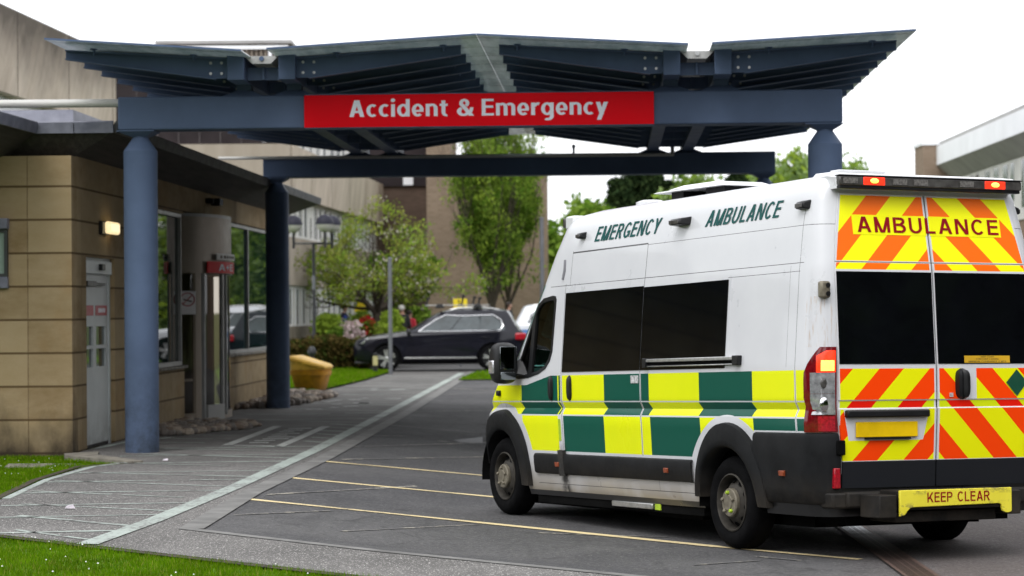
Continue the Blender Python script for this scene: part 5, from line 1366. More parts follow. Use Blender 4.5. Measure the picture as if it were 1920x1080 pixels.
# ================================================================== BACKGROUND BUILDINGS
B_conc = mat('stained ribbed concrete', (.42, .36, .30), .9, var=.3, vscale=.55, col2=(.27, .225, .18), streak=(1, 1, .12), bump=.3, bscale=12)
def ribbed():
    m, nt, b = new_mat('weather streaked concrete'); k = NB(nt); o = k.coords(); X, Y, Z = k.xyz(o)
    cb = k.add('ShaderNodeCombineXYZ'); k.put(cb.inputs[0], k.m('MULTIPLY', k.m('SUBTRACT', Y, k.m('MULTIPLY', Z, .75)), 1.0)); k.put(cb.inputs[1], k.m('MULTIPLY', Z, .22)); k.put(cb.inputs[2], X)
    n = k.noise(cb.outputs[0], .9, 7, .72); n2 = k.noise(cb.outputs[0], 4.5, 5, .7); n3 = k.noise(o, .45, 5, .65)
    top = k.ramp(k.m('ADD', k.m('ADD', Z, k.m('MULTIPLY', n, 2.2)), k.m('MULTIPLY', n3, 2.0)), 8.75, 10.1)
    col = k.mix(k.ramp(n, .35, .65), c4((.42, .355, .285)), c4((.60, .52, .43)))
    col = k.mix(k.ramp(n2, .42, .72, 0, .35), col, c4((.22, .185, .145)))
    col = k.mix(k.m('MULTIPLY', top, .88), col, c4((.085, .072, .06)))
    joint = k.m('LESS_THAN', k.m('FRACT', k.m('DIVIDE', k.m('ADD', Y, .6), 4.4)), .012)
    col = k.mix(joint, col, c4((.06, .045, .035)))
    k.put(b.inputs['Base Color'], col); b.inputs['Roughness'].default_value = .95; b.inputs['Specular IOR Level'].default_value = .15
    k.put(b.inputs['Normal'], k.bump(n2, .25, .03)); return m
B_rib = ribbed()
def brickmat(name, c1, c2, mo, sc=1.0):
    m, nt, b = new_mat(name); k = NB(nt); o = k.coords(); X, Y, Z = k.xyz(o)
    cb = k.add('ShaderNodeCombineXYZ'); k.put(cb.inputs[0], k.m('ADD', X, Y)); k.put(cb.inputs[1], Z)
    br = k.add('ShaderNodeTexBrick'); nt.links.new(cb.outputs[0], br.inputs['Vector'])
    br.inputs['Scale'].default_value = sc; br.inputs['Brick Width'].default_value = .23; br.inputs['Row Height'].default_value = .085; br.inputs['Mortar Size'].default_value = .008
    br.inputs['Color1'].default_value = c4(c1); br.inputs['Color2'].default_value = c4(c2); br.inputs['Mortar'].default_value = c4(mo)
    n = k.noise(o, .4, 5, .6); col = k.mix(k.ramp(n, .35, .7, 0, .45), br.outputs['Color'], c4([x*.7 for x in c2]))
    k.put(b.inputs['Base Color'], col); b.inputs['Roughness'].default_value = .92; b.inputs['Specular IOR Level'].default_value = .15; return m
B_brick = brickmat('buff brown brick', (.28, .21, .155), (.22, .16, .115), (.30, .24, .19))
B_brickd = brickmat('dark brown brick', (.125, .085, .066), (.095, .065, .05), (.12, .09, .07))
B_clad = mat('dark brown metal cladding', (.030, .023, .025), .7, var=.15, vscale=2, spec=.15)
B_pan = mat('off white panel', (.62, .61, .57), .6, var=.12, vscale=1.2, streak=(1, 1, .2))
B_wht = mat('white panel', (.84, .85, .88), .5, var=.06, vscale=.8)
B_slit = mat('dark window slit', (.07, .10, .11), .15, var=.4, vscale=3, spec=.6)
B_ledge = mat('grey brown ledge', (.20, .165, .13), .9, var=.25)
B_sof = mat('grey soffit', (.36, .35, .345), .8, var=.12, vscale=1)
hb_ = tag(empty('hospital_block', (-5, 69, 0)), 'long streaked concrete hospital block with white slit window bands beyond the low sandstone building', 'building')
HB = Vector((-5, 69, 0))
def P_(mb): mb.v = [(x-HB.x, y-HB.y, z-HB.z) for x, y, z in mb.v]; return mb
m2 = .0622
def fx(Y): return -5.0+m2*(Y-92)          # facade line of the second wing
def slab(name, X0fn, Y0, Y1, depth, z0, z1, matl, parent, proud=0.0):
    mb = MB(); a, b = X0fn(Y0)+proud, X0fn(Y1)+proud
    mb.hexa([(a-depth, Y0, z0), (a, Y0, z0), (b, Y1, z0), (b-depth, Y1, z0)], [(a-depth, Y0, z1), (a, Y0, z1), (b, Y1, z1), (b-depth, Y1, z1)])
    return P_(mb).build(name, matl, parent, smooth=False)
YA, YB = 69.0, 91.5
slab('plinth_wall', fx, YA, YB, 14, -.2, 1.25, B_ledge, hb_)
slab('ground_floor_band', fx, YA+.05, YB, 13, 1.25, 2.45, B_pan, hb_, -.08)
slab('middle_wall', fx, YA, YB, 14, 2.45, 3.85, B_conc, hb_)
slab('first_floor_band', fx, YA+.05, YB, 13, 3.85, 5.0, B_pan, hb_, -.10)
slab('parapet_wall', fx, YA, YB, 14, 5.0, 6.5, B_rib, hb_, .15)
slab('top_floor_band', fx, YA+1.4, YB, 12, 6.5, 8.2, B_pan, hb_, -.9)
def slits(z0, z1, n, proud, seedv, wmax=.45):
    random.seed(seedv)
    for i in range(n):
        Y = YA+.7+i*(YB-YA-1.2)/n; w_ = random.choice((.28, .42, wmax)); hz = z1 if random.random() < .75 else z0+(z1-z0)*.65
        a, b = fx(Y)+proud, fx(Y+w_)+proud
        mb = MB(); mb.hexa([(a-.02, Y, z0), (a+.012, Y, z0), (b+.012, Y+w_, z0), (b-.02, Y+w_, z0)], [(a-.02, Y, hz), (a+.012, Y, hz), (b+.012, Y+w_, hz), (b-.02, Y+w_, hz)])
        P_(mb).build('window', B_slit, hb_, smooth=False)
slits(3.95, 4.9, 20, -.10, 3); slits(1.32, 2.35, 16, -.08, 4); slits(6.6, 8.0, 13, -.9, 5, .9)
# white joints between panels
for zz0, zz1, pr in ((1.25, 2.45, -.08), (3.85, 5.0, -.10), (6.5, 8.2, -.9)):
    mb = MB(); Y = YA+.5
    while Y < YB-.3:
        a = fx(Y)+pr; mb.box(a-.05, a+.03, Y, Y+.06, zz0, zz1); Y += .62
    P_(mb).build('panel_fin', B_wht, hb_, smooth=False)
# end wall towards the camera: dark cladding over a concrete band
xl, xr = at(205, 300, YA).x, fx(YA)
mb = MB(); mb.box(xl, xr+.1, YA-.25, YA-.02, 4.6, 6.5); P_(mb).build('end_band', B_conc, hb_, smooth=False)
mb = MB(); mb.box(xl-3, xr-.05, YA-.1, YA+.6, 6.52, 8.75); ec = P_(mb).build('cladding', B_clad, hb_, smooth=False)
mb = MB(); x = xl-2.8
while x < xr-.1: mb.box(x, x+.025, YA-.125, YA-.10, 6.53, 8.74); x += .60
P_(mb).build('cladding_rib', mat('cladding joint', (.075, .062, .064), .6), ec, smooth=False)
p = at(507, 258, YA-.15); mb = MB(); mb.box(p.x-.22, p.x+.24, YA-.16, YA-.13, p.z-.12, p.z+.10); P_(mb).build('window', B_wht, hb_, smooth=False)
mb = MB(); mb.box(xl-3, xr-1, YA-.1, YA+20, 8.75, 8.9); P_(mb).build('roof', B_ledge, hb_, smooth=False)
# plant room on the roof
a = at(298, 77, 72); b = at(541, 75, 72)
mb = MB(); mb.box(a.x, b.x, 72, 84, 8.9, a.z-.1); pr_ = P_(mb).build('plant_room', mat('louvre brown grey', (.17, .14, .115), .8, var=.3), hb_, smooth=False)
mb = MB(); mb.box(a.x-.1, b.x+.1, 71.9, 84.1, a.z-.1, a.z); P_(mb).build('plant_roof', B_sof, pr_, smooth=False)
mb = MB(); x = a.x+.1
while x < b.x-.1: mb.box(x, x+.06, 71.93, 71.99, 9.0, a.z-.2); x += .14
P_(mb).build('louvre', mat('louvre slat', (.24, .20, .16), .7), pr_, smooth=False)
mb = MB(); mb.box(a.x+.5, b.x, 71.85, 71.92, a.z-.28, a.z-.17)
for fx_ in (.42, .86): x = a.x+(b.x-a.x)*fx_; mb.box(x-.05, x+.05, 71.85, 71.92, 8.9, a.z-.28)
P_(mb).build('plant_frame', B_wht, pr_, smooth=False)
# recessed dark wall at the far end
xa, xb = at(712, 400, 92).x, at(802, 400, 92).x
mb = MB(); mb.box(xa-1, xb+.5, 92, 93, -.2, 6.45); P_(mb).build('recess_wall', B_brickd, hb_, smooth=False)
mb = MB(); mb.box(xa-1, xb+.5, 91.9, 93, 6.45, at(770, 270, 92).z); P_(mb).build('recess_cladding', B_clad, hb_, smooth=False)
p = at(765, 338, 91.8); mb = MB(); mb.box(p.x-.19, p.x+.19, 91.84, 91.895, p.z-.18, p.z+.30); P_(mb).build('window', B_wht, hb_, smooth=False)
# first wing: upper left concrete parapet running towards the camera
def gx(Y): return -9.87+m2*(Y-60)
slab('parapet_wall', gx, 40, 60, 8, 6.29, 8.10, B_rib, hb_)
slab('top_floor_band', gx, 40, 60, 7, 3.5, 6.29, B_wht, hb_, -.3)
mb = MB(); mb.box(gx(60)-8, gx(60)-.3, 59.9, 60, 4, 8.0); P_(mb).build('end_wall', B_rib, hb_, smooth=False)
# brick tower
tw = tag(empty('brick_tower', (0, 0, 0)), 'plain windowless buff brick building behind the tall green tree', 'building')
Z1 = at(820, 225, 89).z; a0, a1, a2 = at(800, 400, 89).x, at(845, 400, 89).x, at(1027, 400, 89.5).x
mb = MB(); mb.box(a0, a1, 89, 99, -.3, Z1); mb.build('tower_wall', B_brick, tw, smooth=False)
mb = MB(); mb.box(a1+.002, a2, 89.01, 99, -.3, at(940, 296, 89).z); mb.build('low_wall', B_brick, tw, smooth=False)
mb = MB(); mb.box(a0-.05, a1+.05, 88.95, 99.05, Z1, Z1+.15); mb.box(a1+.055, a2+.04, 88.96, 99, at(940, 296, 89).z, at(940, 296, 89).z+.12); mb.build('coping', B_ledge, tw, smooth=False)
# right hand block
rb = tag(empty('ward_block', (16.85, 95, 0)), 'pale ward block with a white fascia band at the right edge', 'building')
HB = Vector((16.85, 95, 0)); m3 = .022
def rx(Y): return 16.85+m3*(Y-95)
zf0, zf1 = 7.28, 8.02
def slabR(name, off0, off1, Y0, Y1, z0, z1, matl, o1=None):
    mb = MB(); a, b = rx(Y0), rx(Y1); t0 = off0 if o1 is None else o1
    mb.hexa([(a+off0, Y0, z0), (a+off1, Y0, z0), (b+off1, Y1, z0), (b+off0, Y1, z0)], [(a+t0, Y0, z1), (a+off1, Y0, z1), (b+off1, Y1, z1), (b+t0, Y1, z1)]); return P_(mb).build(name, matl, rb, smooth=False)
slabR('fascia', 0, 3, 60, 95, zf0, zf1, B_wht); slabR('roof_edge', .12, 3, 60, 95, zf1+.02, zf1+.18, B_sof)
slabR('sloped_soffit', .62, 3, 60, 95, 6.72, zf0-.004, B_sof, o1=.02)
slabR('ward_wall', .66, 8, 60, 95, 4.6, 6.715, B_pan)
slabR('lower_brick_wall', .70, 8, 60, 95, -.3, 4.59, B_brick)
mb = MB(); x0 = at(1731, 300, 95).x; mb.box(x0, 18.2, 95.02, 97, -.3, at(1740, 272, 95).z); fw = P_(mb).build('end_wall', B_brick, rb, smooth=False)
mb = MB(); mb.box(x0-.05, 18.3, 94.98, 97.05, at(1740, 272, 95).z, at(1740, 265, 95).z); P_(mb).build('coping', B_wht, rb, smooth=False)
random.seed(11); Y = 61.0
while Y < 94:
    w_ = random.choice((.4, .6, .9)); z0 = random.choice((5.0, 5.3)); z1 = 6.6
    a, b = rx(Y)+.66, rx(Y+w_)+.66
    mb = MB(); mb.hexa([(a-.012, Y, z0), (a+.05, Y, z0), (b+.05, Y+w_, z0), (b-.012, Y+w_, z0)], [(a-.012, Y, z1), (a+.05, Y, z1), (b+.05, Y+w_, z1), (b-.012, Y+w_, z1)]); P_(mb).build('window', B_slit, rb, smooth=False)
    Y += w_+random.choice((.5, .9, 1.4))
# ================================================================== TREES
L_y = leaf_mat('yellow green leaf', (.26, .36, .045)); L_m = leaf_mat('mid green leaf', (.20, .30, .045)); L_d = leaf_mat('deep green leaf', (.085, .165, .018))
L_f = leaf_mat('blossom', (.50, .46, .40), .2); L_c = leaf_mat('conifer needle', (.020, .036, .014), .4, .1); L_c2 = leaf_mat('conifer needle pale', (.035, .055, .02), .4, .1)
L_p = leaf_mat('pale green leaf', (.26, .36, .13)); L_o = leaf_mat('olive leaf', (.27, .30, .06))
L_pk = leaf_mat('pale pink petal', (.62, .50, .50), .15); L_rd = leaf_mat('red petal', (.45, .03, .035), .2); L_br = leaf_mat('hedge russet leaf', (.075, .055, .018), .4, .1); L_br2 = leaf_mat('hedge green leaf', (.04, .055, .012), .4, .1)
BARK = mat('grey brown bark', (.075, .058, .043), .9, var=.35, vscale=4, streak=(1, 1, .3), bump=.5, bscale=25)
def leaves(name, cen, rad, per, size, mats, weights, parent, flat=1.0, up=0.0):
    """leaf clumps: per leaves around each centre, one mesh"""
    cen = np.array(cen); n = len(cen)*per
    c = np.repeat(cen, per, 0); r = np.repeat(np.broadcast_to(rad, len(cen)), per)
    dvec = rng.normal(size=(n, 3)); dvec /= np.linalg.norm(dvec, axis=1)[:, None]; dvec *= (rng.uniform(0, 1, n)**.5)[:, None]*r[:, None]; dvec[:, 2] *= flat
    p = c+dvec; a = rng.normal(size=(n, 3)); a[:, 2] += up; a /= np.linalg.norm(a, axis=1)[:, None]
    b = np.cross(a, rng.normal(size=(n, 3))); b /= np.linalg.norm(b, axis=1)[:, None]
    s = size*rng.uniform(.6, 1.35, n)[:, None]
    V = np.empty((n, 4, 3)); V[:, 0] = p-a*s; V[:, 1] = p+b*s*.55; V[:, 2] = p+a*s; V[:, 3] = p-b*s*.55
    me = bpy.data.meshes.new(name); me.vertices.add(n*4); me.vertices.foreach_set('co', V.reshape(-1)); me.loops.add(n*4); me.loops.foreach_set('vertex_index', np.arange(n*4, dtype=np.int32))
    me.polygons.add(n); me.polygons.foreach_set('loop_start', np.arange(0, n*4, 4, dtype=np.int32)); me.polygons.foreach_set('loop_total', np.full(n, 4, dtype=np.int32))
    for m in mats: me.materials.append(m)
    cw_ = rng.choice(len(mats), size=len(cen), p=weights); mi = np.repeat(cw_, per); sw = rng.uniform(size=n) < .25; mi = np.where(sw, rng.choice(len(mats), size=n, p=weights), mi)
    me.polygons.foreach_set('material_index', mi.astype(np.int32)); me.update(calc_edges=True)
    o = bpy.data.objects.new(name, me); COL.objects.link(o); o.parent = parent; return o
random.seed(2)
def branch_tree(name, base, label, height, trunk_h, trunk_r, shape, mats, weights, leaf, seedv, levels=3, nlimb=6, per=26, clump=.5, cat='tree', group=None, rise=.5, dens=1.0, gap=0.0, fmin=0.0, Lk=None, arms=()):
    """shape(z fraction) -> crown radius; limbs fork out to points filling that envelope"""
    rn = random.Random(seedv)
    t = tag(empty(name, base), label, cat, group)
    mb = MB()
    ln = Vector((rn.uniform(-.06, .06), rn.uniform(-.06, .06), 0))
    fork = Vector((0, 0, trunk_h))+ln*trunk_h
    mb.tube([(0, 0, -.1), ln*trunk_h*.4+Vector((0, 0, trunk_h*.5)), fork], [trunk_r*1.15, trunk_r*.95, trunk_r*.9], 9)
    cen = []; tips = []
    def grow(p, dirv, L, r, lev):
        pts = [p]; d = dirv.copy()
        for i in range(4):
            d = (d+Vector((rn.uniform(-.25, .25), rn.uniform(-.25, .25), rn.uniform(-.05, .28*rise+.1)))).normalized(); pts.append(pts[-1]+d*L/4)
        mb.tube(pts, [r, r*.8, r*.62, r*.45, r*.3], 6 if lev < 2 else 4)
        for i, q in enumerate(pts):
            if lev >= 1 and i >= 1: tips.append(q)
        if lev < levels:
            for i in (1, 2, 3, 4):
                for _ in range(1 if lev < levels-1 else 2):
                    a = rn.uniform(0, 2*math.pi); o = d.orthogonal().normalized(); o.rotate(Matrix.Rotation(a, 3, d))
                    nd = (d*.75+o*rn.uniform(.5, .95)+Vector((0, 0, rise*.3))).normalized()
                    grow(pts[i], nd, L*rn.uniform(.42, .62), r*.45*(1.2-i*.12), lev+1)
    for i in range(nlimb):
        a = 2*math.pi*i/nlimb+rn.uniform(-.4, .4); out = rn.uniform(.35, 1.0)
        d = Vector((math.cos(a)*out, math.sin(a)*out, rise+rn.uniform(.1, .6))).normalized()
        zt = rn.uniform(.45, .95); L = (height-trunk_h)*(Lk or (.62 if rise > .8 else .5))
        grow(fork*rn.uniform(.85, 1.0), d, L, trunk_r*(.3 if rise > .8 else .45), 1)
    for av, aL in arms: grow(fork, Vector(av).normalized(), aL, trunk_r*.4, 1)
    mb.build('trunk', BARK, t)
    for q in tips:
        f = (q.z-trunk_h*.7)/(height-trunk_h*.7)
        if f < fmin or f > 1.02: continue
        if math.hypot(q.x, q.y) < shape(f)*1.22 and rn.random() < dens: cen.append(q)
    extra = int(len(cen)*.08)
    for _ in range(extra):
        f = fmin+(1-fmin)*rn.random(); rr = shape(f)*math.sqrt(rn.random()); a = rn.uniform(0, 6.28); cen.append(Vector((rr*math.cos(a), rr*math.sin(a), trunk_h*.7+f*(height-trunk_h*.7))))
    cen = [c for c in cen if math.sin(c.x*2.7+seedv)+math.sin(c.z*3.1+1.3*seedv)+math.sin(c.y*2.2) > -1.35+gap]
    leaves('crown', [tuple(c) for c in cen], clump, per, leaf, mats, weights, t)
    return t
Ycherry = 72.1
bx_ = at(706, 640, Ycherry)
branch_tree('cherry_tree', (bx_.x, Ycherry, .1), 'small spreading cherry tree with pale blossom in front of the concrete block', 4.9, 1.62, .15, lambda f: 2.95*max(0.0, 1-abs(f-.30)/.70)**.62, [L_o, L_m, L_f, L_y], [.46, .24, .08, .22], .052, 5, 3, 10, 20, .30, rise=.30, dens=.46, gap=.75, fmin=.20, Lk=.66, arms=(((-1, 0, .10), 2.5), ((-1, -.3, .35), 2.2), ((1, .1, .30), 2.2)))
b2 = at(764, 600, 80); branch_tree('young_tree', (b2.x, 80, .15), 'small dark green tree behind the grey pole', 4.2, 1.6, .10, lambda f: 1.2*math.sin(math.pi*min(1, .12+f*.85)), [L_d, L_m], [.6, .4], .085, 9, 3, 5, 16, .3, dens=.8)
T1 = at(925, 600, 82)
branch_tree('maple_tree', (T1.x, 82, .2), 'tall upright bright green tree, the left of the pair before the brick building', 9.0, 1.6, .17, lambda f: 1.95*math.sin(math.pi*min(1, .06+f*.80))**.7*(1-.12*f), [L_m, L_d, L_y], [.58, .24, .18], .058, 21, 3, 11, 34, .34, rise=1.6, dens=.72, gap=.45, fmin=.12, group='pair of upright green trees')
T2 = at(953, 600, 84)
branch_tree('maple_tree', (T2.x, 84, .2), 'tall upright bright green tree, the right of the pair before the brick building', 8.3, 1.7, .15, lambda f: 1.5*math.sin(math.pi*min(1, .06+f*.82))**.7*(1-.12*f), [L_m, L_d, L_y], [.60, .26, .14], .058, 33, 3, 10, 34, .34, rise=1.6, dens=.72, gap=.45, fmin=.12, group='pair of upright green trees')
def conifer(px, ytop, Y, wid, label, mats, seedv):
    rn = random.Random(seedv); p = at(px, ytop, Y); H = p.z; t = tag(empty('conifer_tree', (p.x, Y, -.3)), label, 'tree', 'dark conifers beyond the canopy'); H += .3
    mb = MB(); mb.tube([(0, 0, 0), (0, 0, H*.98)], [wid*.07, .02], 7); cen = []
    z = H*.12
    while z < H*.985:
        r = wid*(1-z/H)**.72+.12; n = 9
        for i in range(n):
            a = 2*math.pi*i/n+rn.uniform(-.3, .3); L = r*rn.uniform(.75, 1.1)
            mb.tube([(0, 0, z), (L*math.cos(a), L*math.sin(a), z-L*.18)], [.035, .01], 4, False)
            for f in (.35, .65, .95): cen.append((L*f*math.cos(a), L*f*math.sin(a), z-L*.18*f+rn.uniform(-.1, .1)))
        z += .42
    mb.build('trunk', BARK, t); leaves('crown', cen, .48, 16, .16, mats, [.65, .35], t, .8)
for i, (px, yt, Y, wd, lb) in enumerate(((1158, 332, 128, 1.5, 'dark conifer, leftmost of the row behind the ambulance roof'), (1192, 314, 130, 1.7, 'tall dark conifer, second from the left behind the ambulance roof'), (1225, 322, 129, 1.5, 'dark conifer, third from the left behind the ambulance roof'), (1250, 345, 131, 1.3, 'short dark conifer beside the pale green rounded tree'), (1378, 318, 132, 1.5, 'dark conifer just left of the rear right column'), (1400, 328, 134, 1.1, 'narrow dark conifer half hidden by the rear right column'))):
    conifer(px, yt, Y, wd, lb, [L_c, L_c2], 40+i)
def bushy(name, px, ytop, Y, wid, label, mats, wts, seedv, leaf=.2, trunk_h=1.5, cat='tree', group=None):
    p = at(px, ytop, Y); rn = random.Random(seedv); H = p.z+.3
    t = tag(empty(name, (p.x, Y, -.3)), label, cat, group); mb = MB(); mb.tube([(0, 0, 0), (0, 0, trunk_h), (.1, 0, H*.7)], [wid*.09, wid*.07, .03], 7); cen = []
    for i in range(60):
        f = rn.random(); a = rn.uniform(0, 6.28); rr = wid*math.sin(math.pi*(.15+.8*f))**.7*math.sqrt(rn.random()); z = trunk_h*.7+f*(H-trunk_h*.7-.3); q = (rr*math.cos(a), rr*math.sin(a), z)
        mb.tube([(0, 0, z*.7), q], [.05, .015], 4, False)
        cen += [(q[0]+rn.gauss(0, .35), q[1]+rn.gauss(0, .35), q[2]+rn.gauss(0, .3)) for _ in range(5)]
    mb.build('trunk', BARK, t); leaves('crown', cen, .55, 16, leaf, mats, wts, t); return t
bushy('broadleaf_tree', 1290, 322, 125, 1.7, 'rounded mid green tree between the dark conifers', [L_m, L_p, L_d], [.45, .35, .2], 61)
bushy('broadleaf_tree', 1490, 296, 120, 1.8, 'pale green feathery tree between the two right columns', [L_p, L_y, L_m], [.6, .25, .15], 62)
bushy('broadleaf_tree', 1440, 330, 123, 1.5, 'pale green tree behind the rear right column', [L_p, L_m], [.6, .4], 63)
bushy('broadleaf_tree', 1585, 302, 124, 1.2, 'thin pale green treetop just right of the front right column', [L_p, L_m], [.6, .4], 64)
bushy('broadleaf_tree', 1075, 392, 118, 2.4, 'broad green tree beside the front of the ambulance roof', [L_m, L_y, L_d], [.5, .25, .25], 65)
bushy('broadleaf_tree', 1118, 385, 122, 1.8, 'green tree low behind the word EMERGENCY', [L_m, L_d], [.6, .4], 66)
bushy('broadleaf_tree', 1040, 425, 110, 1.6, 'green tree behind the grey lamp column', [L_d, L_m], [.5, .5], 67)
bushy('broadleaf_tree', 1340, 332, 127, 1.4, 'yellow green tree behind the white roof vent', [L_m, L_p], [.5, .5], 68)
# hedge and flower shrubs
def hedge(name, a, b, w_, h, label, mats, wts, leaf, n, seedv):
    rn = random.Random(seedv); a = Vector(a); b = Vector(b); t = tag(empty(name, a), label, 'hedge'); cen = []
    for _ in range(n):
        s = rn.random(); q = (b-a)*s; cen.append((q.x, q.y+rn.uniform(-w_/2, w_/2), rn.uniform(.05, h)*(1-.08*math.sin(s*9))))
    mb = MB()
    for i in range(14): q = (b-a)*(i/13); mb.tube([(q.x, q.y, 0), (q.x+.05, q.y, h*.7)], [.03, .015], 5)
    mb.build('stems', BARK, t); leaves('foliage', cen, .17, 26, leaf, mats, wts, t)
ha = at(520, 676, 65.6); hb2 = at(690, 676, 69.5)
hedge('clipped_hedge', (ha.x, 65.6, .05), (hb2.x, 69.5, .1), 1.1, .80, 'low clipped russet brown hedge on the far lawn beside the dark car', [L_br, L_br2], [.62, .38], .06, 900, 3)
def shrub(px, ytop, ybase, Y, wid, label, mats, wts, seedv, leaf=.075, n=90):
    rn = random.Random(seedv); p = at(px, ytop, Y); z0 = at(px, ybase, Y).z; z0 = max(.0, min(z0, .5)); t = tag(empty('flowering_shrub' if L_pk in mats or L_rd in mats else 'evergreen_shrub', (p.x, Y, z0)), label, 'shrub', 'shrub bed behind the hedge'); H = p.z-z0; cen = []; mb = MB()
    for _ in range(n):
        f = rn.random(); a = rn.uniform(0, 6.28); rr = wid*math.sin(math.pi*(.3+.65*f))**.6*math.sqrt(rn.random()); cen.append((rr*math.cos(a), rr*math.sin(a), .1+f*(H-.15)))
    for c in cen[:12]: mb.tube([(0, 0, 0), c], [.02, .008], 4, False)
    mb.build('stems', BARK, t); leaves('foliage', cen, .17, 24, leaf, mats, wts, t)
shrub(614, 592, 640, 70.7, .62, 'yellow green shrub left of the pale pink flowers', [L_y, L_m], [.85, .15], 1, n=120)
shrub(676, 588, 640, 71.6, .50, 'bright green shrub left of the cherry trunk above the flowers', [L_y, L_m, L_d], [.5, .35, .15], 2, n=90)
shrub(655, 604, 640, 70.4, .50, 'low shrub covered in pale pink flowers', [L_pk, L_m, L_d], [.74, .16, .10], 3, .07)
shrub(688, 598, 640, 70.9, .26, 'shrub with bright red flowers by the cherry trunk', [L_rd, L_d, L_m], [.70, .14, .16], 4, .07, 60)
shrub(733, 586, 640, 70.9, .42, 'yellow green shrub right of the cherry trunk', [L_y, L_m], [.85, .15], 5, n=100)
shrub(722, 612, 645, 70.2, .34, 'yellow green shrub low in front of the grey pole', [L_y, L_o], [.75, .25], 6, .07, 60)
shrub(787, 578, 640, 78, .55, 'mid green bush behind the couple in black and red', [L_m, L_d], [.6, .4], 7)
shrub(632, 620, 645, 70.0, .30, 'dark shrub between the hedge and the pink flowers', [L_d, L_m], [.5, .5], 8, .07, 50)
# ================================================================== STREET FURNITURE
F_black = mat('black painted iron', (.012, .013, .016), .4, var=.15); F_grey = mat('grey galvanised post', (.16, .165, .18), .5, .2, var=.15, vscale=3)
def globe_lamp():
    p = at(589, 640, 67.9); t = tag(empty('street_lamp', (p.x, 67.9, .1)), 'black lamp post with three dark topped globes in front of the concrete block', 'lamp')
    H = at(589, 455, 67.9).z-.1
    mb = MB(); mb.tube([(0, 0, 0), (0, 0, .9), (0, 0, 1.0), (0, 0, H)], [.075, .075, .05, .045], 12); mb.build('pole', F_black, t)
    mb = MB(); mb.tube([(0, 0, 2.2), (0, 0, 2.6)], .05, 10); mb.build('pole_band', F_grey, t)
    for ang in (180, 25, -50):
        dx, dy = math.cos(R(ang))*.56, math.sin(R(ang))*.56
        mb = MB(); mb.tube([(0, 0, H-.02), (dx, dy, H-.02), (dx, dy, H-.16)], .028, 8); mb.tube([(dx, dy, H-.16), (dx, dy, H+.30)], .04, 8); ar = mb.build('arm', F_black, t)
        c = (dx, dy, H+.50)
        mb = MB(); mb.lathe([(.05, -.22), (.16, -.17), (.235, -.05), (.245, .0)], 18, c=c); mb.build('globe_bowl', mat('opal globe', (.50, .49, .46), .3, var=.05), ar)
        mb = MB(); mb.lathe([(.26, .0), (.25, .08), (.20, .19), (.10, .26), (.0, .28)], 18, c=c); mb.build('globe_cap', mat('dark lamp cap', (.025, .025, .038), .5, var=.1, spec=.15), ar)
globe_lamp()
def post(name, px, ytop, ybase, Y, r, label, cat, matl):
    a = at(px, ytop, Y); t = tag(empty(name, (a.x, Y, -.05)), label, cat); mb = MB(); mb.tube([(0, 0, 0), (0, 0, a.z+.05)], r, 12); mb.build('pole', matl, t); mb = MB(); mb.lathe([(r*1.15, a.z+.04), (r*1.15, a.z+.08), (r*.5, a.z+.10)], 12); mb.build('pole_cap', matl, t); return t
post('sign_pole', 731, 486, 690, 63.5, .055, 'plain grey steel pole standing in front of the dark car', 'pole', F_grey)
post('lamp_column', 1015.5, 410, 600, 80, .075, 'grey lamp column beside the right green tree', 'pole', F_grey)
# bollards
p = at(585, 690, 60); t = tag(empty('bollard', (p.x, 60, .05)), 'small black bollard behind the yellow grit bin', 'bollard'); H = at(585, 650, 60).z-.05
mb = MB(); mb.lathe([(.07, 0), (.065, H*.55), (.06, H*.6), (.06, H*.72), (.11, H*.76), (.11, H*.86), (.06, H), (.0, H+.01)], 16); mb.build('bollard_post', F_black, t)
p = at(704, 695, 64.5); t = tag(empty('marker_post', (p.x, 64.5, .0)), 'short black marker post with a cream reflector beside the front wheel of the dark car', 'post'); H = at(704, 662, 64.5).z
mb = MB(); mb.box(-.06, .06, -.05, .05, 0, H); mb.build('marker_body', F_black, t, bevel=.01)
mb = MB(); mb.box(-.065, .065, -.058, -.05, H*.40, H*.86); mb.build('reflector', mat('cream reflector', (.50, .45, .22), .5), t)
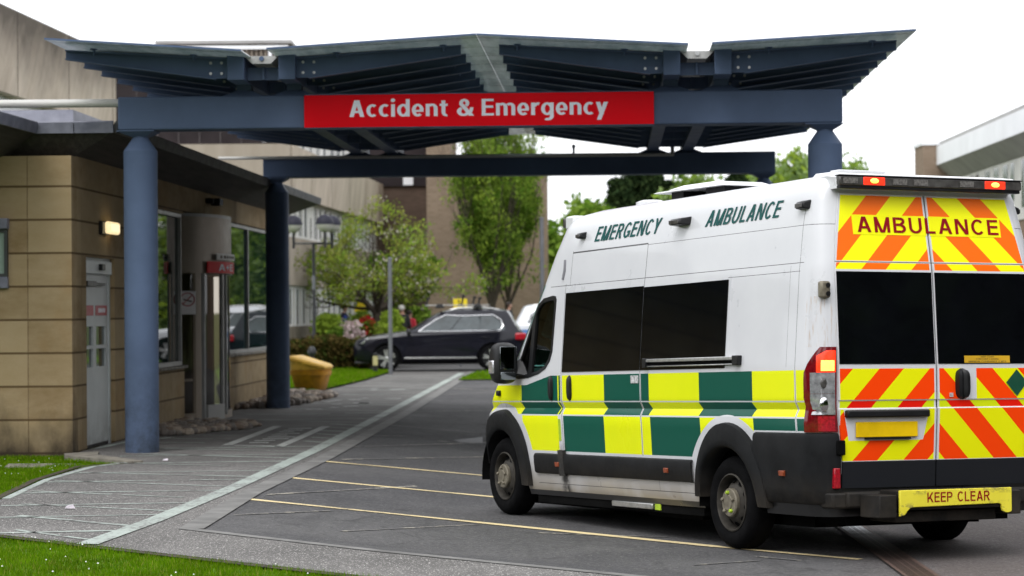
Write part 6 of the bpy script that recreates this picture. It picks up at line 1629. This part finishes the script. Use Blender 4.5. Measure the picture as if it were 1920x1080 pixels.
# grit bin
def grit_bin():
    Y = 50.6; p = at(583, 733, Y); t = tag(empty('grit_bin', (p.x, Y, .0), R(-14)), 'worn yellow grit bin with a sloping lid on the grass by the path', 'bin')
    Yb = mat('weathered yellow plastic', (.54, .25, .012), .5, var=.25, vscale=5, dirt=((.10, .055, .012), .0, .5)); Yl = mat('faded yellow lid', (.70, .42, .06), .5, var=.2, vscale=7)
    mb = MB(); rr = []
    for z, sx, sy in ((.03, .27, .22), (.08, .295, .235), (.34, .352, .285), (.345, .375, .31), (.44, .385, .32), (.445, .36, .30), (.46, .365, .30)):
        sl = .16 if z > .5 else 0
        rr.append([(sx*a, sy*b_, z) for a, b_ in ((-1, -.8), (-.85, -1), (.85, -1), (1, -.8), (1, .8), (.85, 1), (-.85, 1), (-1, .8))])
    mb.rings(rr); mb.build('bin_body', Yb, t, angle=50)
    mb = MB(); rr = []
    for z0, z1, s in ((.462, .462, .97), (.66, .462, .99), (.665, .48, 1.06), (.715, .53, 1.08), (.76, .57, 1.0), (.77, .585, .7)):
        rr.append([(x*.37*s, y*.32*s, z0+(z1-z0)*((x+1)/2)) for x, y in ((-1, -.85), (-.85, -1), (.85, -1), (1, -.85), (1, .85), (.85, 1), (-.85, 1), (-1, .85))])
    mb.rings(rr); mb.build('bin_lid', Yl, t, angle=50)
    for x in (-.2, .22):
        mb = MB(); mb.box(x-.06, x+.06, -.2, .2, 0, .035); mb.build('bin_foot', F_black, t)
grit_bin()
# signs
def board(name, x0, y0, x1, y1, Y, label, parts, bg, postlen=True):
    a = at(x0, y1, Y); b = at(x1, y0, Y); W_, H = b.x-a.x, b.z-a.z; t = tag(empty(name, (a.x, Y, 0)), label, 'sign'); mb = MB(); mb.box(0, W_, 0, .02, a.z, b.z); mb.build('sign_panel', bg, t, bevel=.004)
    mb = MB(); mb.tube([(W_/2, .05, 0), (W_/2, .05, b.z-.02)], .03, 8); mb.build('sign_post', F_grey, t)
    return t, W_, H, a.z
W_board = mat('white sign board', (.70, .70, .74), .5, var=.04); Y_sign = mat('yellow sign board', (.80, .62, .01), .5, var=.05); F_ink = mat('black sign ink', (.02, .02, .02), .6, var=.05)
t, W_, H, z0 = board('disabled_parking_sign', 850, 560, 876, 584, 71.5, 'yellow disabled parking sign with a wheelchair symbol behind the dark car', None, Y_sign)
mb = MB(); q = lambda u, v: (u*W_, -.004, z0+v*H)
mb.tube([q(.55+.20*math.cos(a), .36+.22*math.sin(a)) for a in np.linspace(R(120), R(380), 18)], .013, 5); mb.tube([q(.42, .74), q(.46, .45), q(.68, .45), q(.76, .2), q(.86, .22)], .014, 5); mb.tube([q(.44, .6), q(.62, .58)], .012, 5); mb.ball(q(.40, .84), .03); mb.build('wheelchair_mark', F_ink, t)
t, W_, H, z0 = board('warning_sign', 663, 557, 690, 588, 75.5, 'white board with a yellow warning triangle beside the cherry trunk', None, W_board)
mb = MB(); mb.prism([q(.06, .42), q(.90, .42), q(.48, .98)], (0, -.004, 0)); mb.box(.06*W_, .90*W_, -.008, -.004, z0+.04*H, z0+.36*H); mb.build('yellow_triangle', Y_sign, t, smooth=False)
mb = MB(); mb.tube([(.48*W_, -.011, z0+.60*H), (.48*W_, -.011, z0+.82*H)], .016, 6); mb.ball((.48*W_, -.011, z0+.50*H), .018); mb.build('exclamation_mark', F_ink, t)

# tall dark trees round the other sides of the car park (seen only mirrored in glass and paint)
cen = []; rn = random.Random(99)
for i in range(1500):
    a = R(rn.uniform(-205, 8)); r_ = rn.uniform(38, 52); z = 14*rn.random()**.8*(.8+.2*math.sin(a*9)); cen.append((r_*math.cos(a), r_*math.sin(a)*.9, z))
for i in range(500):
    cen.append((rn.uniform(24, 31), rn.uniform(-8, 52), 12*rn.random()**.8*(.8+.2*math.sin(i))))
cen = [c for c in cen if not (c[1] > 20 and c[0] < .22*c[1]+6)]
L_t = leaf_mat('woodland leaf', (.035, .07, .012)); L_t2 = leaf_mat('woodland leaf dark', (.018, .035, .010))
tl_ = leaves('treeline', cen, 1.9, 26, .75, [L_t, L_t2], [.5, .5], None); tl_['kind'] = 'stuff'
# ================================================================== CARS
def car(name, mtx, label, paint_m, rack=False, stripe=None):
    t = tag(empty(name, mtx=mtx), label, 'car')
    ST = [(2.46, .62, .42, .66, .69), (2.42, .78, .33, .78, .82), (2.32, .86, .27, .88, .92), (2.10, .925, .25, .95, 1.0), (1.5, .955, .25, 1.01, 1.075), (.98, .965, .25, 1.05, 1.14), (.3, .97, .25, 1.08, 1.14), (-.6, .97, .25, 1.11, 1.15), (-1.5, .96, .26, 1.14, 1.17), (-2.0, .93, .30, 1.14, 1.17), (-2.22, .87, .36, 1.10, 1.13), (-2.31, .80, .44, .98, 1.0), (-2.33, .72, .52, .84, .86)]
    mb = MB(); rr = []
    for x, w_, zb, zt, zc in ST:
        h = [(w_*.80, zb), (w_*.95, zb+.07), (w_*1.0, zb+(zt-zb)*.35), (w_*.985, zb+(zt-zb)*.62), (w_*.99, zt-.06), (w_*.95, zt), (w_*.80, zt+(zc-zt)*.6), (w_*.3, zc)]
        rr.append([(x, y, z) for y, z in h]+[(x, -y, z) for y, z in h[::-1]])
    mb.rings(rr); bd = mb.build('body', [paint_m, V_dark], t, angle=32)
    AX = ((1.53, .37), (-1.38, .37))
    for hx, hz in AX:
        c = MB(); c.prism([(hx+.43*math.cos(a), -1.2, hz+.43*math.sin(a)) for a in np.linspace(0, 2*math.pi, 33)[:-1]], (0, .55, 0)); c.prism([(hx+.43*math.cos(a), .65, hz+.43*math.sin(a)) for a in np.linspace(0, 2*math.pi, 33)[:-1]], (0, .55, 0))
        o = c.build('cutter', V_dark, None, smooth=False); o.matrix_world = mtx
        md = bd.modifiers.new('cut', 'BOOLEAN'); md.operation = 'DIFFERENCE'; md.object = o; md.solver = 'EXACT'; md.material_mode = 'TRANSFER'
        bpy.context.view_layer.update(); me = bpy.data.meshes.new_from_object(bd.evaluated_get(bpy.context.evaluated_depsgraph_get())); bd.modifiers.clear(); bd.data = me; bpy.data.objects.remove(o)
    bd.data.set_sharp_from_angle(angle=R(32))
    G = [(1.08, 1.05, -2.22, .90), (1.16, .90, -2.20, .885), (1.30, .66, -2.10, .83), (1.45, .44, -2.02, .79), (1.58, .18, -1.95, .745), (1.67, -.02, -1.88, .68), (1.72, -.28, -1.72, .56), (1.74, -.6, -1.35, .35)]
    def gring(a, b, w_, z, o=0): 
        return [(a+o, w_*.55, z), (a-.10, w_*.9, z), (a-.28, w_+o, z), (b+.30, w_+o, z), (b+.08, w_*.88, z), (b-o, w_*.5, z), (b-o, -w_*.5, z), (b+.08, -w_*.88, z), (b+.30, -w_-o, z), (a-.28, -w_-o, z), (a-.10, -w_*.9, z), (a+o, -w_*.55, z)]
    mb = MB(); mb.rings([gring(a, b, w_, z) for z, a, b, w_ in G]); mb.build('cabin', paint_m, t, angle=30)
    gw = lambda z: ip(z, [g[0] for g in G], [g[3] for g in G]); ga = lambda z: ip(z, [g[0] for g in G], [g[1] for g in G]); gb = lambda z: ip(z, [g[0] for g in G], [g[2] for g in G])
    z0, z1 = 1.13, 1.54
    for s in (1, -1):
        for u0, u1 in ((0, .335), (.35, .68), (.695, 1)):
            P = []
            for i in range(7):
                z = z0+(z1-z0)*i/6; xa, xb = ga(z)-.32, gb(z)+.36
                if u1 == 1: xb += .22*((i/6)**2)+.12*(1-i/6)**3
                P.append([(xa+(xb-xa)*(u0+(u1-u0)*q), (gw(z)+.006)*s, z) for q in (0, .33, .66, 1)])
            mb = MB(); mb.grid(P, (0, -.01*s, 0)); mb.build('side_window', V_glass, t)
        L = [(ga(z0)-.30, (gw(z0)+.012)*s, z0-.02)]+[(ga(z)-.29, (gw(z)+.012)*s, z) for z in (1.25, 1.35, 1.45)]+[(ga(z1)-.36, (gw(z1)+.014)*s, z1+.02), (-.6, (gw(1.53)+.014)*s, 1.535), (gb(z1)+.55, (gw(z1)+.014)*s, z1+.02), (gb(1.42)+.40, (gw(1.42)+.014)*s, 1.42), (gb(1.28)+.42, (gw(1.28)+.014)*s, 1.26), (gb(z0)+.60, (gw(z0)+.014)*s, z0-.005), (-.3, (gw(z0)+.014)*s, z0-.02), (ga(z0)-.30, (gw(z0)+.012)*s, z0-.02)]
        mb = MB(); mb.tube(L, .016, 6, False); mb.build('window_trim', P_chrome, t)
        mb = MB(); mb.box(-.95, 1.05, .962*s, .985*s, .36, .40); mb.build('sill_trim', P_alu, t, bevel=.006)
        mb = MB(); mb.ball((.92, 1.06*s, 1.10), .12, 10, 8, (.55, 1, .7)); mb.build('door_mirror', V_dark if rack else paint_m, t)
        mb = MB(); mb.hexa([(2.24, .58*s, .76), (2.08, .90*s, .80), (2.0, .915*s, .93), (2.30, .56*s, .86)], [(2.44, .56*s, .74), (2.26, .895*s, .78), (2.02, .93*s, .95), (2.36, .55*s, .87)]); mb.build('headlight', P_clear, t, bevel=.01)
        mb = MB(); mb.box(-2.335, -2.02, .62*s, .935*s, .86, 1.05); mb.build('tail_light', P_redlens2, t, bevel=.03)
        mb = MB(); mb.box(-.2, -.02, (.955)*s, .985*s, .90, .925); mb.box(-1.3, -1.1, .95*s, .98*s, .93, .955); mb.build('door_handle', paint_m, t, bevel=.006)
        mb = MB(); mb.tube([(ga(1.66)-.25, .57*s, 1.70), (ga(1.66)-.5, .58*s, 1.755), (-1.2, .58*s, 1.765), (-1.6, .56*s, 1.70)], .022, 8); mb.build('roof_rail', P_alu, t)
        if stripe:
            mb = MB(); P = [[(x, (.967 if x > -1.9 else .93)*s*1.006, z) for x in np.linspace(1.2, -1.95, 8)] for z in (.80, .95)]; mb.grid(P, (0, -.01*s, 0)); mb.build('stripe', stripe, t)
    for z0_, z1_, front in ((1.15, 1.60, True), (1.20, 1.60, False)):
        P = []
        for z in np.linspace(z0_, z1_, 5):
            x = ga(z)+.008 if front else gb(z)-.008; P.append([(x-(.08*abs(q)**3 if front else -.06*abs(q)**3), q*gw(z)*.72, z) for q in (-1, -.5, 0, .5, 1)])
        mb = MB(); mb.grid(P, (-.01 if front else .01, 0, 0)); mb.build('windscreen' if front else 'rear_window', V_glass, t)
    mb = MB(); mb.hexa([(2.36, -.5, .36), (2.36, .5, .36), (2.40, .5, .62), (2.40, -.5, .62)], [(2.44, -.45, .36), (2.44, .45, .36), (2.47, .45, .62), (2.47, -.45, .62)]); mb.build('grille', V_dark, t, bevel=.01)
    mb = MB(); mb.box(2.0, 2.42, -.8, .8, .22, .30); mb.box(-2.3, -1.9, -.8, .8, .25, .38); mb.box(-1.9, 1.9, -.7, .7, .20, .28); mb.build('under_tray', V_dark, t, bevel=.03)
    for hx, hz in AX:
        for s in (1, -1):
            e = empty('wheel', (hx, .93*s, hz)); e.parent = t
            mb = MB(); mb.lathe([(.25, -.22*s), (.34, -.21*s), (.37, -.17*s), (.37, -.03*s), (.35, .0), (.27, .012*s), (.255, .0)], 32, axis='y', cap=False); mb.build('tyre', P_tyre, e)
            mb = MB(); mb.lathe([(.255, -.16*s), (.26, -.005*s), (.245, .0), (.235, -.05*s), (.10, -.08*s), (.0, -.08*s)], 32, axis='y'); mb.build('rim', V_dark, e)
            mb = MB()
            for i in range(5):
                for dl in (-.16, .16):
                    a = 2*math.pi*i/5+dl+.2; b_ = 2*math.pi*i/5+dl*.55+.2
                    mb.hexa([(.05*math.cos(b_)+.03*math.sin(b_), .0, .05*math.sin(b_)-.03*math.cos(b_)), (.05*math.cos(b_)-.03*math.sin(b_), .0, .05*math.sin(b_)+.03*math.cos(b_)), (.25*math.cos(a)-.02*math.sin(a), .006*s, .25*math.sin(a)+.02*math.cos(a)), (.25*math.cos(a)+.02*math.sin(a), .006*s, .25*math.sin(a)-.02*math.cos(a))],
                            [(.05*math.cos(b_)+.03*math.sin(b_), -.03*s, .05*math.sin(b_)-.03*math.cos(b_)), (.05*math.cos(b_)-.03*math.sin(b_), -.03*s, .05*math.sin(b_)+.03*math.cos(b_)), (.25*math.cos(a)-.02*math.sin(a), -.02*s, .25*math.sin(a)+.02*math.cos(a)), (.25*math.cos(a)+.02*math.sin(a), -.02*s, .25*math.sin(a)-.02*math.cos(a))])
            mb.lathe([(.06, -.03*s), (.06, .004*s), (.03, .01*s)], 12, axis='y'); mb.build('spokes', P_alu, e, smooth=False)
    return t
V_black = mat('dark blue black car paint', (.006, .006, .012), .2, var=.1, coat=.25, spec=.3); V_white = mat('white car paint', (.72, .74, .78), .25, var=.04, coat=.5)
V_dark = mat('car black plastic', (.010, .010, .011), .6, var=.2); V_glass = mat('dark car glass', (.05, .066, .072), .04, var=.3, spec=.8)
SY = 66.3; sx = at(826, 690, SY).x
SM = Matrix.Translation((sx, SY+.93, -.005)) @ Matrix.Rotation(math.pi+R(3), 4, 'Z')
suv = car('parked_car', SM, 'dark blue black estate car with roof rails and bike carriers parked side on', V_black, True)
# roof bars with bike carriers on top
rkM = SM @ Matrix.Translation((0, 0, 1.78))
rk = tag(empty('roof_rack', mtx=rkM), 'bike carrier rack clamped on the roof of the dark car', 'roof rack')
for x in (.05, -1.0):
    mb = MB(); mb.box(x-.04, x+.04, -.68, .68, .0, .035); mb.build('cross_bar', V_dark, rk, bevel=.01)
    mb = MB(); mb.hexa([(x-.14, .50, -.03), (x+.14, .50, -.03), (x+.14, .66, -.03), (x-.14, .66, -.03)], [(x-.07, .52, .09), (x+.07, .52, .09), (x+.07, .64, .09), (x-.07, .64, .09)]); mb.build('bar_clamp', V_dark, rk, bevel=.01)
for y in (-.3, .3):
    mb = MB(); mb.box(-1.35, .45, y-.03, y+.03, .037, .065); mb.build('bike_channel', P_alu, rk, bevel=.004)
for x, y, h in ((-.62, .3, .34), (-1.08, .3, .27), (-.95, -.3, .30), (.35, -.3, .28)):
    mb = MB(); mb.tube([(x+.05, y, .06), (x, y, h)], [.03, .022], 8); mb.box(x-.05, x+.05, y-.05, y+.05, h-.06, h); mb.build('wheel_clamp', V_dark, rk)
wx = at(955, 600, 74).x
pc = car('parked_car', Matrix.Translation((wx+2.36, 75, .12)) @ Matrix.Rotation(R(-4), 4, 'Z'), 'white car with a pale blue stripe partly hidden behind the front of the ambulance', V_white, False, mat('pale blue stripe', (.10, .25, .55), .4))

# ================================================================== PEOPLE
K_skin = mat('skin', (.42, .24, .17), .6, var=.08); K_hairw = mat('white hair', (.55, .53, .50), .8, var=.1); K_haird = mat('dark brown hair', (.022, .014, .010), .7, var=.1)
K_shoe = mat('dark shoe', (.015, .013, .012), .6)
def person(px, ytop, Y, label, facing, coat, legs, hair, hz=1.72, longcoat=False, step=.12, sleeve=None, arm=(.1, .1), longhair=False):
    p = at(px, ytop, Y); base = p.z-hz
    t = tag(empty('person', (p.x, Y, base), facing), label, 'person')
    k_ = hz/1.72
    # joints: x forward, y left
    J = {'pel': (0, 0, .93, .145), 'wai': (0, 0, 1.08, .145), 'che': (.01, 0, 1.28, .165), 'nek0': (0, 0, 1.43, .10), 'nek': (.01, 0, 1.49, .055), 'jaw': (.035, 0, 1.56, .075), 'hed': (.015, 0, 1.64, .092), 'top': (.0, 0, 1.69, .06), 'nos': (.105, 0, 1.605, .014)}
    E_ = [('pel', 'wai'), ('wai', 'che'), ('che', 'nek0'), ('nek0', 'nek'), ('nek', 'jaw'), ('jaw', 'hed'), ('hed', 'top'), ('hed', 'nos')]
    for s, nm in ((1, 'l'), (-1, 'r')):
        st_ = step*s
        J.update({nm+'hip': (.0, .10*s, .88, .10), nm+'kne': (st_*.8+.03, .10*s, .50, .065), nm+'ank': (st_*1.3-.02*(s < 0), .10*s, .10, .042), nm+'toe': (st_*1.3+.14, .11*s, .035, .035),
                  nm+'sho': (0, .19*s, 1.41, .07), nm+'elb': (-.04-arm[0]*s*.4, .25*s, 1.13, .05), nm+'wri': (.08-arm[0]*s, .25*s, .90, .033), nm+'han': (.10-arm[0]*s, .245*s, .81, .03)})
        E_ += [('pel', nm+'hip'), (nm+'hip', nm+'kne'), (nm+'kne', nm+'ank'), (nm+'ank', nm+'toe'), ('nek0', nm+'sho'), (nm+'sho', nm+'elb'), (nm+'elb', nm+'wri'), (nm+'wri', nm+'han')]
        for q in range(4):
            J[nm+'f%d' % q] = (.115-arm[0]*s+.02*q-.03, .235*s, .745-.01*(q in (1, 2)), .009); E_.append((nm+'han', nm+'f%d' % q))
        J[nm+'th'] = (.14-arm[0]*s, .225*s, .80, .010); E_.append((nm+'wri', nm+'th'))
    names = list(J); me = bpy.data.meshes.new('person_body'); me.from_pydata([tuple(c*k_ for c in J[n][:3]) for n in names], [(names.index(a), names.index(b)) for a, b in E_], [])
    o = bpy.data.objects.new('person_body', me); COL.objects.link(o)
    sk = o.modifiers.new('skin', 'SKIN'); sk.use_smooth_shade = True
    for v, n in zip(me.skin_vertices[0].data, names): v.radius = (J[n][3]*k_*(.85 if n in ('pel', 'wai', 'che') else 1), J[n][3]*k_*(1.15 if n in ('che', 'wai') else 1)); v.use_root = n == 'pel'
    ss = o.modifiers.new('sub', 'SUBSURF'); ss.levels = 1; ss.render_levels = 1
    bpy.context.view_layer.update(); m2_ = bpy.data.meshes.new_from_object(o.evaluated_get(bpy.context.evaluated_depsgraph_get())); bpy.data.objects.remove(o)
    m2_.materials.clear()
    for m in (K_skin, coat, legs, K_shoe, sleeve or coat): m2_.materials.append(m)
    for f in m2_.polygons:
        c = f.center/k_; a = 0
        armz = abs(c.y) > .185 and c.z < 1.38
        if c.z < .075: a = 3
        elif c.z < .86 and abs(c.y) < .205: a = 2
        elif armz and c.z < .875: a = 0
        elif armz: a = 4
        elif c.z < 1.475: a = 1
        f.material_index = a; f.use_smooth = True
    b = bpy.data.objects.new('person_body', m2_); COL.objects.link(b); b.parent = t
    mb = MB(); mb.ball((-.012*k_, 0, 1.655*k_), .108*k_, 14, 10, (1, .9, .85))
    mb.v = [(min(x, .055*k_) if z < 1.69*k_ else x, y, max(z, (1.60 if x > -.02*k_ else (1.42 if longhair else 1.52))*k_)) for x, y, z in mb.v]
    mb.build('hair', hair, t)
    mb = MB(); cz = .55 if longcoat else .82
    mb.rings([[(a*math.cos(q)*k_, b_*math.sin(q)*k_, z*k_) for q in np.linspace(0, 2*math.pi, 19)[:-1]] for z, a, b_ in ((cz, .185, .225), (.95, .165, .205), (1.12, .155, .195), (1.3, .165, .205), (1.40, .12, .185), (1.45, .075, .10))], True, True); mb.build('jacket', coat, t)
    for s in (1, -1):
        mb = MB(); mb.ball((.085*k_, .033*s*k_, 1.625*k_), .010*k_, 6, 4); mb.build('eye', K_haird, t)
        mb = MB(); mb.ball((.0, .088*s*k_, 1.61*k_), .024*k_, 8, 6, (.6, .4, 1)); mb.build('ear', K_skin, t)
    mb = MB(); mb.box(.088*k_, .098*k_, -.022*k_, .022*k_, 1.560*k_, 1.568*k_); mb.build('mouth', mat('lip', (.28, .10, .09), .6), t)
    return t
navy = mat('navy jacket', (.012, .018, .05), .8); blue = mat('bright blue jacket', (.012, .05, .42), .7); blk = mat('black coat', (.010, .010, .012), .8); red = mat('crimson coat', (.36, .012, .025), .8); jean = mat('dark trousers', (.02, .022, .03), .9); gry = mat('grey top', (.30, .29, .30), .8)
person(645, 571, 74.3, 'person in a navy and bright blue jacket walking behind the yellow green shrub', R(10), navy, jean, K_haird, 1.74, sleeve=blue)
person(753, 573, 71.6, 'white haired person in a black coat walking away beside a person in red', R(75), blk, jean, K_hairw, 1.76, True)
person(767, 582, 72.0, 'person in a crimson coat close beside the person in black', R(60), red, jean, K_haird, 1.62, True, longhair=True)
person(954, 567, 79, 'dark haired person in a black top with a grey collar behind the dark car', R(0), blk, jean, K_haird, 1.70, sleeve=gry, longhair=True)
